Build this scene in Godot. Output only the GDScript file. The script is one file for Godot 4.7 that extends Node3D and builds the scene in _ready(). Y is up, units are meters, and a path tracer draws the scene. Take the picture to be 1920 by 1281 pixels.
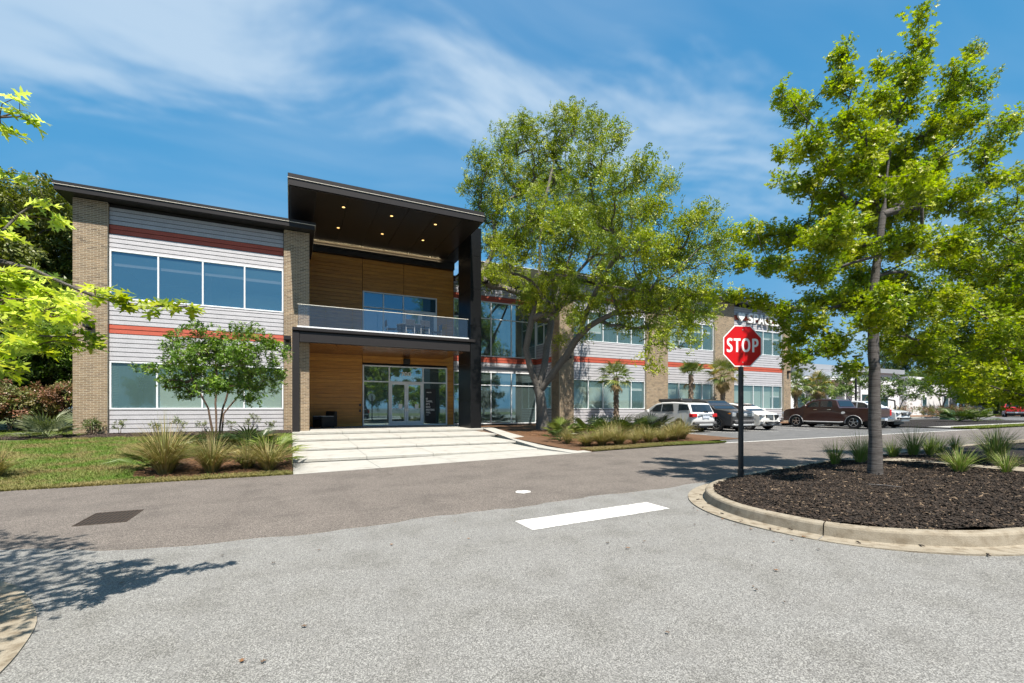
extends Node3D
# World: x runs along the office facade to the right, -z goes into the building, y is up, metres.
# The photographer stands at the origin with the lens 1.6 m above the driveway.

var rng := RandomNumberGenerator.new()
var taken := {}
var M := {}
var bld: Node3D


# ---------- mesh collector ----------
class MB:
	var v := PackedVector3Array()
	var n := PackedVector3Array()
	var c := PackedColorArray()
	var col := Color(1, 1, 1)
	var tinted := false

	func tri(a: Vector3, b: Vector3, d: Vector3, na: Vector3, nb: Vector3, nd: Vector3) -> void:
		if (b - a).cross(d - a).dot(na + nb + nd) > 0.0:
			v.append(a); v.append(d); v.append(b)
			n.append(na); n.append(nd); n.append(nb)
		else:
			v.append(a); v.append(b); v.append(d)
			n.append(na); n.append(nb); n.append(nd)
		if tinted:
			c.append(col); c.append(col); c.append(col)

	func flat(a: Vector3, b: Vector3, d: Vector3) -> void:   # counter-clockwise seen from outside
		var m := (b - a).cross(d - a).normalized()
		tri(a, b, d, m, m, m)

	func quad(a: Vector3, b: Vector3, d: Vector3, e: Vector3) -> void:
		var m := (d - a).cross(e - b).normalized()
		tri(a, b, d, m, m, m)
		tri(a, d, e, m, m, m)

	func face(a: Vector3, b: Vector3, d: Vector3, e: Vector3, out: Vector3) -> void:
		var m := (d - a).cross(e - b).normalized()
		if m.dot(out) < 0.0:
			m = -m
		tri(a, b, d, m, m, m)
		tri(a, d, e, m, m, m)

	func box(lo: Vector3, hi: Vector3) -> void:
		obox(Transform3D(Basis(), (lo + hi) / 2.0), hi - lo)

	func obox(t: Transform3D, s: Vector3) -> void:
		var p := []
		for i in 8:
			p.append(t * Vector3(s.x * (0.5 if i & 1 else -0.5), s.y * (0.5 if i & 2 else -0.5), s.z * (0.5 if i & 4 else -0.5)))
		for f in [[0, 1, 3, 2, 2, -1], [4, 5, 7, 6, 2, 1], [0, 2, 6, 4, 0, -1], [1, 3, 7, 5, 0, 1], [0, 1, 5, 4, 1, -1], [2, 3, 7, 6, 1, 1]]:
			face(p[f[0]], p[f[1]], p[f[2]], p[f[3]], t.basis[f[4]] * f[5])

	func bevelled(lo: Vector3, hi: Vector3, b: float) -> void:
		# a box with its edges chamfered by b
		var m := (lo + hi) / 2.0
		var h := (hi - lo) / 2.0
		b = minf(b, minf(h.x, minf(h.y, h.z)) * 0.9)
		for ax in 3:
			var i := (ax + 1) % 3
			var j := (ax + 2) % 3
			for s in [-1.0, 1.0]:
				var q := []
				for k in [[-1, -1], [1, -1], [1, 1], [-1, 1]]:
					var w := Vector3()
					w[ax] = h[ax] * s
					w[i] = (h[i] - b) * k[0]
					w[j] = (h[j] - b) * k[1]
					q.append(m + w)
				var o := Vector3()
				o[ax] = s
				face(q[0], q[1], q[2], q[3], o)
			for s in [-1.0, 1.0]:
				for u in [-1.0, 1.0]:
					var q := []
					for k in [[-1, 0], [1, 0], [1, 1], [-1, 1]]:
						var w := Vector3()
						w[ax] = (h[ax] - b) * k[0]
						w[i] = (h[i] - (b if k[1] else 0.0)) * s
						w[j] = (h[j] - (0.0 if k[1] else b)) * u
						q.append(m + w)
					var o := Vector3()
					o[i] = s
					o[j] = u
					face(q[0], q[1], q[2], q[3], o)
		for s in 8:
			var g := Vector3(1 if s & 1 else -1, 1 if s & 2 else -1, 1 if s & 4 else -1)
			var q := []
			for ax in 3:
				var w := (h - Vector3(b, b, b)) * g
				w[ax] = h[ax] * g[ax]
				q.append(m + w)
			var nn := g.normalized()
			tri(q[0], q[1], q[2], nn, nn, nn)

	func tube(p: PackedVector3Array, r: PackedFloat32Array, sides := 6, capped := false) -> void:
		var rings := []
		var x := Vector3.RIGHT
		for i in p.size():
			var d := (p[mini(i + 1, p.size() - 1)] - p[maxi(i - 1, 0)]).normalized()
			x = (x - d * x.dot(d))
			if x.length() < 0.05:
				x = d.cross(Vector3.UP if absf(d.y) < 0.9 else Vector3.FORWARD)
			x = x.normalized()
			var y := d.cross(x)
			var ring := PackedVector3Array()
			for k in sides + 1:
				var a := TAU * k / sides
				ring.append(x * cos(a) + y * sin(a))
			rings.append(ring)
		for i in p.size() - 1:
			for k in sides:
				var a: Vector3 = rings[i][k]
				var b: Vector3 = rings[i][k + 1]
				var d: Vector3 = rings[i + 1][k + 1]
				var e: Vector3 = rings[i + 1][k]
				tri(p[i] + a * r[i], p[i] + b * r[i], p[i + 1] + d * r[i + 1], a, b, d)
				tri(p[i] + a * r[i], p[i + 1] + d * r[i + 1], p[i + 1] + e * r[i + 1], a, d, e)
		if capped:
			for s in [0, p.size() - 1]:
				var o: Vector3 = (p[0] - p[1] if s == 0 else p[s] - p[s - 1]).normalized()
				for k in sides:
					tri(p[s], p[s] + rings[s][k] * r[s], p[s] + rings[s][k + 1] * r[s], o, o, o)

	func lathe(prof: Array, t: Transform3D, sides := 20) -> void:
		# prof: [radius, height] pairs about the local y axis
		for i in prof.size() - 1:
			var r0: float = prof[i][0]
			var y0: float = prof[i][1]
			var r1: float = prof[i + 1][0]
			var y1: float = prof[i + 1][1]
			var nr := y1 - y0
			var ny := r0 - r1
			for k in sides:
				var a := TAU * k / sides
				var b := TAU * (k + 1) / sides
				var na := t.basis * Vector3(cos(a) * nr, ny, sin(a) * nr).normalized()
				var nb := t.basis * Vector3(cos(b) * nr, ny, sin(b) * nr).normalized()
				var p0 := t * Vector3(cos(a) * r0, y0, sin(a) * r0)
				var p1 := t * Vector3(cos(b) * r0, y0, sin(b) * r0)
				var p2 := t * Vector3(cos(b) * r1, y1, sin(b) * r1)
				var p3 := t * Vector3(cos(a) * r1, y1, sin(a) * r1)
				if r0 > 0.0001:
					tri(p0, p1, p2, na, nb, nb)
				if r1 > 0.0001:
					tri(p0, p2, p3, na, nb, na)

	func sheet(outline: PackedVector2Array, top: Callable) -> void:
		# a horizontal polygon (x, z), its height from top(x, z)
		var ix := Geometry2D.triangulate_polygon(outline)
		for k in range(0, ix.size(), 3):
			var q := []
			for j in 3:
				var w := outline[ix[k + j]]
				q.append(Vector3(w.x, top.call(w.x, w.y), w.y))
			tri(q[0], q[1], q[2], Vector3.UP, Vector3.UP, Vector3.UP)

	func grid(xs: Array, zs: Array, top: Callable) -> void:
		for i in xs.size() - 1:
			for j in zs.size() - 1:
				var q := []
				for k in [[0, 0], [1, 0], [1, 1], [0, 1]]:
					var x: float = xs[i + k[0]]
					var z: float = zs[j + k[1]]
					q.append(Vector3(x, top.call(x, z), z))
				face(q[0], q[1], q[2], q[3], Vector3.UP)

	func mesh() -> ArrayMesh:
		var a := []
		a.resize(Mesh.ARRAY_MAX)
		a[Mesh.ARRAY_VERTEX] = v
		a[Mesh.ARRAY_NORMAL] = n
		if tinted:
			a[Mesh.ARRAY_COLOR] = c
		var m := ArrayMesh.new()
		m.add_surface_from_arrays(Mesh.PRIMITIVE_TRIANGLES, a)
		return m


# ---------- scene tree helpers ----------
func numbered(called: String) -> String:
	var k: int = taken.get(called, 0)
	taken[called] = k + 1
	return called if k == 0 else "%s_%03d" % [called, k]


func tag(o: Node, label: String, category: String, group := "") -> Node:
	o.set_meta("label", label)
	o.set_meta("category", category)
	if group:
		o.set_meta("group", group)
	return o


func thing(called: String, label: String, category: String, at := Vector3.ZERO, turn := 0.0, group := "") -> Node3D:
	var o := Node3D.new()
	o.name = numbered(called)
	add_child(o)
	o.position = at
	o.rotation.y = turn
	tag(o, label, category, group)
	return o


func part(parent: Node, called: String, mesh: Mesh, m: Material, t := Transform3D()) -> MeshInstance3D:
	var o := MeshInstance3D.new()
	o.name = called
	o.mesh = mesh
	o.material_override = m
	o.transform = t
	parent.add_child(o, true)
	return o


func holder(parent: Node, called: String, t := Transform3D()) -> Node3D:
	var o := Node3D.new()
	o.name = called
	o.transform = t
	parent.add_child(o, true)
	return o


func single(called: String, mesh: Mesh, m: Material, label: String, category: String, group := "") -> MeshInstance3D:
	var o := part(self, numbered(called), mesh, m)
	tag(o, label, category, group)
	return o


func structure(called: String, mesh: Mesh, m: Material) -> MeshInstance3D:
	var o := part(self, numbered(called), mesh, m)
	o.set_meta("kind", "structure")
	return o


func boxpart(parent: Node, called: String, lo: Vector3, hi: Vector3, m: Material, bevel := 0.0) -> MeshInstance3D:
	var b := MB.new()
	if bevel > 0.0:
		b.bevelled(lo, hi, bevel)
	else:
		b.box(lo, hi)
	return part(parent, called, b.mesh(), m)


func copy(o: Node3D, label: String, at: Vector3, turn := 0.0, size := 1.0) -> Node3D:
	var base := String(o.name)
	if base.length() > 4 and base[-4] == "_" and base.right(3).is_valid_int():
		base = base.left(-4)
	var d := o.duplicate() as Node3D
	d.name = numbered(base)
	add_child(d)
	d.position = at
	d.rotation.y = turn
	d.scale = Vector3.ONE * size
	d.set_meta("label", label)
	return d


func scatter(parent: Node, called: String, mesh: Mesh, m: Material, where: Array, tints := []) -> MultiMeshInstance3D:
	var mm := MultiMesh.new()
	mm.transform_format = MultiMesh.TRANSFORM_3D
	mm.use_colors = tints.size() > 0
	mm.mesh = mesh
	mm.instance_count = where.size()
	for i in where.size():
		mm.set_instance_transform(i, where[i])
		if tints.size():
			mm.set_instance_color(i, tints[i])
	var o := MultiMeshInstance3D.new()
	o.name = called
	o.multimesh = mm
	o.material_override = m
	parent.add_child(o, true)
	return o


func rnd(a: float, b: float) -> float:
	return rng.randf_range(a, b)


func rdir() -> Vector3:
	var y := rnd(-1, 1)
	var a := rnd(0, TAU)
	var r := sqrt(1.0 - y * y)
	return Vector3(cos(a) * r, y, sin(a) * r)


# ---------- textures and materials ----------
func lin(r: float, g: float, b: float) -> Color:
	return Color(r, g, b).linear_to_srgb()


func noise_bytes(size: int, freq: float, octaves: int, s: int, kind := FastNoiseLite.TYPE_SIMPLEX_SMOOTH, sx := 1.0) -> PackedByteArray:
	var f := FastNoiseLite.new()
	f.noise_type = kind
	f.seed = s
	f.frequency = freq
	f.fractal_octaves = octaves
	f.fractal_type = FastNoiseLite.FRACTAL_FBM if octaves > 1 else FastNoiseLite.FRACTAL_NONE
	f.cellular_return_type = FastNoiseLite.RETURN_CELL_VALUE if kind == FastNoiseLite.TYPE_CELLULAR else FastNoiseLite.RETURN_DISTANCE
	var im: Image
	if sx != 1.0:
		im = f.get_seamless_image(int(size / sx), size)
		im.resize(size, size, Image.INTERPOLATE_CUBIC)
	else:
		im = f.get_seamless_image(size, size)
	im.convert(Image.FORMAT_L8)
	return im.get_data()


func ramp_tex(size: int, bytes: PackedByteArray, stops: Array) -> ImageTexture:
	# stops: [position 0..1, linear colour]; written as sRGB
	var lut := PackedByteArray()
	lut.resize(768)
	for i in 256:
		var t := i / 255.0
		var a: Array = stops[0]
		var b: Array = stops[-1]
		for k in stops.size() - 1:
			if t >= stops[k][0] and t <= stops[k + 1][0]:
				a = stops[k]
				b = stops[k + 1]
				break
		var c: Color = (a[1] as Color).lerp(b[1], clampf((t - a[0]) / maxf(0.0001, b[0] - a[0]), 0, 1)).linear_to_srgb()
		lut[i * 3] = int(clampf(c.r, 0, 1) * 255)
		lut[i * 3 + 1] = int(clampf(c.g, 0, 1) * 255)
		lut[i * 3 + 2] = int(clampf(c.b, 0, 1) * 255)
	var d := PackedByteArray()
	d.resize(size * size * 3)
	var k := 0
	for b in bytes:
		var j := b * 3
		d[k] = lut[j]
		d[k + 1] = lut[j + 1]
		d[k + 2] = lut[j + 2]
		k += 3
	return ImageTexture.create_from_image(Image.create_from_data(size, size, false, Image.FORMAT_RGB8, d))


func grey(x: float) -> Color:
	return Color(x, x, x)


func mat(called: String, c: Color, rough := 0.8, metal := 0.0) -> StandardMaterial3D:
	var m := StandardMaterial3D.new()
	m.resource_name = called
	m.albedo_color = c.linear_to_srgb()
	m.roughness = rough
	m.metallic = metal
	M[called] = m
	return m


func grain(m: StandardMaterial3D, t: Texture2D, metres: float, bump: Texture2D = null, depth := 0.0, world := true) -> StandardMaterial3D:
	m.albedo_texture = t
	m.uv1_triplanar = true
	m.uv1_world_triplanar = world
	m.uv1_scale = Vector3.ONE / metres
	if bump:
		m.heightmap_enabled = true
		m.heightmap_texture = bump
		m.heightmap_scale = depth
	return m


func layer(m: StandardMaterial3D, t: Texture2D, metres: float, world := true) -> StandardMaterial3D:
	m.detail_enabled = true
	m.detail_albedo = t
	m.detail_blend_mode = BaseMaterial3D.BLEND_MODE_MUL
	m.detail_uv_layer = BaseMaterial3D.DETAIL_UV_2
	m.uv2_triplanar = true
	m.uv2_world_triplanar = world
	m.uv2_scale = Vector3.ONE / metres
	return m


# the driveway climbs gently to the right, then levels out
func slope(x: float) -> float:
	if x <= 0.0:
		return 0.0
	if x < 12.0:
		return 0.02 * x - 0.004 * minf(x, 1.0)
	return 0.236 + 0.004 * (minf(x, 60.0) - 12.0)


func ground_at(x: float, z: float) -> float:
	return slope(x)


func cloud_cover(x: float, z: float) -> float:
	# cirrus drawn out along one wind direction, in bands, over a thin uneven veil
	var a := x * 0.982 + z * 0.187
	var b := -x * 0.187 + z * 0.982
	var q := n_warp.get_noise_2d(a * 0.9, b * 0.9)
	var bb := b + q * 0.13
	var ridge := cos((bb + 1.14) * TAU / 1.05)
	var patch := n_patch.get_noise_2d(a * 0.8, bb * 1.1)
	var fib := n_fib.get_noise_2d(a * 1.3, bb * 6.5)
	var fine := n_fib.get_noise_2d(a * 7.0 + 31.0, bb * 15.0)
	var haze := n_veil.get_noise_2d(a * 0.7 + 7.0, b * 0.9)
	var cover := smoothstep(0.15, 1.15, ridge * 0.5 + patch * 1.5 + fib * 0.32 + fine * 0.22 + 0.12) * 0.82
	cover += smoothstep(-0.5, 0.7, haze + fib * 0.3) * 0.40
	return clampf(cover, 0.0, 0.92)


func cloud_noise(s: int) -> void:
	for k in 4:
		var f := FastNoiseLite.new()
		f.noise_type = FastNoiseLite.TYPE_SIMPLEX_SMOOTH
		f.seed = s * 10 + k
		f.frequency = [1.0, 0.55, 1.0, 0.5][k]
		f.fractal_octaves = [2, 3, 5, 3][k]
		match k:
			0: n_warp = f
			1: n_patch = f
			2: n_fib = f
			3: n_veil = f


var n_warp: FastNoiseLite
var n_patch: FastNoiseLite
var n_fib: FastNoiseLite
var n_veil: FastNoiseLite


func make_sky() -> void:
	var w := 2048
	var h := 1024
	var im := Image.create(w, h, false, Image.FORMAT_RGBF)
	cloud_noise(355)
	var top := Color(0.026, 0.128, 0.280)
	var mid := Color(0.045, 0.178, 0.335)
	var low := Color(0.125, 0.245, 0.365)
	var cloud := Color(0.34, 0.405, 0.465)
	for j in h / 2:
		var el := PI / 2.0 * (1.0 - (j + 0.5) / (h / 2.0))
		var y := sin(el)
		var r := cos(el)
		var base := low.lerp(mid, smoothstep(0.0, 0.32, y)).lerp(top, smoothstep(0.3, 0.85, y))
		var k := 1.0 / (y + 0.16)
		for i in w:
			var az := TAU * (i + 0.5) / w
			# column 0 looks to -z, the middle to +z
			var x := sin(az) * r * k
			var z := -cos(az) * r * k
			var cover := cloud_cover(x, z) * lerpf(0.42, 0.72, smoothstep(0.12, 0.5, y))
			im.set_pixel(i, j, base.lerp(cloud, cover))
	for j in range(h / 2, h):
		for i in range(0, w, 1):
			im.set_pixel(i, j, Color(0.16, 0.17, 0.17))
	var sm := PanoramaSkyMaterial.new()
	sm.panorama = ImageTexture.create_from_image(im)
	sm.energy_multiplier = 1.0
	var sky := Sky.new()
	sky.sky_material = sm
	var env := Environment.new()
	env.background_mode = Environment.BG_SKY
	env.sky = sky
	env.tonemap_mode = Environment.TONE_MAPPER_LINEAR
	env.tonemap_exposure = 2.08
	env.sdfgi_enabled = true
	env.ssao_enabled = true
	env.ssil_enabled = true
	var we := WorldEnvironment.new()
	we.name = "world_environment"
	we.environment = env
	add_child(we)


func make_camera_and_light() -> void:
	var cam := Camera3D.new()
	cam.name = "camera"
	cam.projection = Camera3D.PROJECTION_FRUSTUM
	cam.near = 0.1
	cam.far = 900.0
	cam.size = 0.1 * 1281.0 / 850.0
	cam.frustum_offset = Vector2(0, 0.1 * 125.5 / 850.0)
	cam.position = Vector3(0, 1.6, 0)
	cam.rotation.y = -deg_to_rad(26.0)
	cam.current = true
	add_child(cam)
	make_sky()
	var sun := DirectionalLight3D.new()
	sun.name = "sun"
	sun.light_energy = 1.6
	sun.light_color = Color(1.0, 0.965, 0.91)
	sun.light_angular_distance = 0.53
	sun.shadow_enabled = true
	sun.look_at_from_position(Vector3.ZERO, Vector3(0.045, -1.0, -0.53))
	add_child(sun)


func make_materials() -> void:
	var fine := noise_bytes(512, 0.05, 4, 3)
	var blotch := noise_bytes(512, 0.012, 5, 8)
	var stones := noise_bytes(1024, 0.22, 1, 11, FastNoiseLite.TYPE_CELLULAR)
	var speck := noise_bytes(1024, 0.35, 2, 14)
	var lines := noise_bytes(512, 0.02, 4, 17, FastNoiseLite.TYPE_SIMPLEX_SMOOTH, 14.0)
	var mixed := PackedByteArray()
	mixed.resize(stones.size())
	for i in stones.size():
		mixed[i] = (stones[i] * 3 + speck[i] * 2) / 5
	var T_fine := ramp_tex(512, fine, [[0.0, grey(0.62)], [0.5, grey(0.84)], [1.0, grey(1.0)]])
	var T_blotch := ramp_tex(512, blotch, [[0.0, grey(0.66)], [0.45, grey(0.88)], [1.0, grey(1.0)]])
	var T_soft := ramp_tex(512, blotch, [[0.0, grey(0.86)], [1.0, grey(1.0)]])
	var H_fine := ramp_tex(512, fine, [[0.0, grey(0.0)], [1.0, grey(1.0)]])
	var H_stones := ramp_tex(1024, mixed, [[0.0, grey(0.0)], [1.0, grey(1.0)]])
	var T_stain := ramp_tex(512, blotch, [[0.0, Color(0.74, 0.70, 0.66)], [0.35, Color(0.93, 0.92, 0.90)], [1.0, grey(1.0)]])
	var T_dirt := ramp_tex(512, noise_bytes(512, 0.02, 5, 71), [[0.15, Color(0.58, 0.53, 0.47)], [0.42, Color(0.86, 0.84, 0.81)], [0.65, grey(1.0)]])
	var T_worn := ramp_tex(1024, mixed, [[0.2, Color(0.30, 0.30, 0.30)], [0.33, Color(0.80, 0.80, 0.79)], [0.42, grey(1.0)]])
	# asphalt
	var gravel := ramp_tex(1024, mixed, [[0.18, Color(0.070, 0.069, 0.066)], [0.42, Color(0.138, 0.138, 0.134)], [0.6, Color(0.190, 0.190, 0.186)], [0.85, Color(0.33, 0.33, 0.315)]])
	var m := grain(mat("grey_asphalt", grey(1.0), 0.93), gravel, 1.45, H_stones, 0.3)
	layer(m, ramp_tex(512, noise_bytes(512, 0.010, 6, 91), [[0.1, Color(0.84, 0.835, 0.82)], [0.38, Color(0.955, 0.95, 0.945)], [0.6, grey(1.0)]]), 4.3)
	var brown := ramp_tex(1024, mixed, [[0.18, Color(0.048, 0.041, 0.037)], [0.45, Color(0.102, 0.087, 0.077)], [0.62, Color(0.150, 0.130, 0.116)], [0.85, Color(0.30, 0.27, 0.24)]])
	m = grain(mat("brown_asphalt", grey(1.0), 0.93), brown, 1.7, H_stones, 0.25)
	layer(m, T_blotch, 7.1)
	var lot := ramp_tex(1024, mixed, [[0.2, grey(0.05)], [0.5, Color(0.105, 0.108, 0.112)], [0.85, grey(0.20)]])
	m = grain(mat("lot_asphalt", grey(1.0), 0.93), lot, 2.3, H_stones, 0.2)
	layer(m, T_blotch, 6.1)
	layer(grain(mat("concrete", Color(0.42, 0.418, 0.395), 0.88), T_fine, 0.9, H_fine, 0.12), T_stain, 3.7)
	layer(grain(mat("kerb_concrete", Color(0.30, 0.265, 0.208), 0.92), T_fine, 0.45, H_fine, 0.4), T_dirt, 1.7)
	layer(grain(mat("road_paint", Color(0.66, 0.665, 0.66), 0.8), T_worn, 1.45, H_stones, 0.25), T_stain, 1.1)
	layer(grain(mat("soil", Color(0.085, 0.10, 0.032), 1.0), T_fine, 0.8, H_fine, 2.0), T_blotch, 5.0)
	layer(grain(mat("lawn_soil", Color(0.12, 0.145, 0.035), 1.0), T_fine, 0.5, H_fine, 2.0), T_blotch, 2.7)
	layer(grain(mat("mulch_soil", Color(0.022, 0.015, 0.011), 1.0), T_fine, 0.3, H_fine, 4.0), T_blotch, 2.0)
	layer(grain(mat("pine_straw", Color(0.20, 0.105, 0.052), 1.0), T_fine, 0.25, H_fine, 3.0), T_blotch, 1.5)
	# masonry and cladding
	layer(grain(mat("brick", grey(1.0), 0.9), T_fine, 0.35, H_fine, 0.15), T_soft, 2.0)
	M.brick.vertex_color_use_as_albedo = true
	for k in 4:
		var t: Color = [Color(0.275, 0.198, 0.122), Color(0.315, 0.228, 0.142), Color(0.245, 0.178, 0.116), Color(0.290, 0.215, 0.136)][k]
		layer(grain(mat("brick_%d" % k, t, 0.9), T_fine, 0.35, H_fine, 0.15), T_soft, 2.0)
	grain(mat("mortar", Color(0.62, 0.56, 0.45), 0.95), T_fine, 0.4)
	layer(grain(mat("siding", Color(0.465, 0.465, 0.50), 0.62), T_fine, 1.4), T_soft, 3.1)
	layer(grain(mat("red_siding", Color(0.47, 0.086, 0.046), 0.6), T_fine, 1.4), T_soft, 3.1)
	var wood_t := ramp_tex(512, lines, [[0.15, Color(0.74, 0.70, 0.66)], [0.5, Color(0.90, 0.885, 0.86)], [0.9, grey(1.0)]])
	for k in 4:
		var t: Color = [Color(0.50, 0.225, 0.034), Color(0.46, 0.202, 0.029), Color(0.53, 0.245, 0.039), Color(0.475, 0.212, 0.032)][k]
		m = layer(grain(mat("plank_%d" % k, t, 0.5), wood_t, 1.6), T_soft, 1.9)
		m.uv1_offset = Vector3(0.37 * k, 0.21 * k, 0)
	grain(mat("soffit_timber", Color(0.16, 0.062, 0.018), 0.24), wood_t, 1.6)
	grain(mat("dark_metal", Color(0.024, 0.023, 0.024), 0.42), T_soft, 1.2)
	grain(mat("fascia_metal", Color(0.023, 0.021, 0.022), 0.45), T_soft, 1.2)
	layer(grain(mat("steel_cladding", Color(0.012, 0.0125, 0.014), 0.30, 0.0), T_blotch, 1.1), T_blotch, 0.5)
	M.steel_cladding.metallic_specular = 0.3
	M.dark_metal.metallic_specular = 0.35
	M.fascia_metal.metallic_specular = 0.35
	grain(mat("soffit_metal", Color(0.024, 0.020, 0.018), 0.28), T_soft, 1.5)
	mat("flashing", Color(0.62, 0.60, 0.54), 0.4)
	mat("window_frame", Color(0.66, 0.69, 0.72), 0.38, 0.0)
	mat("louvre", Color(0.42, 0.43, 0.44), 0.45)
	mat("backing", Color(0.012, 0.012, 0.013), 0.9)
	grain(mat("interior_wall", Color(0.34, 0.35, 0.35), 0.9), T_soft, 2.0)
	mat("interior_floor", Color(0.12, 0.115, 0.11), 0.8)
	mat("interior_ceiling", Color(0.55, 0.55, 0.55), 0.9)
	mat("blind", Color(0.40, 0.48, 0.42), 0.85)
	mat("white_plastic", Color(0.72, 0.72, 0.70), 0.5)
	mat("black_plastic", Color(0.012, 0.012, 0.013), 0.45)
	mat("rubber", Color(0.014, 0.014, 0.015), 0.85)
	mat("chrome", Color(0.62, 0.63, 0.64), 0.16, 1.0)
	mat("alloy", Color(0.45, 0.46, 0.47), 0.3, 0.9)
	var g := mat("tinted_glass", Color(0.115, 0.285, 0.41), 0.012, 0.72)
	g.transparency = BaseMaterial3D.TRANSPARENCY_ALPHA
	g.albedo_color.a = 0.03
	g = mat("blind_glass", Color(0.20, 0.35, 0.35), 0.012, 0.42)
	g.transparency = BaseMaterial3D.TRANSPARENCY_ALPHA
	g.albedo_color.a = 0.04
	g = mat("clear_glass", Color(0.33, 0.46, 0.47), 0.01, 0.84)
	g.transparency = BaseMaterial3D.TRANSPARENCY_ALPHA
	g.albedo_color.a = 0.02
	g = mat("rail_glass", Color(0.10, 0.16, 0.26), 0.012, 0.12)
	g.transparency = BaseMaterial3D.TRANSPARENCY_ALPHA
	g.albedo_color.a = 0.05
	mat("car_glass", Color(0.012, 0.018, 0.024), 0.03).metallic_specular = 0.7
	mat("downlight", Color(0.9, 0.85, 0.7), 0.5)
	M.downlight.emission_enabled = true
	M.downlight.emission = Color(1.0, 0.78, 0.45)
	M.downlight.emission_energy_multiplier = 1.2
	mat("cove_strip", Color(0.9, 0.86, 0.74), 0.5)
	M.cove_strip.emission_enabled = true
	M.cove_strip.emission = Color(1.0, 0.90, 0.70)
	M.cove_strip.emission_energy_multiplier = 1.5
	# bark
	var T_bark := ramp_tex(512, fine, [[0.25, Color(0.22, 0.20, 0.18)], [0.5, Color(0.70, 0.69, 0.67)], [0.75, grey(1.0)]])
	var bark_t := ramp_tex(512, lines, [[0.2, Color(0.40, 0.38, 0.36)], [0.5, Color(0.75, 0.73, 0.70)], [0.85, grey(1.0)]])
	layer(grain(mat("oak_bark", Color(0.235, 0.218, 0.200), 0.95), T_bark, 0.9, H_fine, 4.0), T_blotch, 0.5)
	layer(grain(mat("grey_bark", Color(0.135, 0.126, 0.125), 0.95), bark_t, 0.30, H_fine, 1.2), T_blotch, 0.4)
	grain(mat("twig_bark", Color(0.13, 0.085, 0.06), 0.9), T_fine, 0.2)
	grain(mat("palm_bark", Color(0.22, 0.165, 0.12), 0.95), T_fine, 0.15, H_fine, 2.0)


func leaf_mat(called: String, c: Color, back: Color, rough := 0.5) -> StandardMaterial3D:
	var m := mat(called, c, rough)
	m.vertex_color_use_as_albedo = true
	m.backlight_enabled = true
	m.backlight = back
	m.cull_mode = BaseMaterial3D.CULL_DISABLED
	return m


func wavy(x: float, s: float) -> float:
	return 0.05 * sin(x * 2.3 + s) + 0.03 * sin(x * 6.1 + s * 2.0) + 0.018 * sin(x * 14.7 + s)


func lawn_top(x: float, z: float) -> float:
	var k := clampf((-z - 12.15) / 10.55, 0.0, 1.0)
	return lerpf(slope(x), 0.60, k)


func bed_top(x: float, z: float) -> float:
	var k := clampf((-z - 12.9) / 10.5, 0.0, 1.0)
	return lerpf(slope(x) + 0.03, 0.52, k)


func spread(a: float, b: float, step: float) -> Array:
	var n := maxi(1, int(ceil(absf(b - a) / step)))
	var out := []
	for i in n + 1:
		out.append(lerpf(a, b, float(i) / n))
	return out


func curve_path(pts: Array, step: float) -> PackedVector2Array:
	var out := PackedVector2Array()
	for i in pts.size() - 1:
		var p0: Vector2 = pts[maxi(i - 1, 0)]
		var p1: Vector2 = pts[i]
		var p2: Vector2 = pts[i + 1]
		var p3: Vector2 = pts[mini(i + 2, pts.size() - 1)]
		var n := maxi(1, int(p1.distance_to(p2) / step))
		if p1.distance_to(p2) > 3.5:
			for k in n:
				out.append(p1.lerp(p2, float(k) / n))
			continue
		for k in n:
			out.append(p1.cubic_interpolate(p2, p0, p3, float(k) / n))
	out.append(pts[-1])
	return out


func kerb_run(parent: Node, path: PackedVector2Array, inside: float, piece: float) -> PackedVector2Array:
	# path: foot of the kerb face as (x, z); inside: +1 when the bed lies to the left of travel, else -1. Returns the inner edge.
	var nrm := []
	for i in path.size():
		var d := (path[mini(i + 1, path.size() - 1)] - path[maxi(i - 1, 0)]).normalized()
		nrm.append(Vector2(d.y, -d.x) * inside)
	var prof := [[-0.25, -0.05], [-0.25, 0.014], [-0.02, 0.004], [0.0, 0.012], [0.018, 0.118], [0.03, 0.138], [0.055, 0.148], [0.14, 0.150], [0.158, 0.142], [0.165, 0.05]]
	var inner := PackedVector2Array()
	var ring := []
	for i in path.size():
		var row := []
		for q in prof:
			var w: Vector2 = path[i] + nrm[i] * q[0]
			row.append(Vector3(w.x, slope(w.x) + q[1] + 0.004 * sin(path[i].x * 3.0 + path[i].y * 2.0), w.y))
		ring.append(row)
		inner.append(path[i] + nrm[i] * 0.15)
	var start := 0
	var run := 0.0
	for i in range(1, path.size()):
		run += path[i].distance_to(path[i - 1])
		if run >= piece or i == path.size() - 1:
			var b := MB.new()
			var gap := 0.012
			for k in range(start, i):
				var r0: Array = ring[k]
				var r1: Array = ring[k + 1]
				var f0 := gap / path[k].distance_to(path[k + 1]) if k == start and start > 0 else 0.0
				for j in prof.size() - 1:
					var a: Vector3 = r0[j].lerp(r1[j], f0)
					var d: Vector3 = r0[j + 1].lerp(r1[j + 1], f0)
					var out := Vector3.UP
					if j == 0:
						out = Vector3(-nrm[k].x, 0.2, -nrm[k].y)
					elif j < 6 and j > 2:
						out = Vector3(-nrm[k].x, 0.3, -nrm[k].y)
					elif j == prof.size() - 2:
						out = Vector3(nrm[k].x, 0.2, nrm[k].y)
					b.face(a, r1[j], r1[j + 1], d, out)
			part(parent, "kerb_segment", b.mesh(), M.kerb_concrete)
			start = i
			run = 0.0
	return inner


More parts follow.
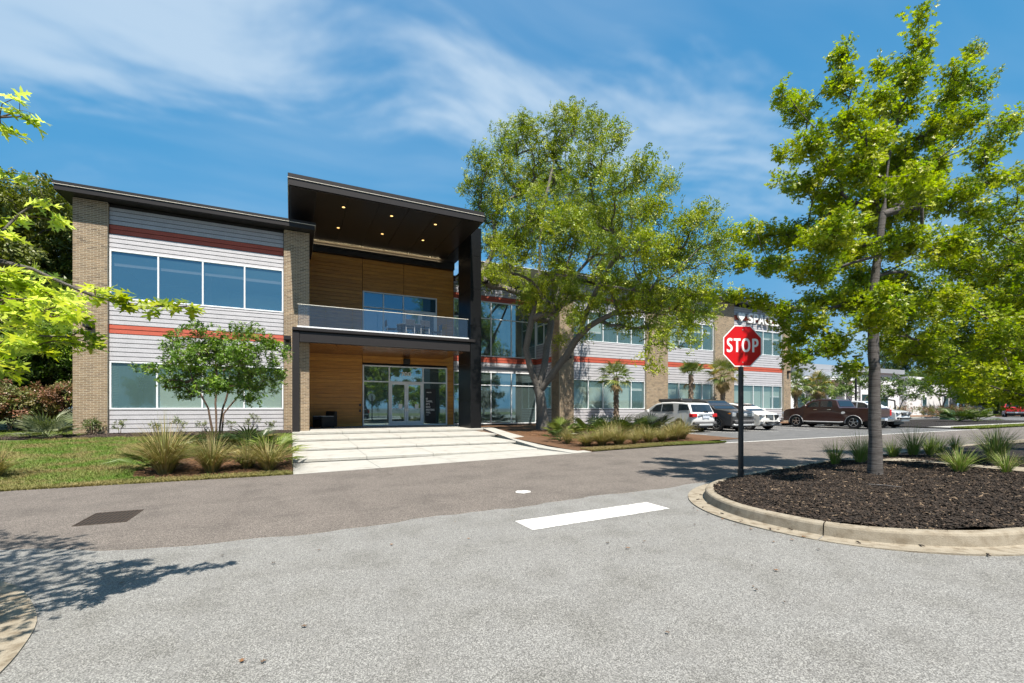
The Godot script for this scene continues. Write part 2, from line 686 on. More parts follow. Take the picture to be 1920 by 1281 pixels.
func make_ground() -> void:
	var xs := [-220.0, -60.0, -20.0, -8.0, -3.0, 0.0, 1.0, 4.0, 8.0, 12.0, 16.0, 24.0, 40.0, 60.0, 120.0, 320.0]
	var b := MB.new()
	b.grid(xs, [90.0, 20.0, -12.0, -30.0, -60.0, -260.0], func(x, z): return slope(x) - 0.06)
	structure("ground", b.mesh(), M.soil)
	# grey driveway with coarse stone
	b = MB.new()
	var near := [-60.0, -20.0, -8.0, -3.0, 0.0, 1.0, 4.0, 8.0, 12.0, 16.0, 24.0, 40.0]
	b.grid(near, [34.0, 8.0, 0.0, -3.0, -7.4], func(x, z): return slope(x))
	structure("driveway", b.mesh(), M.grey_asphalt)
	# brown road laid over its edge
	b = MB.new()
	var line := spread(-60.0, 60.0, 0.22)
	for i in line.size() - 1:
		var x0: float = line[i]
		var x1: float = line[i + 1]
		var e0 := -6.36 + wavy(x0, 0.3)
		var e1 := -6.36 + wavy(x1, 0.3)
		if x0 < -1.0:
			e0 = lerpf(e0, -7.2 + wavy(x0, 0.3), smoothstep(-1.0, -3.2, x0))
			e1 = lerpf(e1, -7.2 + wavy(x1, 0.3), smoothstep(-1.0, -3.2, x1))
		var k0 := -12.17 + 0.4 * wavy(x0, 2.0)
		var k1 := -12.17 + 0.4 * wavy(x1, 2.0)
		b.face(Vector3(x0, slope(x0) + 0.006, e0), Vector3(x1, slope(x1) + 0.006, e1), Vector3(x1, slope(x1) + 0.006, k1), Vector3(x0, slope(x0) + 0.006, k0), Vector3.UP)
		b.face(Vector3(x0, slope(x0) - 0.01, e0 + 0.012), Vector3(x1, slope(x1) - 0.01, e1 + 0.012), Vector3(x1, slope(x1) + 0.006, e1), Vector3(x0, slope(x0) + 0.006, e0), Vector3.BACK)
	structure("road", b.mesh(), M.brown_asphalt)
	# parking lot right of the beds, and the lane beyond it
	b = MB.new()
	b.grid([17.8, 24.0, 36.6], [-12.1, -16.0, -21.6], func(x, z): return slope(x) + 0.002)
	b.sheet(PackedVector2Array([Vector2(15.2, -12.1), Vector2(17.8, -12.1), Vector2(17.8, -16.0), Vector2(17.4, -15.0), Vector2(16.6, -13.7)]), func(x, z): return slope(x) + 0.002)
	structure("parking_lot", b.mesh(), M.lot_asphalt)
	b = MB.new()
	b.grid([40.0, 60.0, 140.0], [-11.0, -20.0, -28.0], func(x, z): return slope(x) + 0.002)
	b.grid([60.0, 140.0], [20.0, -11.0], func(x, z): return slope(x) + 0.002)
	structure("side_street", b.mesh(), M.lot_asphalt)
	# paint
	b = MB.new()
	b.grid(spread(14.9, 37.2, 1.5), [-12.16, -12.30], func(x, z): return slope(x) + 0.011)
	structure("road_marking", b.mesh(), M.road_paint)
	for x in [18.9, 21.75, 24.55, 27.4, 30.6, 33.9, 36.7]:
		b = MB.new()
		b.grid([x, x + 0.1], [-16.3, -21.0], func(xx, z): return slope(xx) + 0.006)
		structure("road_marking", b.mesh(), M.road_paint)
	b = MB.new()
	var edge := PackedVector2Array()
	for x in spread(2.76, 5.10, 0.06):
		edge.append(Vector2(x, -5.06 + rnd(-0.006, 0.006)))
	for x in spread(5.10, 2.76, 0.06):
		edge.append(Vector2(x, -5.565 + rnd(-0.006, 0.006)))
	b.sheet(edge, func(x, z): return slope(x) + 0.005)
	structure("stop_line", b.mesh(), M.road_paint)
	b = MB.new()
	edge = PackedVector2Array()
	for k in 9:
		var a := TAU * k / 9.0
		edge.append(Vector2(3.80 + cos(a) * 0.15 * [1.0, 0.8, 1.1, 0.7, 1.0, 0.95, 0.6, 1.15, 0.85][k], -7.33 + sin(a) * 0.16 * [1.0, 1.15, 0.7, 1.1, 0.6, 1.0, 1.1, 0.7, 1.1][k]))
	b.sheet(edge, func(x, z): return slope(x) + 0.011)
	structure("paint_patch", b.mesh(), M.road_paint)
	b = MB.new()
	b.grid(spread(52.0, 110.0, 8.0), [-15.0, -15.4], func(x, z): return slope(x) + 0.006)
	structure("road_marking", b.mesh(), M.road_paint)
	# lawn to the left of the steps
	b = MB.new()
	b.grid(spread(-34.0, 0.02, 1.7), spread(-12.05, -24.0, 1.5), lawn_top)
	structure("lawn", b.mesh(), M.lawn_soil)
	b = MB.new()
	b.grid([-60.0, -34.0, -7.2], [-24.0, -60.0], func(x, z): return 0.58)
	structure("back_lawn", b.mesh(), M.lawn_soil)
	# planting beds
	b = MB.new()
	edge = PackedVector2Array()
	for x in spread(-14.0, 0.02, 0.35):
		edge.append(Vector2(x, -21.35 + wavy(x, 1.0) * 2.0 - 0.5 * smoothstep(-3.0, 0.0, x) + 0.6 * smoothstep(-8.0, -13.0, x)))
	edge.append(Vector2(0.02, -22.86))
	edge.append(Vector2(-14.0, -24.0))
	b.sheet(edge, func(x, z): return lawn_top(x, z) + 0.02)
	structure("mulch_bed", b.mesh(), M.mulch_soil)
	b = MB.new()
	edge = PackedVector2Array()
	for q in curve_path([Vector2(0.03, -12.42), Vector2(-1.2, -12.45), Vector2(-2.4, -12.5), Vector2(-3.15, -12.8), Vector2(-3.3, -13.6), Vector2(-2.7, -15.3), Vector2(-1.6, -17.0), Vector2(0.03, -17.9)], 0.25):
		edge.append(Vector2(minf(q.x + rnd(-0.05, 0.05), 0.03), q.y + rnd(-0.05, 0.05)))
	b.sheet(edge, func(x, z): return lawn_top(x, z) + 0.015)
	structure("pine_straw_bed", b.mesh(), M.pine_straw)
	b = MB.new()
	b.grid(spread(8.6, 15.3, 0.9), spread(-12.2, -26.9, 1.4), func(x, z): return bed_top(x, z) - 0.02)
	b.grid(spread(15.3, 17.75, 0.8), spread(-13.4, -21.6, 1.4), func(x, z): return bed_top(x, z) - 0.02)
	b.grid(spread(15.3, 40.0, 2.5), [-21.5, -26.0], func(x, z): return 0.5)
	structure("planting_bed", b.mesh(), M.pine_straw)
	b = MB.new()
	edge = PackedVector2Array()
	for q in curve_path([Vector2(8.9, -12.16), Vector2(11.0, -12.16), Vector2(13.2, -12.16), Vector2(15.2, -12.16), Vector2(15.1, -12.6), Vector2(13.0, -12.95), Vector2(11.0, -13.1), Vector2(9.2, -12.9)], 0.3):
		edge.append(q)
	b.sheet(edge, func(x, z): return bed_top(x, z) + 0.008)
	structure("grass_verge", b.mesh(), M.lawn_soil)
	b = MB.new()
	b.grid(spread(37.0, 60.0, 4.0), [-12.3, -13.4], func(x, z): return slope(x) + 0.05)
	structure("grass_verge", b.mesh(), M.lawn_soil)
	# kerbed islands either side of the driveway
	var isl := holder(self, "island_kerb")
	isl.set_meta("kind", "structure")
	var path := curve_path([Vector2(30, -1.6), Vector2(12, -1.65), Vector2(8.2, -1.75), Vector2(7.0, -1.97), Vector2(6.37, -2.22), Vector2(5.85, -2.7), Vector2(5.56, -3.3), Vector2(5.5, -4.1), Vector2(5.7, -4.75), Vector2(6.08, -5.28), Vector2(6.6, -5.68), Vector2(7.25, -5.95), Vector2(8.1, -6.13), Vector2(12, -6.5), Vector2(22, -6.95), Vector2(40, -7.1)], 0.12)
	island_edge = kerb_run(isl, path, -1.0, 3.05)
	var isl2 := holder(self, "island_kerb_001")
	isl2.set_meta("kind", "structure")
	path = curve_path([Vector2(-14, -6.3), Vector2(-4.0, -6.25), Vector2(-3.1, -5.98), Vector2(-2.5, -5.55), Vector2(-2.06, -4.8), Vector2(-1.88, -4.25), Vector2(-1.84, -3.5), Vector2(-2.15, -2.6), Vector2(-2.8, -2.0), Vector2(-3.6, -1.75), Vector2(-14, -1.7)], 0.12)
	var edge2 := kerb_run(isl2, path, -1.0, 3.05)
	b = MB.new()
	mound(b, island_edge, 0.14, 22.0)
	structure("mulch_island", b.mesh(), M.mulch_soil)
	b = MB.new()
	b.sheet(edge2, func(x, z): return 0.14)
	structure("mulch_island", b.mesh(), M.mulch_soil)


var island_edge: PackedVector2Array


func island_top(x: float, z: float) -> float:
	# mulch heaped a little above the kerb
	var lo := -1.6
	var hi := -6.1 - 0.04 * (x - 8.0)
	var k := clampf(minf(lo - z, z - hi) / 1.3, 0.0, 1.0) * clampf((x - 5.3) / 1.5, 0.0, 1.0)
	return slope(x) + 0.125 + 0.10 * smoothstep(0.0, 1.0, k) + 0.012 * sin(x * 5.0 + z * 3.0) + 0.01 * sin(x * 11.0 - z * 7.0)


func mound(b: MB, outline: PackedVector2Array, step: float, far: float) -> void:
	# inner points on a grid, joined to the outline by strips along z
	var cols := {}
	var x := 5.45
	while x < far:
		var zs := []
		for i in outline.size() - 1:
			var p := outline[i]
			var q := outline[i + 1]
			if (p.x - x) * (q.x - x) <= 0.0 and absf(q.x - p.x) > 0.0001:
				zs.append(lerpf(p.y, q.y, (x - p.x) / (q.x - p.x)))
		if zs.size() >= 2:
			zs.sort()
			cols[x] = [zs[0], zs[-1]]
		x += step if x < 12.0 else step * 3.0
	var keys := cols.keys()
	for i in keys.size() - 1:
		var n := 26
		var c0: Array = cols[keys[i]]
		var c1: Array = cols[keys[i + 1]]
		for j in n:
			var q := []
			for k in [[0, j], [1, j], [1, j + 1], [0, j + 1]]:
				var c: Array = c1 if k[0] else c0
				var xx: float = keys[i + k[0]]
				var z := lerpf(c[0], c[1], float(k[1]) / n)
				q.append(Vector3(xx, island_top(xx, z), z))
			b.face(q[0], q[1], q[2], q[3], Vector3.UP)


func make_steps() -> void:
	var steps := holder(self, "entrance_steps")
	steps.set_meta("kind", "structure")
	# fronts of the treads: distance, height at the nosing, height of the foot of its riser
	var rows := [[26.72, 0.60, 0.60], [21.85, 0.57, 0.441], [19.45, 0.405, 0.303], [16.7, 0.262, 0.169], [14.5, 0.136, 0.02]]
	var ends := [9.15, 9.0, 8.7, 8.32, 8.1]
	for i in range(1, rows.size()):
		var back: Array = rows[i - 1]
		var front: Array = rows[i]
		var xs := [0.05, 2.1, 4.2, 6.3, ends[i]]
		for k in xs.size() - 1:
			var b := MB.new()
			var x0: float = xs[k] + (0.006 if k else 0.0)
			var x1: float = xs[k + 1] - 0.006
			var yb: float = back[2]
			var yf: float = front[1]
			var zb: float = -back[0] + 0.004
			var zf: float = -front[0]
			b.face(Vector3(x0, yb, zb), Vector3(x1, yb, zb), Vector3(x1, yf, zf - 0.02), Vector3(x0, yf, zf - 0.02), Vector3.UP)
			b.face(Vector3(x0, yf, zf - 0.02), Vector3(x1, yf, zf - 0.02), Vector3(x1, yf - 0.018, zf), Vector3(x0, yf - 0.018, zf), Vector3(0, 1, 1))
			b.face(Vector3(x0, yf - 0.018, zf), Vector3(x1, yf - 0.018, zf), Vector3(x1, front[2] + 0.02, zf - 0.0), Vector3(x0, front[2] + 0.02, zf), Vector3.BACK)
			b.face(Vector3(x0, front[2] + 0.02, zf), Vector3(x1, front[2] + 0.02, zf), Vector3(x1, front[2] + 0.02, zf - 0.03), Vector3(x0, front[2] + 0.02, zf - 0.03), Vector3.DOWN)
			b.face(Vector3(x0, front[2] + 0.03, zf - 0.03), Vector3(x1, front[2] + 0.03, zf - 0.03), Vector3(x1, front[2] - 0.1, zf - 0.03), Vector3(x0, front[2] - 0.1, zf - 0.03), Vector3.BACK)
			for x in [x0, x1]:
				b.face(Vector3(x, yb, zb), Vector3(x, yf, zf), Vector3(x, yf - 0.25, zf), Vector3(x, yb - 0.25, zb), Vector3(-1 if x == x0 else 1, 0, 0))
			part(steps, "concrete_slab", b.mesh(), M.concrete)
	# bottom slab, warped up to the road on the right
	var xs := [0.05, 2.1, 4.2, 6.3, 8.1]
	for k in xs.size() - 1:
		var b := MB.new()
		var x0: float = xs[k] + (0.006 if k else 0.0)
		var x1: float = xs[k + 1] - 0.006
		var q := []
		for x in [x0, x1]:
			q.append(Vector3(x, 0.02 + maxf(0.0, slope(x) - 0.06) * 0.9, -14.47))
			q.append(Vector3(x, slope(x) + 0.012, -12.13))
			q.append(Vector3(x, slope(x) - 0.10, -12.13))
		b.face(q[0], q[3], q[4], q[1], Vector3.UP)
		b.face(q[1], q[4], q[5], q[2], Vector3.BACK)
		for j in [0, 3]:
			b.face(q[j], q[j + 1], q[j + 2], q[j] - Vector3(0, 0.15, 0), Vector3(-1 if j == 0 else 1, 0, 0))
		part(steps, "concrete_slab", b.mesh(), M.concrete)
	# ramp along the right side
	var prof := [[12.13, 0.012 + slope(8.5), 8.1, 8.8], [14.5, 0.18, 8.1, 9.05], [16.7, 0.275, 8.32, 9.3], [19.45, 0.42, 8.7, 9.45], [21.85, 0.565, 9.0, 9.65], [22.9, 0.578, 9.15, 9.75]]
	for i in prof.size() - 1:
		var p: Array = prof[i]
		var q: Array = prof[i + 1]
		var b := MB.new()
		var g := -0.006 if i else 0.0
		var a0 := Vector3(p[2], p[1], -p[0] + g)
		var a1 := Vector3(p[3], p[1] + (slope(p[3]) - slope(p[2])) * (1.0 if i == 0 else 0.0), -p[0] + g)
		var c0 := Vector3(q[2], q[1], -q[0])
		var c1 := Vector3(q[3], q[1], -q[0])
		b.face(a0, a1, c1, c0, Vector3.UP)
		var d := Vector3(0, 0.25, 0)
		b.face(a0, c0, c0 - d, a0 - d, Vector3.LEFT)
		b.face(a1, c1, c1 - d, a1 - d, Vector3.RIGHT)
		b.face(a0, a1, a1 - d, a0 - d, Vector3.BACK)
		part(steps, "concrete_slab", b.mesh(), M.concrete)
	var base := MB.new()
	base.box(Vector3(0.06, -0.05, -26.7), Vector3(9.0, 0.3, -21.9))
	part(steps, "footing", base.mesh(), M.backing)
	# landing in front of the doors stays part of the first tread; a flush strip closes it under the glass


var brick_where := []
var brick_tint := []
var brick_mesh: ArrayMesh
const BRICK := Vector3(0.2032, 0.0677, 0.09)


func brick_face(t: Transform3D, width: float, y0: float, y1: float, singled := 0) -> void:
	# t: origin at the lower left of the face, x along it, z outward
	var n := roundi(width / BRICK.x)
	var bl := width / n
	var rows := int((y1 - y0) / BRICK.y)
	for r in rows:
		var shift := 0.5 if r % 2 else 0.0
		var k := -1 if r % 2 else 0
		while k < n:
			var a := maxf(k + shift, 0.0)
			var e := minf(k + 1 + shift, n)
			k += 1
			if e - a < 0.2:
				continue
			var len := (e - a) * bl - 0.0085
			var at := Vector3((a + e) * 0.5 * bl, y0 + (r + 0.5) * BRICK.y, -0.045 + rnd(-0.0012, 0.0016))
			var w := t * Transform3D(Basis.from_scale(Vector3(len / (BRICK.x - 0.0085), 1, 1)), at)
			var pick := rng.randi() % 4
			if r < singled:
				part(bld, "brick", brick_mesh, M["brick_%d" % pick], w)
			else:
				brick_where.append(w)
				var c: Color = [Color(0.275, 0.198, 0.122), Color(0.315, 0.228, 0.142), Color(0.245, 0.178, 0.116), Color(0.290, 0.215, 0.136)][pick]
				brick_tint.append(c * (rnd(0.82, 1.16) if rng.randf() > 0.08 else rnd(0.6, 0.75)))


func pillar(x0: float, x1: float, df: float, db: float, y0 := 0.56, y1 := 9.6, singled := 0, left := true) -> void:
	var core := boxpart(bld, "brick_pillar", Vector3(x0 + 0.004, y0 - 0.3, -db), Vector3(x1 - 0.004, y1, -df - 0.004), M.mortar)
	core.name = "brick_pillar"
	brick_face(Transform3D(Basis(), Vector3(x0, 0, -df)), x1 - x0, y0, y1, singled)
	# returns
	brick_face(Transform3D(Basis(Vector3(0, 0, -1), Vector3.UP, Vector3(1, 0, 0)), Vector3(x1, 0, -df - 0.095)), db - df - 0.095, y0, y1)
	if left:
		brick_face(Transform3D(Basis(Vector3(0, 0, 1), Vector3.UP, Vector3(-1, 0, 0)), Vector3(x0, 0, -db)), db - df - 0.095, y0, y1)


var board_cache := {}


func board_mesh(len: float, h: float) -> ArrayMesh:
	var key := "%.3f %.3f" % [len, h]
	if not board_cache.has(key):
		var b := MB.new()
		# lapped board: thick at its lower edge
		var x0 := -len / 2
		var x1 := len / 2
		var bot := 0.0
		var top := h - 0.019
		var p := [Vector2(0.026, bot + 0.003), Vector2(0.023, bot), Vector2(0.0, bot), Vector2(0.0, top), Vector2(0.012, top)]
		for i in p.size():
			var a: Vector2 = p[i]
			var e: Vector2 = p[(i + 1) % p.size()]
			var nn := Vector3(0, -(e.x - a.x), e.y - a.y)
			b.face(Vector3(x0, a.y, a.x), Vector3(x1, a.y, a.x), Vector3(x1, e.y, e.x), Vector3(x0, e.y, e.x), Vector3(0, (a.y + e.y) / 2 - h / 2, (a.x + e.x) / 2 - 0.01))
		for x in [x0, x1]:
			for i in range(1, p.size() - 1):
				var nn := Vector3(signf(x), 0, 0)
				b.tri(Vector3(x, p[0].y, p[0].x), Vector3(x, p[i].y, p[i].x), Vector3(x, p[i + 1].y, p[i + 1].x), nn, nn, nn)
		board_cache[key] = b.mesh()
	return board_cache[key]


func siding(t: Transform3D, len: float, holes: Array, y0 := 0.634, y1 := 9.5) -> void:
	# boards on the face t (x along, z out); holes: [bottom, top] spans that windows take over the whole length
	var bk := MB.new()
	bk.box(Vector3(0, y0 - 0.05, -0.06), Vector3(len, y1, -0.004))
	var cuts := holes.duplicate()
	var y := y0
	while y < y1 - 0.03:
		var h := minf(0.178, y1 - y)
		var a := y
		var e := y + h
		for o in cuts:
			if a >= o[0] and e <= o[1]:
				a = e
			elif a < o[0] and e > o[0] and e <= o[1]:
				e = o[0]
			elif a < o[1] and e > o[1]:
				a = maxf(a, o[1]) if a >= o[0] else a
		if e - a > 0.03:
			var red := (y > 4.5 and y < 4.85) or (y > 8.42 and y < 8.78)
			var o := part(bld, "siding_board", board_mesh(len, e - a), M.red_siding if red else M.siding, t * Transform3D(Basis(), Vector3(len / 2, a, 0)))
			if red:
				o.set_meta("label", "red siding board")
		y += 0.178
	# sheathing behind the boards, split round the holes
	var spans := []
	var at := y0 - 0.3
	for o in cuts:
		spans.append([at, o[0]])
		at = o[1]
	spans.append([at, y1 + 0.1])
	for s in spans:
		var b := MB.new()
		b.obox(t * Transform3D(Basis(), Vector3(len / 2, (s[0] + s[1]) / 2, -0.055)), Vector3(len, s[1] - s[0], 0.1))
		part(bld, "sheathing", b.mesh(), M.backing)


func window(t: Transform3D, w: float, y0: float, y1: float, posts: Array, rails: Array, glass: Material, drops := [], bar := 0.06) -> Node3D:
	# t: x along, z out; posts and rails: positions of the inner bars; drops: how far each blind hangs
	var o := holder(bld, "window", t)
	var d := 0.11
	var f := MB.new()
	f.bevelled(Vector3(0, y0, -d), Vector3(w, y0 + bar, 0.03), 0.006)
	f.bevelled(Vector3(0, y1 - bar, -d), Vector3(w, y1, 0.03), 0.006)
	f.bevelled(Vector3(0, y0 + bar, -d), Vector3(bar, y1 - bar, 0.028), 0.006)
	f.bevelled(Vector3(w - bar, y0 + bar, -d), Vector3(w, y1 - bar, 0.028), 0.006)
	part(o, "frame", f.mesh(), M.window_frame)
	for p in posts:
		boxpart(o, "mullion", Vector3(p - bar / 2, y0 + bar, -d), Vector3(p + bar / 2, y1 - bar, 0.022), M.window_frame, 0.006)
	var xs: Array = [bar] + posts + [w - bar]
	for r in rails:
		for i in xs.size() - 1:
			boxpart(o, "transom", Vector3(xs[i] + (bar / 2 if i else 0.0), r - bar / 2, -d), Vector3(xs[i + 1] - (bar / 2 if i < xs.size() - 2 else 0.0), r + bar / 2, 0.018), M.window_frame, 0.006)
	var ys: Array = [y0 + bar] + rails + [y1 - bar]
	for i in xs.size() - 1:
		for j in ys.size() - 1:
			var b := MB.new()
			var lx: float = xs[i] - 0.01
			var hx: float = xs[i + 1] + 0.01
			var ly: float = ys[j] - 0.01
			var hy: float = ys[j + 1] + 0.01
			# panes are never set perfectly true
			var k1 := rnd(-0.0022, 0.0022)
			var k2 := rnd(-0.0022, 0.0022)
			b.face(Vector3(lx, ly, -0.03 - k1), Vector3(hx, ly, -0.03 + k1), Vector3(hx, hy, -0.03 + k1 + k2), Vector3(lx, hy, -0.03 - k1 + k2), Vector3.BACK)
			part(o, "pane", b.mesh(), glass)
		if drops.size():
			var drop: float = drops[i % drops.size()]
			if drop > 0.0:
				boxpart(o, "roller_blind", Vector3(xs[i] + 0.03, y1 - bar - drop, -0.205), Vector3(xs[i + 1] - 0.03, y1 - bar, -0.20), M.blind)
				boxpart(o, "blind_hem", Vector3(xs[i] + 0.03, y1 - bar - drop - 0.1, -0.215), Vector3(xs[i + 1] - 0.03, y1 - bar - drop + 0.02, -0.195), M.white_plastic)
	return o


func front(x: float, d: float) -> Transform3D:
	return Transform3D(Basis(), Vector3(x, 0, -d))


func roof(x0: float, x1: float, d0: float, d1: float, y: float, h: float) -> void:
	# flat roof edge: lower fascia, light flashing line, upper drip edge standing proud
	boxpart(bld, "roof_deck", Vector3(x0 + 0.05, y + 0.012, -d1), Vector3(x1 - 0.05, y + h - 0.03, -d0 - 0.05), M.dark_metal)
	var lo := y + h * 0.60
	var hi := lo + 0.014
	for k in 3:
		var a: float = [y, lo, hi][k]
		var e: float = [lo, hi, y + h][k]
		var m: Material = [M.fascia_metal, M.flashing, M.fascia_metal][k]
		var p: float = [0.0, 0.034, 0.026][k]
		var b := MB.new()
		b.box(Vector3(x0 - p, a, -d0 - 0.05), Vector3(x1 + p, e, -d0 + p))
		b.box(Vector3(x0 - p, a, -d1), Vector3(x0 + 0.05, e, -d0 - 0.05))
		b.box(Vector3(x1 - 0.05, a, -d1), Vector3(x1 + p, e, -d0 - 0.05))
		part(bld, ["fascia", "flashing", "drip_edge"][k], b.mesh(), m)


func letters(parent: Node, called: String, words: String, m: Material, t: Transform3D, tall: float, depth: float, wide := 0.0, weight := 700, font := "Droid Sans") -> MeshInstance3D:
	var tm := TextMesh.new()
	var f := SystemFont.new()
	f.font_names = PackedStringArray([font])
	f.font_weight = weight
	tm.font = f
	tm.text = words
	tm.font_size = 64
	tm.pixel_size = 0.01
	tm.depth = 0.1
	tm.curve_step = 2.0
	tm.horizontal_alignment = HORIZONTAL_ALIGNMENT_CENTER
	tm.vertical_alignment = VERTICAL_ALIGNMENT_CENTER
	var box := tm.get_aabb()
	var s := tall / maxf(box.size.y, 0.001)
	var sx := s if wide <= 0.0 else wide / maxf(box.size.x, 0.001)
	var c := box.get_center()
	return part(parent, called, tm, m, t * Transform3D(Basis.from_scale(Vector3(sx, s, depth / 0.1)), Vector3.ZERO) * Transform3D(Basis(), -c))


func make_building() -> void:
	bld = thing("office_building", "two-storey tan brick and grey siding office block with red stripes and tall black entrance canopy", "building")
	var bm := MB.new()
	bm.bevelled(Vector3(-(BRICK.x - 0.0085) / 2, -0.0280, -0.045), Vector3((BRICK.x - 0.0085) / 2, 0.0280, 0.045), 0.003)
	brick_mesh = bm.mesh()
	# brick pillars
	pillar(-7.43, -6.40, 22.7, 24.0, 0.52, 9.6, 58, false)
	pillar(-0.29, 0.76, 22.7, 26.75, 0.52, 9.6)
	pillar(14.88, 15.92, 23.8, 24.8, 0.4, 9.6)
	pillar(21.82, 23.80, 23.8, 24.4, 0.4, 9.6)
	pillar(28.50, 30.60, 23.8, 24.4, 0.4, 9.6)
	pillar(36.58, 37.50, 23.8, 26.0, 0.4, 9.6)
	var bw := scatter(bld, "brickwork", brick_mesh, M.brick, brick_where, brick_tint)
	bw.set_meta("kind", "stuff")
	# siding bays and their windows
	var low := [1.555, 3.455]
	var up := [5.90, 7.83]
	siding(front(-6.385, 22.86), 6.08, [low, up])
	window(front(-6.385, 22.86), 6.08, low[0], low[1], [1.50, 3.03, 4.55], [], M.blind_glass, [0.0, 1.75, 1.75, 1.75])
	window(front(-6.385, 22.86), 6.08, up[0], up[1], [1.54, 3.05, 4.57], [], M.tinted_glass, [0.42, 0.42, 0.42, 0.46])
	var bays := [[15.94, 21.80, 5, [1.8, 1.8, 1.8, 1.8, 0.5], [0.9, 1.2, 0.5, 1.0, 0.6]], [23.82, 28.48, 4, [1.8, 1.8, 1.8, 1.8], [1.7, 1.3, 0.5, 0.5]], [30.62, 36.56, 5, [1.8, 1.8, 1.8, 1.8, 0.8], [0.5, 0.5, 0.7, 0.5, 0.5]]]
	for q in bays:
		var w: float = q[1] - q[0]
		var posts := []
		for k in range(1, q[2]):
			posts.append(w * k / q[2])
		siding(front(q[0], 23.95), w, [low, up])
		window(front(q[0], 23.95), w, low[0], low[1], posts, [], M.blind_glass, q[3], 0.05)
		window(front(q[0], 23.95), w, up[0], up[1], posts, [], M.blind_glass, q[4], 0.05)
	# glazed wall between entrance and right wing
	siding(front(9.02, 26.82), 5.86, [[0.0, 3.95], [4.93, 8.46]])
	window(front(9.02, 26.82), 5.86, 0.60, 3.95, [1.10, 2.56, 4.02], [3.09], M.clear_glass)
	window(front(9.02, 26.82), 5.86, 4.93, 8.46, [1.10, 2.56, 4.02], [7.36], M.clear_glass)
	# wall of the right wing that faces the entrance
	var side := Transform3D(Basis(Vector3(0, 0, 1), Vector3.UP, Vector3(-1, 0, 0)), Vector3(14.90, 0, -26.8))
	siding(side, 2.0, [low, [5.8, 7.95]])
	window(side, 2.0, 5.8, 7.95, [1.0], [7.1], M.clear_glass)
	window(side, 2.0, low[0], low[1], [1.0], [], M.clear_glass)
	# timber wall behind the entrance
	var y := 0.60
	var k := 0
	while y < 10.03:
		var h := minf(0.2, 10.05 - y)
		var hole := []
		if y < 4.05:
			hole = [3.64, 8.60]
		elif y > 5.1 and y < 8.2:
			hole = [3.64, 7.95]
		for s in [[0.80, 3.62], [3.64, 5.94], [5.96, 9.0]]:
			var a: float = s[0]
			var e: float = s[1]
			if hole:
				if a >= hole[0] and e <= hole[1]:
					continue
				if a >= hole[0] and a < hole[1]:
					a = hole[1]
			if e - a > 0.05:
				var b := MB.new()
				b.bevelled(Vector3(a, y + 0.004, -26.78), Vector3(e, y + h - 0.004, -26.70 + rnd(-0.002, 0.002)), 0.004)
				part(bld, "timber_plank", b.mesh(), M["plank_%d" % (rng.randi() % 4)])
				k += 1
		y += 0.2
	boxpart(bld, "sheathing", Vector3(0.7, 0.3, -26.92), Vector3(3.63, 10.1, -26.79), M.backing)
	boxpart(bld, "sheathing", Vector3(8.62, 0.3, -26.92), Vector3(9.02, 10.1, -26.79), M.backing)
	boxpart(bld, "sheathing", Vector3(3.64, 4.1, -26.92), Vector3(8.62, 5.15, -26.79), M.backing)
	boxpart(bld, "sheathing", Vector3(3.64, 8.26, -26.92), Vector3(8.62, 10.1, -26.79), M.backing)
	boxpart(bld, "sheathing", Vector3(7.97, 5.15, -26.92), Vector3(8.62, 8.26, -26.79), M.backing)
	boxpart(bld, "sheathing", Vector3(9.0, 0.4, -27.0), Vector3(9.02, 10.1, -26.7), M.backing)
	# entrance glazing and doors
	window(front(3.64, 26.70), 4.96, 0.60, 4.07, [1.48, 3.46], [3.14], M.clear_glass, [], 0.07)
	doors(front(5.16, 26.70), 1.90, 0.61, 3.10)
	window(front(3.64, 26.70), 4.31, 5.17, 8.25, [1.15, 2.29], [7.36], M.tinted_glass, [], 0.07)
	doors(front(5.98, 26.70), 1.90, 5.18, 7.32)
	var num := letters(bld, "house_number", "700", M.white_plastic, front(6.08, 26.69) * Transform3D(Basis(), Vector3(0, 3.62, 0)), 0.23, 0.012, 0.60)
	num.set_meta("label", "white house number 700 above the doors")
	var pan := boxpart(bld, "welcome_panel", Vector3(7.24, 0.70, -26.724), Vector3(7.88, 2.78, -26.716), M.black_plastic)
	pan.set_meta("label", "black welcome panel with white words behind the glass")
	var line := 0
	for s in ["HI", "THERE,", "IT'S", "NICE", "MEETING", "YOU."]:
		letters(pan, "lettering", s, M.white_plastic, Transform3D(Basis(), Vector3(7.29 + [0.05, 0.20, 0.11, 0.13, 0.255, 0.14][line], 2.18 - line * 0.165, -26.713)), [0.11, 0.125, 0.11, 0.11, 0.11, 0.11][line], 0.006, [0.10, 0.40, 0.22, 0.26, 0.51, 0.28][line])
		line += 1
	letters(pan, "lettering", "SPACES.", M.white_plastic, Transform3D(Basis(), Vector3(7.48, 2.56, -26.713)), 0.055, 0.006, 0.30)
	boxpart(pan, "rule", Vector3(7.29, 1.20, -26.716), Vector3(7.46, 1.215, -26.712), M.white_plastic)
	# black beam over the timber, balcony, canopy
	boxpart(bld, "beam", Vector3(0.78, 10.06, -26.9), Vector3(9.0, 10.52, -26.45), M.dark_metal, 0.01)
	roof(-7.79, 0.97, 22.2, 40.0, 9.62, 0.32)
	roof(14.45, 37.95, 23.25, 40.0, 9.62, 0.32)
	boxpart(bld, "roof_deck", Vector3(0.97, 9.62, -40.0), Vector3(14.45, 9.9, -27.0), M.dark_metal)
	roof(-0.09, 8.34, 20.2, 27.4, 10.56, 0.46)
	boxpart(bld, "parapet", Vector3(-0.05, 9.9, -27.35), Vector3(8.3, 10.56, -26.95), M.dark_metal)
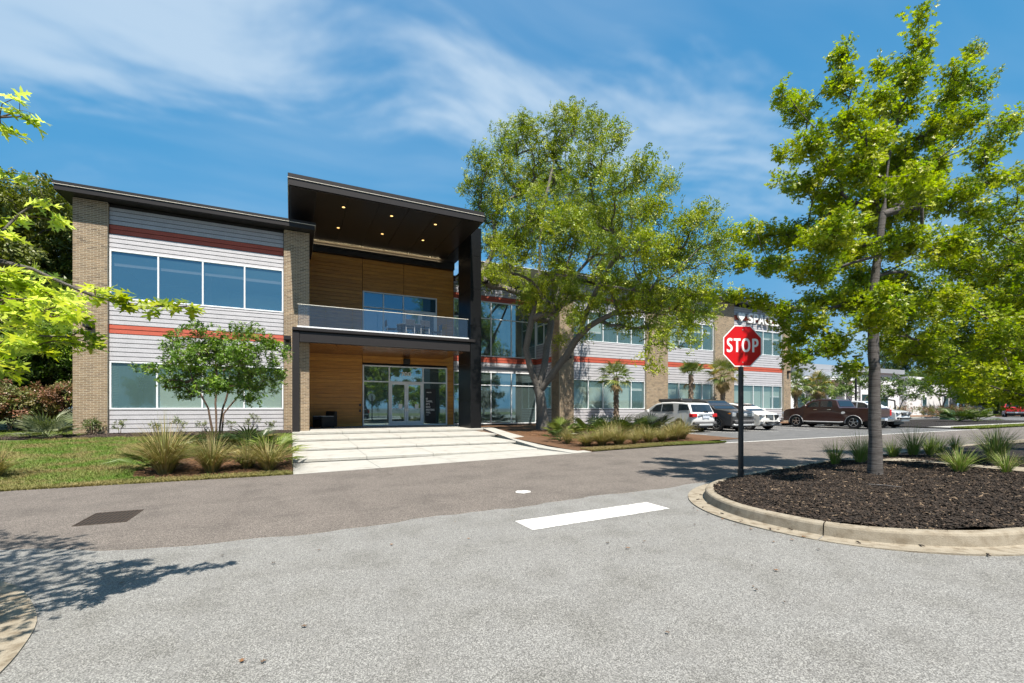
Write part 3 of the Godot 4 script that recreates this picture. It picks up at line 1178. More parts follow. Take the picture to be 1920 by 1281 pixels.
	var px := [-0.03, 0.95, 2.22, 3.49, 4.76, 6.03, 7.30, 8.29]
	for i in px.size() - 1:
		var b := MB.new()
		b.bevelled(Vector3(px[i] + 0.006, 10.535, -26.44), Vector3(px[i + 1] - 0.006, 10.56, -20.28), 0.004)
		part(bld, "soffit_panel", b.mesh(), M.soffit_metal)
	for q in [[2.1, 21.35], [4.2, 21.35], [6.3, 21.4], [2.1, 23.9], [4.2, 23.75], [6.3, 23.7]]:
		var b := MB.new()
		b.lathe([[0.0, -0.012], [0.065, -0.012], [0.066, 0.0]], Transform3D(Basis(), Vector3(q[0], 10.535, -q[1])), 14)
		var lamp := part(bld, "downlight", b.mesh(), M.downlight)
		var ring := MB.new()
		ring.lathe([[0.066, -0.010], [0.085, -0.014], [0.092, 0.0]], Transform3D(Basis(), Vector3(q[0], 10.535, -q[1])), 14)
		part(lamp, "trim_ring", ring.mesh(), M.dark_metal)
		var l := SpotLight3D.new()
		l.name = "downlight_beam"
		l.light_energy = 0.2
		l.light_color = Color(1.0, 0.82, 0.58)
		l.spot_angle = 55.0
		l.spot_range = 14.0
		l.spot_attenuation = 2.0
		l.light_size = 0.065
		l.shadow_enabled = true
		l.position = Vector3(q[0], 10.50, -q[1])
		l.rotation.x = -PI / 2
		lamp.add_child(l)
	# concealed strip along the top of the beam washes the back of the soffit
	var cove := boxpart(bld, "cove_light", Vector3(0.95, 10.36, -26.43), Vector3(8.1, 10.375, -26.39), M.cove_strip)
	boxpart(cove, "cover_lip", Vector3(0.93, 10.32, -26.38), Vector3(8.12, 10.40, -26.37), M.dark_metal)
	boxpart(cove, "cover_base", Vector3(0.93, 10.32, -26.45), Vector3(8.12, 10.335, -26.38), M.dark_metal)
	var al := AreaLight3D.new()
	al.name = "cove_wash"
	al.area_size = Vector2(7.1, 0.04)
	al.light_energy = 3.6
	al.light_color = Color(1.0, 0.90, 0.70)
	al.area_range = 6.0
	al.shadow_enabled = true
	al.position = Vector3(4.52, 10.38, -26.41)
	al.rotation.x = PI / 2
	cove.add_child(al)
	boxpart(bld, "roof_deck", Vector3(8.36, 10.57, -27.4), Vector3(9.12, 11.0, -23.95), M.dark_metal)
	# left post, front beam, balcony slab
	boxpart(bld, "steel_post", Vector3(0.05, 0.56, -22.32), Vector3(0.33, 4.99, -22.0), M.fascia_metal, 0.008)
	boxpart(bld, "beam", Vector3(0.34, 4.54, -22.28), Vector3(8.33, 4.98, -22.02), M.fascia_metal, 0.008)
	boxpart(bld, "balcony_slab", Vector3(0.05, 5.03, -26.69), Vector3(8.60, 5.17, -21.94), M.fascia_metal, 0.008)
	boxpart(bld, "beam", Vector3(0.36, 4.99, -26.0), Vector3(8.33, 5.03, -22.06), M.backing)
	for i in 6:
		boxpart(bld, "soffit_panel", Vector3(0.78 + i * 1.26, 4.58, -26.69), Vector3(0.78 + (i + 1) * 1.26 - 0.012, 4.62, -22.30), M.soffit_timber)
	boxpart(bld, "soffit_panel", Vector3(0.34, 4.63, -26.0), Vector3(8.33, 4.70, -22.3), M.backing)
	# tall clad pier
	var cuts := [0.575, 2.02, 3.95, 5.88, 7.80, 9.5, 11.0]
	for i in cuts.size() - 1:
		boxpart(bld, "cladding_panel", Vector3(8.35, cuts[i] + 0.005, -23.9), Vector3(8.94, cuts[i + 1] - 0.004, -22.0), M.steel_cladding, 0.008)
	boxpart(bld, "pier_core", Vector3(8.38, 0.5, -23.87), Vector3(8.91, 10.96, -22.03), M.backing)
	# glass balustrade
	var rail := holder(bld, "balustrade")
	var gx := [0.28, 1.41, 2.55, 3.68, 4.81, 5.95, 7.07, 8.22]
	for i in gx.size() - 1:
		var b := MB.new()
		b.face(Vector3(gx[i] + 0.008, 5.22, -22.07), Vector3(gx[i + 1] - 0.008, 5.22, -22.07), Vector3(gx[i + 1] - 0.008, 6.19, -22.07), Vector3(gx[i] + 0.008, 6.19, -22.07), Vector3.BACK)
		part(rail, "glass_panel", b.mesh(), M.rail_glass)
	var sb := MB.new()
	sb.face(Vector3(0.28, 5.22, -22.09), Vector3(0.28, 5.22, -22.68), Vector3(0.28, 6.19, -22.68), Vector3(0.28, 6.19, -22.09), Vector3.LEFT)
	part(rail, "glass_panel", sb.mesh(), M.rail_glass)
	boxpart(rail, "handrail", Vector3(0.26, 6.19, -22.085), Vector3(8.25, 6.215, -22.055), M.flashing, 0.004)
	boxpart(rail, "base_shoe", Vector3(0.24, 5.171, -22.10), Vector3(8.27, 5.245, -22.04), M.window_frame, 0.006)
	# sunshade of louvre blades in front of the glazed wall
	var shade := holder(bld, "sunshade")
	for i in 8:
		var z := -23.4 - i * 0.46
		var b := MB.new()
		b.obox(Transform3D(Basis(Vector3.RIGHT, deg_to_rad(-28)), Vector3(11.75, 9.72, z)), Vector3(5.36, 0.03, 0.20))
		part(shade, "louvre_blade", b.mesh(), M.louvre)
	for x in [9.04, 11.75, 14.40]:
		boxpart(shade, "bracket", Vector3(x - 0.03, 9.58, -26.8), Vector3(x + 0.03, 9.66, -23.3), M.dark_metal)
	# wall lanterns
	for q in [[-6.92, 4.55, 22.7, 0.30], [-0.14, 4.52, 22.7, 0.28], [15.45, 4.55, 23.8, 0.26], [37.1, 4.4, 23.8, 0.26]]:
		var o := holder(bld, "wall_lantern", Transform3D(Basis(), Vector3(q[0], q[1], -q[2])))
		boxpart(o, "shade", Vector3(-q[3] / 2, 0.14, 0.0), Vector3(q[3] / 2, 0.32, 0.26), M.dark_metal, 0.01)
		boxpart(o, "mount", Vector3(-0.06, 0.05, 0.0), Vector3(0.06, 0.14, 0.05), M.dark_metal, 0.006)
	# loudspeaker and door readers on the timber
	boxpart(bld, "loudspeaker", Vector3(5.92, 4.19, -26.70), Vector3(6.28, 4.50, -26.46), M.black_plastic, 0.02)
	var rd := boxpart(bld, "card_reader", Vector3(3.44, 1.72, -26.70), Vector3(3.56, 1.86, -26.65), M.black_plastic, 0.01)
	boxpart(bld, "intercom", Vector3(3.45, 1.40, -26.70), Vector3(3.55, 1.55, -26.66), M.black_plastic, 0.01)
	# lettering on the far bay
	var sg := holder(bld, "wall_sign", front(30.9, 23.92))
	sg.set_meta("label", "raised white wall lettering with a heart-shaped emblem")
	var hb := MB.new()
	var hp := PackedVector2Array()
	for i in 28:
		var a := TAU * i / 28.0
		hp.append(Vector2(16.0 * pow(sin(a), 3.0), 13.0 * cos(a) - 5.0 * cos(2 * a) - 2.0 * cos(3 * a) - cos(4 * a)) * 0.024)
	var ix := Geometry2D.triangulate_polygon(hp)
	for i in range(0, ix.size(), 3):
		hb.tri(Vector3(hp[ix[i]].x, hp[ix[i]].y, 0.2), Vector3(hp[ix[i + 1]].x, hp[ix[i + 1]].y, 0.2), Vector3(hp[ix[i + 2]].x, hp[ix[i + 2]].y, 0.2), Vector3.BACK, Vector3.BACK, Vector3.BACK)
	for i in hp.size():
		var a := hp[i]
		var e := hp[(i + 1) % hp.size()]
		hb.face(Vector3(a.x, a.y, 0.06), Vector3(e.x, e.y, 0.06), Vector3(e.x, e.y, 0.2), Vector3(a.x, a.y, 0.2), Vector3(a.x + e.x, a.y + e.y + 0.001, 0))
	part(sg, "emblem", hb.mesh(), M.white_plastic, Transform3D(Basis(), Vector3(0.45, 8.72, 0)))
	var cx := 1.20
	for s in ["S", "P", "A", "C", "E", "S", "."]:
		var w: float = 0.58 if s != "." else 0.18
		letters(sg, "letter", s, M.white_plastic, Transform3D(Basis(), Vector3(cx + w / 2, 8.68 if s != "." else 8.37, 0.13)), 0.76 if s != "." else 0.16, 0.14, w)
		cx += w + 0.07
	# floors, ceilings and inner walls, so that the windows look into rooms
	for q in [[-7.38, 0.72, 23.0], [0.74, 14.86, 27.0], [14.92, 37.46, 24.15]]:
		boxpart(bld, "floor_slab", Vector3(q[0], 0.2, -36.0), Vector3(q[1], 0.58, -q[2]), M.interior_floor)
		boxpart(bld, "floor_slab", Vector3(q[0], 4.5, -36.0), Vector3(q[1], 5.16, -q[2]), M.interior_floor)
		boxpart(bld, "ceiling", Vector3(q[0], 3.62 if q[2] < 26.0 else 4.2, -36.0), Vector3(q[1], 3.68 if q[2] < 26.0 else 4.26, -q[2] - 0.1), M.interior_ceiling)
		boxpart(bld, "ceiling", Vector3(q[0], 8.5, -36.0), Vector3(q[1], 8.56, -q[2] - 0.1), M.interior_ceiling)
		boxpart(bld, "inner_wall", Vector3(q[0], 0.58, -31.5), Vector3(q[1], 9.6, -31.4), M.interior_wall)
	for x in [-7.42, 0.70, 14.90, 37.44]:
		boxpart(bld, "outer_wall" if x < -7 or x > 37 else "inner_wall", Vector3(x, 0.2, -40.0), Vector3(x + 0.05, 9.62, -27.0 if x > 0 and x < 20 else -24.1), M.interior_wall)
	for x in [-3.4, 17.0, 19.4, 26.1, 33.5]:
		boxpart(bld, "inner_wall", Vector3(x, 5.16, -31.4), Vector3(x + 0.1, 8.5, -24.9), M.interior_wall)
	boxpart(bld, "outer_wall", Vector3(-7.38, 0.2, -40.1), Vector3(37.46, 9.62, -40.0), M.siding)


func doors(t: Transform3D, w: float, y0: float, y1: float) -> void:
	for s in 2:
		var o := holder(bld, "door", t * Transform3D(Basis(), Vector3(w / 2 * s, 0, 0)))
		var lw := w / 2 - 0.006
		var f := MB.new()
		f.bevelled(Vector3(0.004, y0, -0.05), Vector3(0.11, y1, 0.035), 0.005)
		f.bevelled(Vector3(lw - 0.11, y0, -0.05), Vector3(lw, y1, 0.035), 0.005)
		f.bevelled(Vector3(0.11, y1 - 0.11, -0.05), Vector3(lw - 0.11, y1, 0.034), 0.005)
		f.bevelled(Vector3(0.11, y0, -0.05), Vector3(lw - 0.11, y0 + 0.25, 0.034), 0.005)
		part(o, "stile_frame", f.mesh(), M.window_frame)
		boxpart(o, "push_bar", Vector3(0.11, y0 + 0.95, -0.03), Vector3(lw - 0.11, y0 + 0.99, 0.03), M.window_frame, 0.004)
		var h := MB.new()
		var hx := lw - 0.05 if s == 0 else 0.05
		h.tube(PackedVector3Array([Vector3(hx, y0 + 0.85, 0.03), Vector3(hx, y0 + 0.85, 0.09), Vector3(hx, y0 + 1.2, 0.09), Vector3(hx, y0 + 1.2, 0.03)]), PackedFloat32Array([0.012, 0.012, 0.012, 0.012]), 6)
		part(o, "pull_handle", h.mesh(), M.chrome)


const STREET_CLUMPS := [
	[-0.06, 7.66, 0.70, 0.09, 0.20], [0.85, 7.78, 0.29, 0.16, 0.28], [0.19, 6.93, 0.45, 0.24, 0.29], [0.73, 6.77, 0.07, 0.30, 0.31], [-0.21, 7.74, -0.45, 0.18, 0.24], [-1.67, 6.16, 0.39, 0.21, 0.26],
	[-1.69, 5.50, 0.53, 0.26, 0.26], [1.12, 7.94, -0.39, 0.14, 0.32], [-0.61, 6.28, 0.37, 0.20, 0.28], [-0.76, 5.67, 0.36, 0.27, 0.27], [3.24, 8.57, 0.20, 0.15, 0.13], [1.28, 7.21, 0.70, 0.17, 0.17],
	[2.28, 7.36, 0.18, 0.26, 0.27], [1.59, 6.93, 0.84, 0.17, 0.16], [1.48, 6.43, 0.33, 0.35, 0.32], [0.31, 5.80, 1.12, 0.22, 0.22], [-1.16, 7.00, -0.94, 0.15, 0.15], [-0.27, 7.10, -1.16, 0.26, 0.27],
	[-0.92, 6.01, -0.52, 0.26, 0.29], [-0.77, 6.12, -1.05, 0.19, 0.16], [-0.22, 5.78, -0.59, 0.35, 0.31], [-1.44, 4.96, 0.51, 0.29, 0.28], [1.21, 6.10, -0.13, 0.41, 0.36], [1.19, 5.62, 0.33, 0.36, 0.34],
	[1.30, 5.86, 1.18, 0.19, 0.20], [0.59, 5.61, 1.59, 0.11, 0.14], [3.02, 6.25, 0.45, 0.27, 0.24], [-1.53, 5.27, -0.67, 0.16, 0.09], [-0.60, 5.43, -0.90, 0.31, 0.17], [0.34, 5.31, -0.89, 0.39, 0.32],
	[0.72, 5.22, -0.25, 0.40, 0.34], [1.95, 5.30, -0.22, 0.41, 0.36], [0.99, 4.90, 0.77, 0.34, 0.24], [2.89, 5.69, 0.57, 0.24, 0.14], [-2.18, 4.33, -0.91, 0.20, 0.10], [-0.76, 4.67, -1.58, 0.33, 0.18],
	[-0.33, 4.67, -1.22, 0.37, 0.26], [-1.83, 3.84, 0.22, 0.32, 0.25], [-0.59, 3.79, 0.72, 0.37, 0.26], [0.24, 3.90, 0.90, 0.32, 0.22], [3.21, 5.19, 0.27, 0.25, 0.15], [-2.21, 3.83, -0.90, 0.20, 0.09],
	[-1.36, 3.88, -1.02, 0.33, 0.15], [-1.49, 3.49, -0.18, 0.34, 0.20], [-0.32, 4.03, -0.18, 0.33, 0.26], [-2.10, 3.41, -1.58, 0.22, 0.05], [-1.65, 3.36, -1.47, 0.25, 0.07], [-1.28, 3.29, -1.29, 0.26, 0.08],
	[-1.06, 3.04, -0.96, 0.26, 0.12], [-1.23, 2.74, -0.38, 0.32, 0.18], [-0.88, 2.78, -1.10, 0.17, 0.08], [-0.98, 2.45, -0.81, 0.26, 0.11], [-1.44, 2.10, -0.39, 0.28, 0.10], [-1.12, 2.30, -0.13, 0.32, 0.17],
	[-0.14, 1.94, -0.31, 0.25, 0.10], [0.78, 2.92, 0.14, 0.42, 0.25], [1.90, 2.39, -0.20, 0.44, 0.23], [0.17, 3.27, -0.43, 0.38, 0.26], [2.41, 3.32, -0.02, 0.41, 0.28], [1.42, 3.70, -0.30, 0.45, 0.27],
	[1.63, 5.07, -0.77, 0.39, 0.34], [-2.04, 3.93, 0.56, 0.28, 0.24], [1.83, 6.07, -0.67, 0.39, 0.34], [-1.05, 4.48, 1.04, 0.28, 0.24], [1.65, 4.01, -0.98, 0.43, 0.26], [-1.71, 2.78, 0.94, 0.29, 0.17],
	[0.62, 3.50, -1.26, 0.37, 0.20], [-1.38, 2.55, 0.66, 0.31, 0.15], [2.19, 2.67, -0.93, 0.44, 0.19],
]

const STREET_LIMBS := [
	[Vector3(0.01, -0.05, 0.00), Vector3(0.01, 0.69, 0.00), Vector3(0.01, 1.45, 0.00), Vector3(-0.02, 2.40, -0.01), Vector3(-0.01, 3.35, -0.01), Vector3(0.06, 4.02, 0.03), Vector3(0.19, 4.71, 0.04), Vector3(0.36, 5.70, 0.06), Vector3(0.62, 6.69, 0.13), Vector3(0.94, 7.80, 0.23)],
]

const SECOND_CLUMPS := [
	[0.01, 6.47, -0.50, 0.29, 0.23], [0.40, 5.92, -0.78, 0.47, 0.42], [0.09, 5.42, -1.15, 0.48, 0.31], [0.20, 4.88, -1.69, 0.63, 0.38], [-0.01, 4.52, -0.98, 0.63, 0.52], [1.56, 5.19, -0.94, 0.57, 0.62],
	[-4.20, 3.19, -0.17, 0.45, 0.31], [-1.43, 3.34, -0.57, 0.60, 0.47], [1.67, 3.58, -0.97, 0.58, 0.63], [-1.08, 2.74, -1.13, 0.62, 0.39], [0.97, 2.61, -1.14, 0.69, 0.50], [-2.58, 1.70, 0.28, 0.52, 0.28],
	[-2.40, 2.99, -1.06, 0.39, 0.28], [-1.60, 3.60, 0.23, 0.49, 0.49], [0.19, 5.08, -0.09, 0.55, 0.55], [0.63, 3.18, 0.00, 0.56, 0.56], [-3.88, 1.82, 0.05, 0.39, 0.20], [-1.28, 5.68, 0.50, 0.45, 0.49],
	[-0.74, 6.88, 0.51, 0.40, 0.50], [2.81, 2.07, -0.31, 0.62, 0.50], [2.43, 5.25, 0.11, 0.71, 0.71], [-0.95, 3.10, 0.89, 0.57, 0.57], [2.61, 6.99, 0.07, 0.60, 0.72], [1.93, 4.37, -1.29, 0.65, 0.52],
	[-3.63, 2.55, 0.45, 0.43, 0.35], [-0.70, 3.90, 1.10, 0.56, 0.56], [-0.73, 1.62, -0.84, 0.45, 0.18], [-3.79, 2.06, -0.36, 0.34, 0.17], [-2.20, 7.13, 0.91, 0.27, 0.44], [0.64, 1.59, -1.19, 0.56, 0.17],
	[-2.22, 1.40, 0.07, 0.45, 0.14], [-1.86, 1.51, 0.22, 0.45, 0.16], [0.32, 1.88, -1.79, 0.46, 0.18],
]

const SECOND_LIMBS := [
	[Vector3(0.04, -0.08, 0.01), Vector3(0.02, 1.49, 0.00), Vector3(-0.02, 3.13, -0.02), Vector3(0.04, 4.54, 0.01), Vector3(0.22, 6.07, 0.10), Vector3(0.43, 7.84, 0.20)],
]

const OAK_CLUMPS := [
	[-3.09, 14.47, -1.03, 0.86, 0.97], [-3.07, 13.63, -2.02, 0.83, 0.95], [-0.24, 17.91, -4.05, 1.00, 1.00], [-0.98, 15.83, -0.13, 0.98, 1.15], [0.88, 16.71, 0.39, 0.99, 0.99], [2.18, 17.43, 0.28, 0.78, 0.90],
	[0.88, 14.80, 3.41, 0.88, 0.99], [0.02, 12.72, 6.11, 0.59, 0.77], [1.02, 15.29, -0.68, 1.52, 1.34], [-0.42, 14.92, -2.91, 1.60, 1.41], [0.16, 12.32, 3.90, 1.35, 1.15], [-0.27, 10.49, 6.90, 0.95, 0.65],
	[0.11, 10.47, 8.02, 0.70, 0.54], [2.85, 11.44, 6.17, 0.53, 0.53], [-1.76, 12.64, -2.64, 1.36, 1.11], [-2.31, 10.25, 3.19, 1.32, 1.08], [3.92, 13.70, -2.56, 1.89, 1.56], [1.36, 10.34, 4.74, 1.24, 0.99],
	[1.70, 9.80, 6.30, 1.03, 0.84], [-2.30, 10.63, -2.17, 1.03, 0.72], [-2.65, 9.13, 1.94, 1.13, 0.87], [-1.32, 8.58, 3.92, 1.12, 0.92], [3.09, 10.36, 1.27, 1.35, 1.06], [0.11, 7.53, 8.16, 1.03, 0.74],
	[1.72, 8.50, 8.37, 0.80, 0.42], [2.65, 8.87, 8.59, 0.68, 0.43], [2.22, 7.63, 9.33, 0.73, 0.53], [2.57, 7.67, 7.57, 0.99, 0.76], [3.84, 7.20, 8.29, 0.54, 0.62], [-2.43, 8.97, -4.35, 0.71, 0.58],
	[-2.43, 8.34, -1.33, 0.94, 0.58], [-0.57, 8.40, -1.56, 0.79, 0.73], [1.11, 7.57, 0.58, 0.93, 0.76], [0.20, 7.01, -1.39, 0.86, 0.92], [-0.16, 6.70, 6.26, 0.99, 0.58], [0.93, 6.34, 7.59, 1.16, 0.65],
	[4.76, 6.78, 6.26, 1.10, 0.75], [3.63, 5.66, 5.72, 1.10, 0.60], [1.68, 5.84, 5.46, 0.97, 0.53], [4.29, 5.42, 7.32, 0.57, 0.47], [1.23, 4.00, 7.57, 0.61, 0.39], [0.69, 3.09, 7.69, 0.47, 0.26],
	[2.12, 3.98, 8.13, 0.43, 0.35], [-0.45, 5.32, 3.83, 0.50, 0.45], [2.10, 5.14, -1.43, 0.44, 0.44], [1.92, 7.07, 1.90, 0.84, 0.73], [1.38, 6.62, 5.28, 0.87, 0.53], [1.93, 4.59, 7.60, 0.66, 0.40],
	[2.07, 15.20, -3.41, 1.49, 1.35], [5.72, 13.24, -2.74, 1.54, 1.40], [-1.61, 9.17, 4.81, 1.02, 0.93], [0.89, 8.47, 6.03, 1.02, 0.83], [1.09, 12.69, -4.44, 1.37, 1.24], [3.09, 8.11, 5.99, 0.97, 0.73],
	[-1.77, 7.47, 4.18, 0.81, 0.62], [6.03, 10.63, -2.03, 1.17, 0.89], [-3.15, 8.03, 2.39, 0.85, 0.65], [0.62, 5.85, 2.56, 0.69, 0.53], [1.39, 6.14, 3.49, 0.73, 0.47], [1.89, 5.39, 4.29, 0.66, 0.41],
	[0.06, 6.61, 1.18, 0.72, 0.56], [-1.31, 6.89, 0.50, 0.67, 0.56], [0.02, 7.72, 2.27, 0.91, 0.59], [-0.93, 7.32, 1.25, 0.71, 0.60], [2.00, 4.95, 5.46, 0.58, 0.34], [1.28, 4.86, 2.32, 0.38, 0.27],
	[1.83, 5.92, 6.49, 0.79, 0.46], [2.59, 4.80, 7.97, 0.57, 0.35],
]

const OAK_LIMBS := [
	[Vector3(-0.01, -0.01, 0.03), Vector3(-0.04, 0.89, 0.01), Vector3(-0.12, 1.76, -0.03), Vector3(-0.25, 2.34, -0.09)],
	[Vector3(-0.25, 2.34, -0.09), Vector3(-0.63, 3.29, -0.17), Vector3(-0.96, 4.34, -0.10), Vector3(-0.90, 5.31, 0.15), Vector3(-0.72, 6.68, 0.46), Vector3(-0.54, 8.38, 0.55), Vector3(-0.34, 10.43, 0.42), Vector3(-0.03, 12.52, 0.35), Vector3(0.54, 14.64, 0.40)],
	[Vector3(-0.20, 2.25, -0.06), Vector3(0.17, 3.38, -0.11), Vector3(0.55, 4.62, -0.48), Vector3(1.21, 6.27, -1.05), Vector3(2.02, 8.33, -1.54), Vector3(3.13, 11.09, -1.67), Vector3(4.09, 13.87, -1.64), Vector3(4.68, 16.50, -1.36)],
	[Vector3(-0.12, 2.14, -0.03), Vector3(0.28, 2.98, 0.61), Vector3(0.67, 3.91, 1.25), Vector3(0.95, 4.69, 1.83), Vector3(1.04, 5.24, 2.88), Vector3(1.36, 5.67, 4.15), Vector3(1.82, 6.09, 5.48), Vector3(2.32, 6.65, 6.61), Vector3(2.79, 7.38, 7.51)],
	[Vector3(-0.90, 5.31, 0.15), Vector3(-1.61, 6.31, 0.47), Vector3(-2.37, 7.54, 0.77), Vector3(-2.94, 9.09, 0.71), Vector3(-3.26, 11.01, 0.45)],
	[Vector3(0.95, 4.69, 1.83), Vector3(0.92, 6.53, 3.26), Vector3(1.06, 8.32, 5.11), Vector3(1.41, 9.50, 6.61)],
	[Vector3(1.36, 5.67, 4.15), Vector3(1.93, 5.54, 5.53), Vector3(2.42, 5.25, 6.67), Vector3(2.79, 4.67, 7.51)],
]

const MYRTLE_CLUMPS := [
	[-0.49, 4.03, -0.35, 0.36, 0.18], [0.00, 3.81, -0.61, 0.48, 0.30], [0.90, 3.97, -0.45, 0.57, 0.26], [1.40, 3.96, 0.99, 0.21, 0.16], [-1.15, 3.58, -1.11, 0.48, 0.33], [-0.47, 3.38, -0.66, 0.63, 0.44],
	[0.54, 3.37, -0.10, 0.66, 0.44], [1.50, 3.34, 1.36, 0.59, 0.38], [1.97, 3.23, 1.73, 0.31, 0.24], [-0.77, 2.60, -0.24, 0.61, 0.43], [0.02, 2.65, -0.50, 0.74, 0.52], [1.09, 2.67, 0.90, 0.70, 0.49],
	[1.87, 2.61, 0.84, 0.51, 0.40], [-1.15, 2.98, -0.30, 0.32, 0.25], [-1.69, 2.66, -1.51, 0.45, 0.17], [-2.24, 2.71, -1.95, 0.38, 0.11], [-1.10, 2.15, -0.43, 0.54, 0.25], [-0.55, 2.02, -1.23, 0.65, 0.30],
	[0.65, 2.00, 1.03, 0.62, 0.31], [1.51, 2.06, 0.11, 0.56, 0.34], [-0.86, 1.69, -1.15, 0.38, 0.15], [1.26, 1.61, 1.17, 0.42, 0.17], [2.02, 2.24, 0.55, 0.30, 0.22], [2.35, 3.02, 0.97, 0.18, 0.15],
	[-0.18, 3.19, -1.38, 0.66, 0.50], [1.00, 2.93, 1.64, 0.57, 0.44], [0.26, 2.01, 1.40, 0.57, 0.30], [0.95, 2.33, -0.94, 0.66, 0.39], [-0.55, 2.96, 0.67, 0.51, 0.34],
]

const MYRTLE_LIMBS := [
	[Vector3(0.11, -0.06, -0.01), Vector3(0.04, 0.63, 0.01), Vector3(-0.06, 1.26, 0.07), Vector3(-0.23, 1.67, 0.10), Vector3(-0.47, 2.19, 0.09), Vector3(-0.64, 2.75, 0.12)],
	[Vector3(0.17, -0.06, -0.04), Vector3(0.15, 0.71, -0.11), Vector3(0.12, 1.44, -0.18), Vector3(0.17, 2.18, -0.26), Vector3(0.06, 3.20, -0.43)],
	[Vector3(0.24, -0.06, 0.05), Vector3(0.27, 0.63, 0.06), Vector3(0.38, 1.26, 0.17), Vector3(0.54, 1.80, 0.25), Vector3(0.62, 2.60, 0.40), Vector3(0.76, 3.48, 0.58)],
	[Vector3(0.30, -0.06, 0.02), Vector3(0.34, 0.58, -0.07), Vector3(0.37, 1.07, -0.17), Vector3(0.69, 1.54, -0.12), Vector3(1.15, 2.19, -0.01), Vector3(1.51, 2.85, 0.05)],
]

const NEAR_CLUMPS := [
	[2.58, 3.42, -0.42, 0.07, 0.06], [2.63, 3.40, -0.50, 0.07, 0.04], [2.49, 3.32, -0.57, 0.04, 0.05], [2.56, 3.05, -0.65, 0.09, 0.04], [2.64, 2.87, -0.66, 0.08, 0.04], [2.53, 2.76, -0.67, 0.08, 0.04],
	[2.50, 2.59, -0.57, 0.04, 0.03], [2.68, 2.79, -0.70, 0.05, 0.03], [2.53, 2.33, -0.55, 0.16, 0.09], [2.64, 2.30, -0.61, 0.17, 0.09], [2.78, 2.25, -0.65, 0.16, 0.08], [2.59, 2.11, -0.41, 0.16, 0.10],
	[2.71, 2.08, -0.47, 0.16, 0.09], [2.82, 2.08, -0.58, 0.13, 0.07], [2.62, 1.88, -0.34, 0.17, 0.09], [2.71, 1.90, -0.47, 0.14, 0.07], [2.61, 1.71, -0.29, 0.11, 0.07], [2.81, 1.92, -0.53, 0.12, 0.06],
	[2.90, 1.96, -0.60, 0.11, 0.05], [2.96, 1.90, -0.62, 0.08, 0.04], [2.93, 2.31, -0.64, 0.13, 0.05], [3.05, 2.26, -0.63, 0.13, 0.05], [3.15, 2.21, -0.64, 0.11, 0.05], [3.26, 2.24, -0.64, 0.08, 0.05],
	[3.41, 2.26, -0.62, 0.11, 0.04], [3.50, 2.23, -0.64, 0.06, 0.02], [2.37, 2.49, -0.97, 0.13, 0.04], [2.63, 2.43, -0.84, 0.11, 0.04], [2.35, 2.08, -1.09, 0.16, 0.09], [2.90, 2.14, -0.48, 0.09, 0.04],
]

const NEAR_LIMBS := [
	[Vector3(2.35, 2.41, -0.48), Vector3(2.47, 2.43, -0.58), Vector3(2.63, 2.40, -0.56), Vector3(2.80, 2.32, -0.59), Vector3(2.94, 2.26, -0.63), Vector3(3.12, 2.22, -0.66), Vector3(3.31, 2.23, -0.64), Vector3(3.48, 2.24, -0.61)],
	[Vector3(2.41, 3.19, -0.39), Vector3(2.50, 3.35, -0.51), Vector3(2.60, 3.44, -0.52), Vector3(2.65, 3.44, -0.55)],
	[Vector3(2.31, 2.54, -0.55), Vector3(2.47, 2.61, -0.58), Vector3(2.53, 2.79, -0.67), Vector3(2.62, 2.90, -0.68), Vector3(2.68, 2.87, -0.70)],
	[Vector3(2.47, 1.80, -0.25), Vector3(2.56, 1.88, -0.37), Vector3(2.69, 1.94, -0.47), Vector3(2.84, 1.95, -0.51), Vector3(2.98, 1.91, -0.61)],
	[Vector3(2.44, 2.06, -0.32), Vector3(2.53, 2.11, -0.44), Vector3(2.72, 2.10, -0.46), Vector3(2.85, 2.08, -0.56)],
]


# ---------- trees ----------
func leaf_outline(kind: String) -> PackedVector2Array:
	match kind:
		"lobed":   # pin oak: pointed lobes with deep bays
			return PackedVector2Array([Vector2(0, 0), Vector2(0.05, 0.10), Vector2(0.26, 0.12), Vector2(0.42, 0.06), Vector2(0.34, 0.22), Vector2(0.10, 0.30), Vector2(0.12, 0.40), Vector2(0.36, 0.48), Vector2(0.52, 0.62), Vector2(0.34, 0.62), Vector2(0.11, 0.58), Vector2(0.10, 0.68), Vector2(0.24, 0.82), Vector2(0.10, 0.80), Vector2(0, 1.0), Vector2(-0.10, 0.80), Vector2(-0.24, 0.82), Vector2(-0.10, 0.68), Vector2(-0.11, 0.58), Vector2(-0.34, 0.62), Vector2(-0.52, 0.62), Vector2(-0.36, 0.48), Vector2(-0.12, 0.40), Vector2(-0.10, 0.30), Vector2(-0.34, 0.22), Vector2(-0.42, 0.06), Vector2(-0.26, 0.12), Vector2(-0.05, 0.10)])
		"star":    # the same kind of leaf seen from farther off
			return PackedVector2Array([Vector2(0, 0), Vector2(0.40, 0.10), Vector2(0.12, 0.34), Vector2(0.46, 0.60), Vector2(0.12, 0.62), Vector2(0, 1.0), Vector2(-0.12, 0.62), Vector2(-0.46, 0.60), Vector2(-0.12, 0.34), Vector2(-0.40, 0.10)])
	return PackedVector2Array([Vector2(0, 0), Vector2(0.22, 0.3), Vector2(0.2, 0.65), Vector2(0, 1.0), Vector2(-0.2, 0.65), Vector2(-0.22, 0.3)])


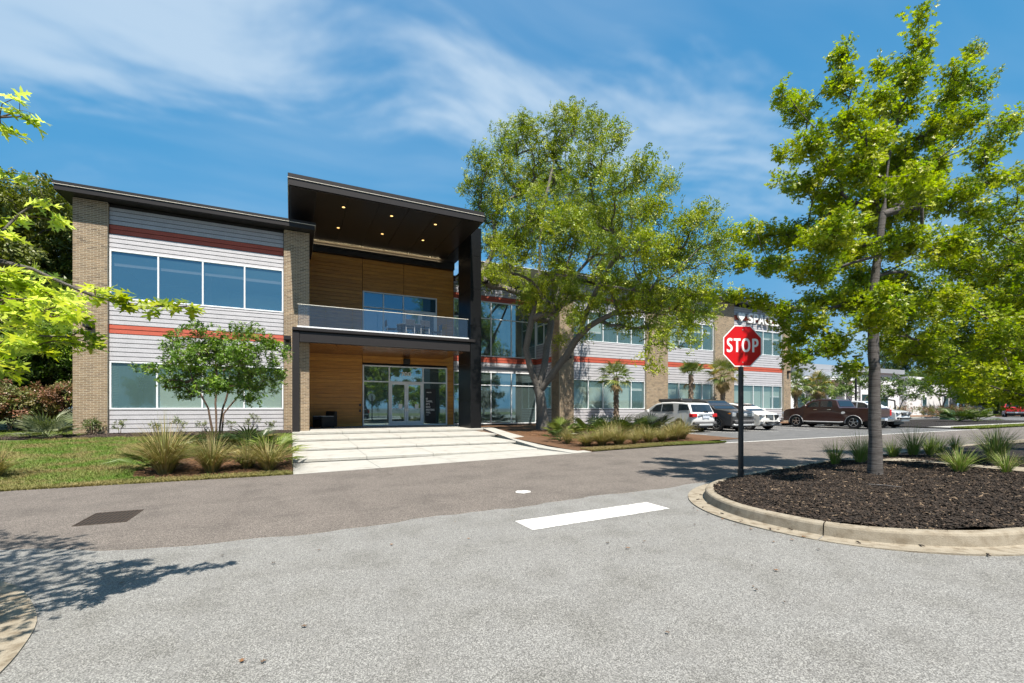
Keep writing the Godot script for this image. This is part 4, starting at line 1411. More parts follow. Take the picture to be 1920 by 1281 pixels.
func add_leaf(b: MB, o: PackedVector2Array, ix: PackedInt32Array, t: Transform3D, fold: float, droop: float) -> void:
	var nn := t.basis.y.normalized()
	for k in range(0, ix.size(), 3):
		var q := []
		for j in 3:
			var w := o[ix[k + j]]
			q.append(t * Vector3(w.x, absf(w.x) * fold - w.y * w.y * droop, w.y))
		var m: Vector3 = (q[1] - q[0]).cross(q[2] - q[0]).normalized()
		if m.dot(nn) < 0.0:
			m = -m
		b.tri(q[0], q[1], q[2], m, m, m)


func spray_mesh(kind: String, count: int, twig: float, size: float, s: int) -> ArrayMesh:
	var r := RandomNumberGenerator.new()
	r.seed = s
	var b := MB.new()
	var o := leaf_outline(kind)
	var ix := Geometry2D.triangulate_polygon(o)
	for i in count:
		var k := (i + 0.5) / count
		var side := 1.0 if i % 2 else -1.0
		var yaw := side * r.randf_range(0.5, 1.3) * (1.0 - 0.7 * k)
		var bs := Basis(Vector3.UP, yaw) * Basis(Vector3.RIGHT, r.randf_range(-0.55, 0.35)) * Basis(Vector3.BACK, r.randf_range(-0.7, 0.7))
		var sz := size * r.randf_range(0.75, 1.15)
		add_leaf(b, o, ix, Transform3D(bs.scaled_local(Vector3(sz, sz, sz)), Vector3(r.randf_range(-0.25, 0.25) * twig, r.randf_range(-0.2, 0.2) * twig, (k - 0.4) * twig)), 0.22, 0.18)
	return b.mesh()


class Grown:
	var p := PackedVector3Array()
	var par := PackedInt32Array()
	var r := PackedFloat32Array()
	var tips := PackedInt32Array()
	var limbs := []


func grow(limbs: Array, clumps: Array, dens: float, step: float, base_r: float, tip_r: float) -> Grown:
	var g := Grown.new()
	for li in limbs.size():
		var L: Array = limbs[li]
		var ids := []
		var last := -1
		for i in L.size() - 1:
			var a: Vector3 = L[i]
			var e: Vector3 = L[i + 1]
			var n := maxi(1, int(a.distance_to(e) / (step * 1.5)))
			for k in n:
				var q := a.lerp(e, float(k) / n)
				if i > 0 or k > 0:
					q += rdir() * step * 0.08
				if i == 0 and k == 0 and g.p.size() > 0 and limbs.size() > 1:
					# join the nearest wood already there
					var best := -1
					var bd := 1e9
					for j in g.p.size():
						var d := g.p[j].distance_to(q)
						if d < bd:
							bd = d
							best = j
					if bd < step * 4.0:
						last = best
				g.p.append(q)
				g.par.append(last)
				last = g.p.size() - 1
				ids.append(last)
		g.p.append(L[-1])
		g.par.append(last)
		ids.append(g.p.size() - 1)
		g.limbs.append(ids)
	var want := []
	for c in clumps:
		var n := maxi(3, int(dens * pow(c[3] * c[3] * c[4], 0.667)))
		for k in n:
			var d := rdir() * pow(rng.randf(), 0.42)
			want.append(Vector3(c[0], c[1], c[2]) + d * Vector3(c[3], c[4], c[3]))
	var hub := g.p[mini(g.limbs[0].size() - 1, g.p.size() - 1)] * Vector3(1, 0.6, 1)
	want.sort_custom(func(a, b): return a.distance_squared_to(hub) < b.distance_squared_to(hub))
	var heading := PackedVector3Array()
	for j in g.p.size():
		heading.append((g.p[j] - g.p[g.par[j]]).normalized() if g.par[j] >= 0 else Vector3.UP)
	for w in want:
		var best := 0
		var bd := 1e9
		for j in g.p.size():
			var q := g.p[j]
			var dy: float = q.y - w.y
			var d: float = q.distance_to(w)
			if d > bd:
				continue
			d *= 1.3 - 0.3 * heading[j].dot((w - q) / maxf(d, 0.001))
			d += dy * 0.9 if dy > 0.0 else 0.0
			if j == 0:
				d += 2.0
			if d < bd:
				bd = d
				best = j
		var a := g.p[best]
		var dist: float = a.distance_to(w)
		var dir := (a - g.p[g.par[best]]).normalized() if g.par[best] >= 0 else Vector3.UP
		var mid: Vector3 = a.lerp(w, 0.45) + dir * dist * 0.13 + rdir() * dist * 0.08
		var n := maxi(1, int(dist / step))
		var last := best
		for k in range(1, n + 1):
			var t := float(k) / n
			var q: Vector3 = a.lerp(mid, t).lerp(mid.lerp(w, t), t)
			heading.append((q - g.p[last]).normalized())
			g.p.append(q)
			g.par.append(last)
			last = g.p.size() - 1
		g.tips.append(last)
	var weight_of := PackedFloat32Array()
	weight_of.resize(g.p.size())
	for i in g.tips:
		weight_of[i] += 1.0
	for i in range(g.p.size() - 1, -1, -1):
		weight_of[i] = maxf(weight_of[i], 0.6)
		if g.par[i] >= 0:
			weight_of[g.par[i]] += weight_of[i]
	var total := maxf(weight_of[0], 2.0)
	var k := log(base_r / tip_r) / log(total)
	g.r.resize(g.p.size())
	for i in g.p.size():
		g.r[i] = tip_r * pow(weight_of[i], k)
	return g


func wood(g: Grown, flare := 1.25) -> Array:
	# [trunk and limbs, thin branches]
	var in_limb := {}
	var thick := MB.new()
	for li in g.limbs.size():
		var ids: Array = g.limbs[li]
		var pts := PackedVector3Array()
		var rs := PackedFloat32Array()
		if g.par[ids[0]] >= 0:
			pts.append(g.p[g.par[ids[0]]])
			rs.append(g.r[ids[0]] * 0.9)
		for i in ids.size():
			pts.append(g.p[ids[i]])
			var r := g.r[ids[i]]
			if g.par[ids[0]] < 0 and i < 3:
				r *= lerpf(flare, 1.0, i / 3.0)
			if g.par[ids[0]] < 0:
				r *= lerpf(1.0, 0.74, minf(1.0, i / (0.45 * ids.size()))) * rnd(0.96, 1.04)
			rs.append(r)
			in_limb[ids[i]] = true
		thick.tube(pts, rs, 10 if rs[0] > 0.06 else 7)
	var main := {}
	for i in g.p.size():
		var q := g.par[i]
		if q >= 0 and not in_limb.has(i) and (not main.has(q) or g.r[i] > g.r[main[q]]):
			main[q] = i
	var thin := MB.new()
	for i in g.p.size():
		if g.par[i] < 0 or in_limb.has(i):
			continue
		var a := g.p[g.par[i]]
		var r0 := minf(g.r[g.par[i]], g.r[i] * (3.0 if main[g.par[i]] == i and not in_limb.has(g.par[i]) else 1.7))
		thin.tube(PackedVector3Array([a, g.p[i]]), PackedFloat32Array([r0, g.r[i]]), 5 if g.r[i] > 0.02 else 3)
	return [thick.mesh(), thin.mesh()]


func foliage(g: Grown, per_tip: int, reach: float, size_jitter: float, tones: Array, tilt := 0.6) -> Array:
	# [transforms, tints]
	var where := []
	var tint := []
	for i in g.tips:
		var out := g.p[i] - g.p[g.par[i]]
		var yaw0 := atan2(out.x, out.z)
		var tone: Color = (tones[rng.randi() % tones.size()] as Color) * rnd(0.85, 1.15)
		for k in per_tip:
			var yaw := yaw0 + rng.randfn(0.0, 1.1)
			var bs := Basis(Vector3.UP, yaw) * Basis(Vector3.RIGHT, rng.randfn(-0.1, tilt)) * Basis(Vector3.BACK, rng.randfn(0.0, tilt))
			var s := rnd(1.0 - size_jitter, 1.0 + size_jitter)
			var at := g.p[i] + rdir() * reach * pow(rng.randf(), 0.5)
			where.append(Transform3D(bs.scaled_local(Vector3(s, s, s)), at))
			tint.append(tone * rnd(0.75, 1.2))
	return [where, tint]


func make_tree(called: String, label: String, at: Vector3, g: Grown, bark: Material, spray: Mesh, leafm: Material, fol: Array, group := "") -> Node3D:
	var o := thing(called, label, "tree", at, 0.0, group)
	var w := wood(g)
	part(o, "trunk", w[0], bark)
	part(o, "branches", w[1], bark).set_meta("kind", "stuff")
	scatter(o, "crown", spray, leafm, fol[0], fol[1]).set_meta("kind", "stuff")
	return o


func ball_clumps(h: float, r: float, n: int, low: float) -> Array:
	# clump centres spread over a rounded, uneven crown
	var out := []
	for i in n:
		var y := rnd(low, 1.0)
		var k := sqrt(maxf(0.05, 1.0 - pow((y - 0.58) / 0.52, 2.0)))
		var a := i * 2.39996 + rnd(-0.4, 0.4)
		var rr := r * k * rnd(0.35, 0.95)
		var s := r * rnd(0.2, 0.36)
		out.append([cos(a) * rr, y * h, sin(a) * rr, s, s * 0.75])
	return out


func make_trees() -> void:
	leaf_mat("pin_oak_leaf", grey(1.0), Color(0.92, 1.0, 0.45), 0.42)
	leaf_mat("live_oak_leaf", grey(1.0), Color(0.78, 0.82, 0.35), 0.45)
	leaf_mat("shrub_leaf", grey(1.0), Color(0.6, 0.7, 0.25), 0.4)
	var pin := [Color(0.345, 0.395, 0.009), Color(0.270, 0.340, 0.010), Color(0.405, 0.430, 0.011), Color(0.180, 0.255, 0.012)]
	var star := spray_mesh("star", 7, 0.17, 0.068, 4)
	# the tree on the mulch island
	var g := grow(STREET_LIMBS, STREET_CLUMPS, 400.0, 0.14, 0.10, 0.0026)
	var fol := foliage(g, 5, 0.17, 0.25, pin, 0.6)

	make_tree("pin_oak", "young lobed-leaf street tree with slim grey trunk on the mulch island behind the stop sign", Vector3(9.37, 0.38, -4.44), g, M.grey_bark, star, M.pin_oak_leaf, fol)
	g = grow(SECOND_LIMBS, SECOND_CLUMPS, 130.0, 0.22, 0.12, 0.004)
	fol = foliage(g, 9, 0.26, 0.25, pin, 0.6)
	make_tree("pin_oak", "leafy street tree cut off by the right edge, its trunk out of view", Vector3(15.0, 0.40, -3.8), g, M.grey_bark, star, M.pin_oak_leaf, fol)
	# live oak by the entrance
	var oak := [Color(0.280, 0.345, 0.012), Color(0.230, 0.300, 0.014), Color(0.345, 0.380, 0.012), Color(0.170, 0.240, 0.017)]
	g = grow(OAK_LIMBS, OAK_CLUMPS, 47.0, 0.38, 0.32, 0.006)
	fol = foliage(g, 7, 0.46, 0.3, oak, 0.8)

	make_tree("live_oak", "large old oak with forked grey trunk and small olive leaves beside the steps", Vector3(12.33, 0.42, -21.5), g, M.oak_bark, spray_mesh("ovate", 13, 0.30, 0.088, 9), M.live_oak_leaf, fol)
	# crape myrtle on the lawn
	var myr := [Color(0.120, 0.215, 0.016), Color(0.090, 0.170, 0.017), Color(0.165, 0.255, 0.018)]
	g = grow(MYRTLE_LIMBS, MYRTLE_CLUMPS, 150.0, 0.17, 0.055, 0.004)
	fol = foliage(g, 5, 0.17, 0.3, myr, 0.6)
	make_tree("crape_myrtle", "small multi-stemmed tree with glossy green leaves on the lawn before the left wing", Vector3(-2.44, 0.34, -18.2), g, M.twig_bark, spray_mesh("ovate", 7, 0.15, 0.085, 12), M.shrub_leaf, fol)
	near_tree(pin, star)
	# generic broadleaf and pine-like trees for the distance
	var dark := [Color(0.075, 0.125, 0.018), Color(0.060, 0.105, 0.018), Color(0.095, 0.140, 0.016)]
	var spray_far := spray_mesh("ovate", 14, 0.55, 0.20, 15)
	var far_trees := []
	for v in 3:
		var h: float = [11.0, 13.0, 9.0][v]
		var cl := ball_clumps(h, h * [0.42, 0.36, 0.5][v], [34, 38, 30][v], [0.2, 0.3, 0.14][v])
		g = grow([[Vector3(0, 0, 0), Vector3(0.1, h * 0.3, 0.1), Vector3(-0.1, h * 0.6, 0), Vector3(0.1, h * 0.9, 0)]], cl, 12.0, 0.6, h * 0.02, 0.012)
		fol = foliage(g, 8, 0.8, 0.35, [dark, [Color(0.150, 0.175, 0.024), Color(0.120, 0.148, 0.024)], [Color(0.085, 0.130, 0.018), Color(0.065, 0.110, 0.018)]][v], 0.8)
		far_trees.append([g, fol])
	# left background, beyond the building corner
	var spots := [
		[1, "tall dark evergreen rising behind the brick corner", Vector3(-12.0, 0.55, -33.0), 0.92, 0.4],
		[1, "dark evergreen at the far left behind the lawn, its crown against the sky", Vector3(-14.6, 0.55, -34.0), 0.95, 2.1],
		[2, "rounded green tree filling the gap above the hedge near the brick corner", Vector3(-10.8, 0.55, -30.5), 0.8, 0.3],
		[0, "broad green tree behind the reddish hedge near the brick corner", Vector3(-11.5, 0.55, -29.5), 0.62, 1.0],
		[0, "broad green tree behind the reddish hedge at the left edge", Vector3(-16.5, 0.55, -27.5), 0.62, 3.0],
		[2, "leafy tree at the end of the white building", Vector3(100.0, 0.4, -30.0), 1.25, 0.2],
		[0, "tall dark tree behind the rounded hedge and the red pickup", Vector3(110.0, 0.4, -33.0), 1.2, 1.2],
		[2, "broad green tree at the far right behind the red pickup", Vector3(130.0, 0.4, -34.0), 1.4, 2.2],
		[0, "dark tree behind the white building, its top over the roof", Vector3(92.0, 0.4, -62.0), 1.3, 0.7],
		[0, "tall green tree behind the end of the white building, left of the dark car", Vector3(108.0, 0.4, -44.0), 1.4, 3.3],
		[2, "broad tree in the row behind the dark car", Vector3(123.0, 0.4, -43.0), 1.5, 0.9],
		[1, "tall evergreen in the row behind the red pickup", Vector3(133.0, 0.4, -41.0), 1.3, 1.9],
	]
	var made := {}
	for q in spots:
		var v: int = q[0]
		if not made.has(v):
			made[v] = make_tree(["broadleaf_tree", "evergreen_tree", "shade_tree"][v], q[1], q[2], far_trees[v][0], M.grey_bark, spray_far, M.live_oak_leaf, far_trees[v][1], "trees in the distance")
			made[v].rotation.y = q[4]
			made[v].scale = Vector3.ONE * q[3]
		else:
			copy(made[v], q[1], q[2], q[4], q[3])
	# trees across the car park behind the photographer, which the glass mirrors
	for i in 6:
		copy(made[[0, 2, 0, 1, 2, 0][i]], "tree across the car park behind the viewer, %s in the mirrored row" % ["first", "second", "third", "fourth", "fifth", "sixth"][i], Vector3(-26.0 + i * 12.5, 0.0, 26.0 + (i % 3) * 4.0), i * 1.3, 0.85).set_meta("group", "trees mirrored in the glass")
	# low crape myrtles before the white building
	var low := grow([[Vector3.ZERO, Vector3(-0.2, 1.0, 0), Vector3(-0.6, 2.0, 0.1)], [Vector3.ZERO, Vector3(0.3, 1.1, 0.1), Vector3(0.8, 2.0, 0.2)]], ball_clumps(4.2, 2.5, 22, 0.52), 7.0, 0.4, 0.09, 0.01)
	fol = foliage(low, 7, 0.4, 0.3, [Color(0.105, 0.165, 0.02), Color(0.085, 0.14, 0.02)], 0.7)
	var lm := make_tree("low_tree", "spreading low tree in front of the white building, right of the street tree's trunk", Vector3(57.0, 0.4, -25.0), low, M.grey_bark, spray_mesh("ovate", 12, 0.35, 0.15, 19), M.shrub_leaf, fol, "low trees before the white building")
	copy(lm, "spreading low tree behind the brown pickup's roof", Vector3(47.5, 0.4, -28.0), 1.7, 0.95)
	copy(lm, "spreading low tree by the right end of the white building", Vector3(72.0, 0.4, -27.0), 0.8, 1.3)
	copy(lm, "spreading low tree at the left end of the white building's porch", Vector3(62.0, 0.4, -31.0), 2.4, 1.25)
	copy(lm, "spreading low tree between the palms and the white building", Vector3(44.0, 0.4, -32.0), 3.0, 0.9)


func near_tree(pin: Array, star: Mesh) -> void:
	var o := thing("pin_oak", "street tree hanging bright lobed leaves in from the left edge, close to the viewer", "tree", Vector3(-4.2, 0.14, -3.6))
	var trunk := [[Vector3(0, 0, 0), Vector3(0.02, 1.2, 0.0), Vector3(-0.03, 2.4, 0.03), Vector3(0.02, 3.6, 0), Vector3(0.0, 5.2, 0.1), Vector3(0.1, 6.8, 0)]]
	var g := grow(trunk + NEAR_LIMBS.map(func(L): return [Vector3(0, L[0].y - 0.7, 0), (L[0] as Vector3) * Vector3(0.5, 0.0, 0.5) + Vector3(0, L[0].y - 0.25, 0)] + L), NEAR_CLUMPS, 600.0, 0.06, 0.035, 0.0018)
	var tl: Array = g.limbs[0]
	for i in tl.size():
		g.r[tl[i]] = maxf(g.r[tl[i]], 0.13 * (1.0 - float(i) / tl.size()) + 0.012)
	var w := wood(g)
	part(o, "trunk", w[0], M.grey_bark)
	part(o, "branches", w[1], M.twig_bark).set_meta("kind", "stuff")
	# large leaves, each on its own
	var ol := leaf_outline("lobed")
	var ix := Geometry2D.triangulate_polygon(ol)
	var kinds := []
	for v in 4:
		var b := MB.new()
		add_leaf(b, ol, ix, Transform3D(Basis().scaled(Vector3.ONE * [0.108, 0.095, 0.118, 0.085][v]), Vector3.ZERO), [0.25, 0.1, 0.35, 0.2][v], [0.25, 0.1, 0.4, 0.3][v])
		kinds.append(b.mesh())
	var leaf_m := []
	for v in 4:
		var m := leaf_mat("near_leaf_%d" % v, pin[v], Color(0.92, 1.0, 0.45), 0.42)
		m.vertex_color_use_as_albedo = false
		leaf_m.append(m)
	var rest := []
	var tint := []
	var made := 0
	for i in g.tips:
		var out := g.p[i] - g.p[g.par[i]]
		var yaw0 := atan2(out.x, out.z)
		for k in 3:
			var bs := Basis(Vector3.UP, yaw0 + (k - 1) * 0.9 + rng.randfn(0.0, 0.35)) * Basis(Vector3.RIGHT, rng.randfn(0.15, 0.35)) * Basis(Vector3.BACK, rng.randfn(0.0, 0.45))
			var t := Transform3D(bs, g.p[i] + rdir() * 0.02)
			var v := rng.randi() % 4
			if made < 300 and (k < 2 or g.p[i].x > 2.6):
				part(o, "leaf", kinds[v], leaf_m[v], t)
				made += 1
			else:
				rest.append(t)
				tint.append(pin[v])
	# the rest of the crown, over and beside the viewer, which throws the shade on the drive
	for i in 2950:
		var d := rdir() * pow(rng.randf(), 0.45) * (Vector3(2.5, 2.1, 2.3) if i < 2600 else Vector3(1.1, 0.9, 1.0))
		var q := (Vector3(-0.3, 4.4, 0.2) if i < 2600 else Vector3(1.55, 2.75, 0.15)) + d
		var wx := q.x - 4.2
		var wd := 3.6 - q.z
		var fw := wx * 0.4384 + wd * 0.8988
		var rt := wx * 0.8988 - wd * 0.4384
		if fw > 0.05 and rt / fw > -1.24:
			continue
		var bs := Basis(Vector3.UP, rnd(0, TAU)) * Basis(Vector3.RIGHT, rng.randfn(0, 0.5))
		for k in 2:
			rest.append(Transform3D(bs * Basis(Vector3.UP, k * 1.2), q + rdir() * 0.1))
			tint.append(pin[rng.randi() % 4])

	scatter(o, "crown", kinds[0], M.pin_oak_leaf, rest, tint).set_meta("kind", "stuff")


# ---------- smaller plants ----------
func grass_clump(blades: int, h: float, spread_r: float, droop: float, tones: Array, width: float, s: int, stiff := false) -> ArrayMesh:
	var r := RandomNumberGenerator.new()
	r.seed = s
	var b := MB.new()
	b.tinted = true
	for i in blades:
		var a := r.randf() * TAU
		var lean := pow(r.randf(), 0.5)
		var out := Vector3(cos(a), 0, sin(a))
		var len := h * r.randf_range(0.65, 1.15)
		var root := out * r.randf() * 0.10 * h
		var side := Vector3(-sin(a), 0, cos(a)) * width
		b.col = (tones[r.randi() % tones.size()] as Color) * r.randf_range(0.8, 1.2)
		var segs := 4 if droop > 0.3 else 3
		var prev := root
		var last := side
		for k in range(1, segs + 1):
			var t := float(k) / segs
			var up := len * (t - droop * lean * t * t * 0.9)
			var q := root + out * spread_r * lean * pow(t, 1.3) + Vector3(0, up, 0)
			var sd := side * (1.0 - t * 0.85)
			var nn := out.cross(q - prev).cross(q - prev).normalized()
			nn = -nn if nn.y < 0.0 else nn
			b.tri(prev - last, prev + last, q + sd, nn, nn, nn)
			b.tri(prev - last, q + sd, q - sd, nn, nn, nn)
			prev = q
			last = sd
	return b.mesh()


func fan_frond(stalk: float, blade: float, segs: int, arc: float, droop: float, s: int) -> ArrayMesh:
	# palm leaf: stalk along +z rising in y is left to the caller; the fan opens at its end
	var r := RandomNumberGenerator.new()
	r.seed = s
	var b := MB.new()
	b.tinted = true
	b.col = Color(0.75, 0.85, 0.6)
	b.tube(PackedVector3Array([Vector3.ZERO, Vector3(0, 0, stalk)]), PackedFloat32Array([0.016, 0.009]), 4)
	for i in segs:
		var k := (i + 0.5) / segs * 2.0 - 1.0
		var a := k * arc / 2.0
		var dir := Vector3(sin(a), 0, cos(a))
		var len := blade * (1.0 - 0.28 * k * k) * r.randf_range(0.9, 1.08)
		var side := Vector3(cos(a), 0, -sin(a))
		var o := Vector3(0, 0, stalk - 0.01)
		var w := len * arc / segs * 0.19
		b.col = grey(r.randf_range(0.75, 1.2))
		var m1 := o + dir * len * 0.5 + Vector3(0, 0.05 * len - droop * 0.12 * len, 0)
		var tip := o + dir * len + Vector3(0, -droop * len * r.randf_range(0.35, 0.7), 0)
		for sg in [-1.0, 1.0]:
			var e1: Vector3 = m1 + side * w * sg + Vector3(0, 0.9 * w, 0)
			for tr in [[o, m1, e1], [m1, e1, tip]]:
				var nn: Vector3 = (tr[1] - tr[0]).cross(tr[2] - tr[0]).normalized()
				nn = -nn if nn.y < 0.0 else nn
				b.tri(tr[0], tr[1], tr[2], nn, nn, nn)
	return b.mesh()


func palmetto(label: String, at: Vector3, n: int, size: float, fr: Array, m: Array, up := 0.75) -> Node3D:
	var o := thing("palmetto", label, "plant", at, 0.0, "low fan palms in the beds")
	for i in n:
		var a := i * 2.39996 + rnd(-0.3, 0.3)
		var pitch := lerpf(1.25, 0.25, pow(float(i) / n, 0.8)) * up + rnd(-0.1, 0.1)
		var bs := Basis(Vector3.UP, a) * Basis(Vector3.RIGHT, -pitch)
		part(o, "frond", fr[i % fr.size()], m[rng.randi() % m.size()], Transform3D(bs.scaled_local(Vector3.ONE * size * rnd(0.85, 1.15)), Vector3(0, 0.03, 0)))
	return o


func cabbage_palm(label: String, at: Vector3, h: float, crown: float, fr: Array, dead: Array, green: Array, brown: Material, skirt: int, upright := 0.0) -> Node3D:
	var o := thing("cabbage_palm", label, "tree", at, 0.0, "cabbage palms along the right wing")
	var b := MB.new()
	b.tube(PackedVector3Array([Vector3.ZERO, Vector3(0.02, h * 0.3, 0), Vector3(-0.01, h * 0.7, 0.01), Vector3(0, h, 0)]), PackedFloat32Array([0.17, 0.145, 0.14, 0.13]), 10)
	# old leaf bases, crossing
	for i in int(h * 22):
		var a := i * 2.4
		var y := 0.25 + i / 22.0 * 0.96
		if y > h:
			break
		b.obox(Transform3D(Basis(Vector3.UP, a) * Basis(Vector3.RIGHT, -0.5), Vector3(sin(a) * 0.155, y, cos(a) * 0.155)), Vector3(0.075, 0.17, 0.03))
	part(o, "trunk", b.mesh(), M.palm_bark)
	var n := 24
	for i in n:
		var a := i * 2.39996
		var pitch := lerpf(1.4, -0.55 + upright, pow(float(i) / n, 0.9)) + rnd(-0.12, 0.12)
		var bs := Basis(Vector3.UP, a) * Basis(Vector3.RIGHT, -pitch) * Basis(Vector3.BACK, rnd(-0.4, 0.4))
		part(o, "frond", fr[i % fr.size()], green[rng.randi() % green.size()], Transform3D(bs.scaled_local(Vector3.ONE * crown * rnd(0.85, 1.1)), Vector3(0, h - 0.05, 0)))
	for i in skirt:
		var a := i * 2.39996 + 1.0
		var bs := Basis(Vector3.UP, a) * Basis(Vector3.RIGHT, rnd(0.9, 1.35)) * Basis(Vector3.BACK, rnd(-0.5, 0.5))
		part(o, "dead_frond", dead[i % dead.size()], brown, Transform3D(bs.scaled_local(Vector3.ONE * crown * rnd(0.7, 0.95)), Vector3(0, h - 0.12, 0)))
	return o


func shrub(called: String, label: String, at: Vector3, r: float, h: float, dens: float, tones: Array, spray: Mesh, per_tip: int, reach: float, group: String, sparse := false) -> Node3D:
	var cl := []
	for i in (5 if sparse else 9):
		var a := i * 2.39996
		var k := rnd(0.2, 0.8)
		cl.append([cos(a) * r * k, h * rnd(0.45, 0.85), sin(a) * r * k, r * 0.4, h * 0.22])
	var limbs := []
	for i in 5:
		var a := i * TAU / 5 + rnd(-0.3, 0.3)
		limbs.append([Vector3(cos(a) * 0.03, 0, sin(a) * 0.03), Vector3(cos(a) * r * 0.2, h * 0.3, sin(a) * r * 0.2), Vector3(cos(a) * r * 0.45, h * 0.6, sin(a) * r * 0.45)])
	var g := grow(limbs, cl, dens, maxf(0.08, r * 0.2), 0.012, 0.0025)
	for i in g.r.size():
		g.r[i] = minf(g.r[i], 0.014)
	var fol := foliage(g, per_tip, reach, 0.3, tones, 0.9)
	var o := thing(called, label, "shrub", at, 0.0, group)
	var w := wood(g, 1.0)
	part(o, "stems", w[0], M.twig_bark).set_meta("kind", "stuff")
	part(o, "twigs", w[1], M.twig_bark).set_meta("kind", "stuff")
	scatter(o, "foliage", spray, M.shrub_leaf, fol[0], fol[1]).set_meta("kind", "stuff")
	return o


func make_plants() -> void:
	var ord := ["first", "second", "third", "fourth", "fifth", "sixth", "seventh", "eighth", "ninth", "tenth", "eleventh", "twelfth"]
	# straw-coloured ornamental grass
	var straw := [Color(0.33, 0.275, 0.115), Color(0.28, 0.245, 0.095), Color(0.21, 0.215, 0.058), Color(0.36, 0.30, 0.15), Color(0.155, 0.18, 0.040), Color(0.25, 0.17, 0.075)]
	var gm := mat("grass_blade", grey(1.0), 0.6)
	gm.vertex_color_use_as_albedo = true
	gm.backlight_enabled = true
	gm.backlight = Color(0.6, 0.62, 0.4)
	gm.cull_mode = BaseMaterial3D.CULL_DISABLED
	var clumps := []
	for v in 5:
		clumps.append(grass_clump([700, 520, 850, 420, 620][v], [1.25, 1.0, 1.35, 0.9, 1.15][v], [1.0, 0.95, 1.1, 0.9, 1.15][v], 0.72, straw, 0.0068, 40 + v))
	var i := 0
	for q in [[-2.66, 13.15, 1.12], [-1.72, 13.0, 0.92], [-1.0, 13.3, 0.9], [-0.5, 12.9, 0.9], [-5.75, 13.7, 1.0]]:
		var lab: String = "tan ornamental grass clump in the left bed, %s from the lawn side" % ord[i]
		if i == 4:
			lab = "tan ornamental grass clump at the left edge of the lawn"
		var o := single("grass_clump", clumps[[2, 0, 1, 4, 3][i]], gm, lab, "grass clump", "tan grass clumps")
		o.position = Vector3(q[0], lawn_top(q[0], -q[1]) + 0.01, -q[1])
		o.scale = Vector3.ONE * q[2]
		o.rotation.y = i * 1.1
		i += 1
	i = 0
	for q in [[9.55, 14.7, 0.72], [9.75, 13.75, 0.72], [10.25, 13.5, 0.72], [10.9, 13.35, 0.85], [11.75, 13.45, 0.72], [12.5, 13.55, 0.75], [13.3, 13.65, 0.75], [14.2, 13.9, 0.78], [15.0, 14.2, 0.8], [15.8, 14.9, 0.75], [13.0, 14.6, 0.8], [11.4, 14.5, 0.8]]:
		var o := single("grass_clump", clumps[(i * 3 + 1) % 5], gm, "tan ornamental grass clump in the bed under the oak, %s counting from the steps" % ord[i], "grass clump", "tan grass clumps")
		o.position = Vector3(q[0], bed_top(q[0], -q[1]) - 0.01, -q[1])
		o.scale = Vector3(rnd(0.85, 1.25), rnd(0.8, 1.15), rnd(0.85, 1.25)) * q[2]
		o.rotation.y = i * 1.7
		i += 1
	# fan palms, low and tall
	var pm := [mat("palm_leaf_a", Color(0.14, 0.195, 0.026), 0.4), mat("palm_leaf_b", Color(0.10, 0.155, 0.025), 0.4), mat("palm_leaf_c", Color(0.175, 0.21, 0.03), 0.4)]
	var darkp := [mat("palm_leaf_d", Color(0.038, 0.068, 0.020), 0.4), mat("palm_leaf_e", Color(0.050, 0.085, 0.020), 0.4)]
	var yp := mat("palm_leaf_yellow", Color(0.25, 0.20, 0.025), 0.45)
	var grey_leaf := [mat("palm_leaf_grey", Color(0.19, 0.22, 0.12), 0.5)]
	var dead_m := mat("dead_frond", Color(0.30, 0.22, 0.10), 0.8)
	for m in pm + darkp + [yp, dead_m] + grey_leaf:
		m.vertex_color_use_as_albedo = true
		m.backlight_enabled = true
		m.backlight = Color(0.55, 0.6, 0.25)
		m.cull_mode = BaseMaterial3D.CULL_DISABLED
	var fr := [fan_frond(0.50, 0.70, 13, 2.7, 0.22, 1), fan_frond(0.6, 0.66, 12, 2.4, 0.35, 2), fan_frond(0.45, 0.74, 14, 3.0, 0.12, 3)]
	var palm_fr := [fan_frond(0.75, 0.66, 18, 4.0, 0.75, 5), fan_frond(0.85, 0.64, 16, 3.8, 0.9, 6), fan_frond(0.7, 0.68, 18, 4.2, 0.6, 7)]
	palmetto("fan palm with yellowing leaves at the edge of the concrete steps", Vector3(-0.55, lawn_top(-0.55, -13.9), -13.9), 12, 1.0, fr, pm + [yp])
	palmetto("dark fan palm at the foot of the small tree, nearer the steps", Vector3(-1.15, lawn_top(-1.15, -16.3), -16.3), 12, 0.95, fr, darkp)
	palmetto("dark fan palm at the foot of the small tree, on its lawn side", Vector3(-2.15, lawn_top(-2.15, -16.6), -16.6), 10, 0.8, fr, darkp)
	palmetto("light green fan palm beside the tan grass at the lawn corner of the left bed", Vector3(-3.0, lawn_top(-3.0, -13.9), -13.9), 9, 0.8, fr, pm)
	palmetto("grey-green fan palm by the brick corner of the left wing", Vector3(-7.75, lawn_top(-7.75, -21.6), -21.6), 16, 0.95, fr, grey_leaf, 0.9)
	i = 0
	for q in [[11.1, 17.6, 0.9], [11.9, 16.4, 1.2], [13.0, 15.9, 1.2], [14.2, 16.0, 1.15], [15.5, 16.6, 1.1], [16.4, 17.2, 1.0], [9.75, 15.6, 0.7]]:
		palmetto("fan palm behind the tan grass under the oak, %s from the trunk" % ord[i] if i < 6 else "small fan palm beside the ramp of the steps", Vector3(q[0], bed_top(q[0], -q[1]) - 0.03, -q[1]), 12, q[2], fr, pm if i < 4 else darkp)
		i += 1
	cabbage_palm("cabbage palm with drooping lower leaves before the first bay of the right wing", Vector3(18.1, 0.48, -22.4), 3.0, 0.95, palm_fr, palm_fr, pm, dead_m, 3)
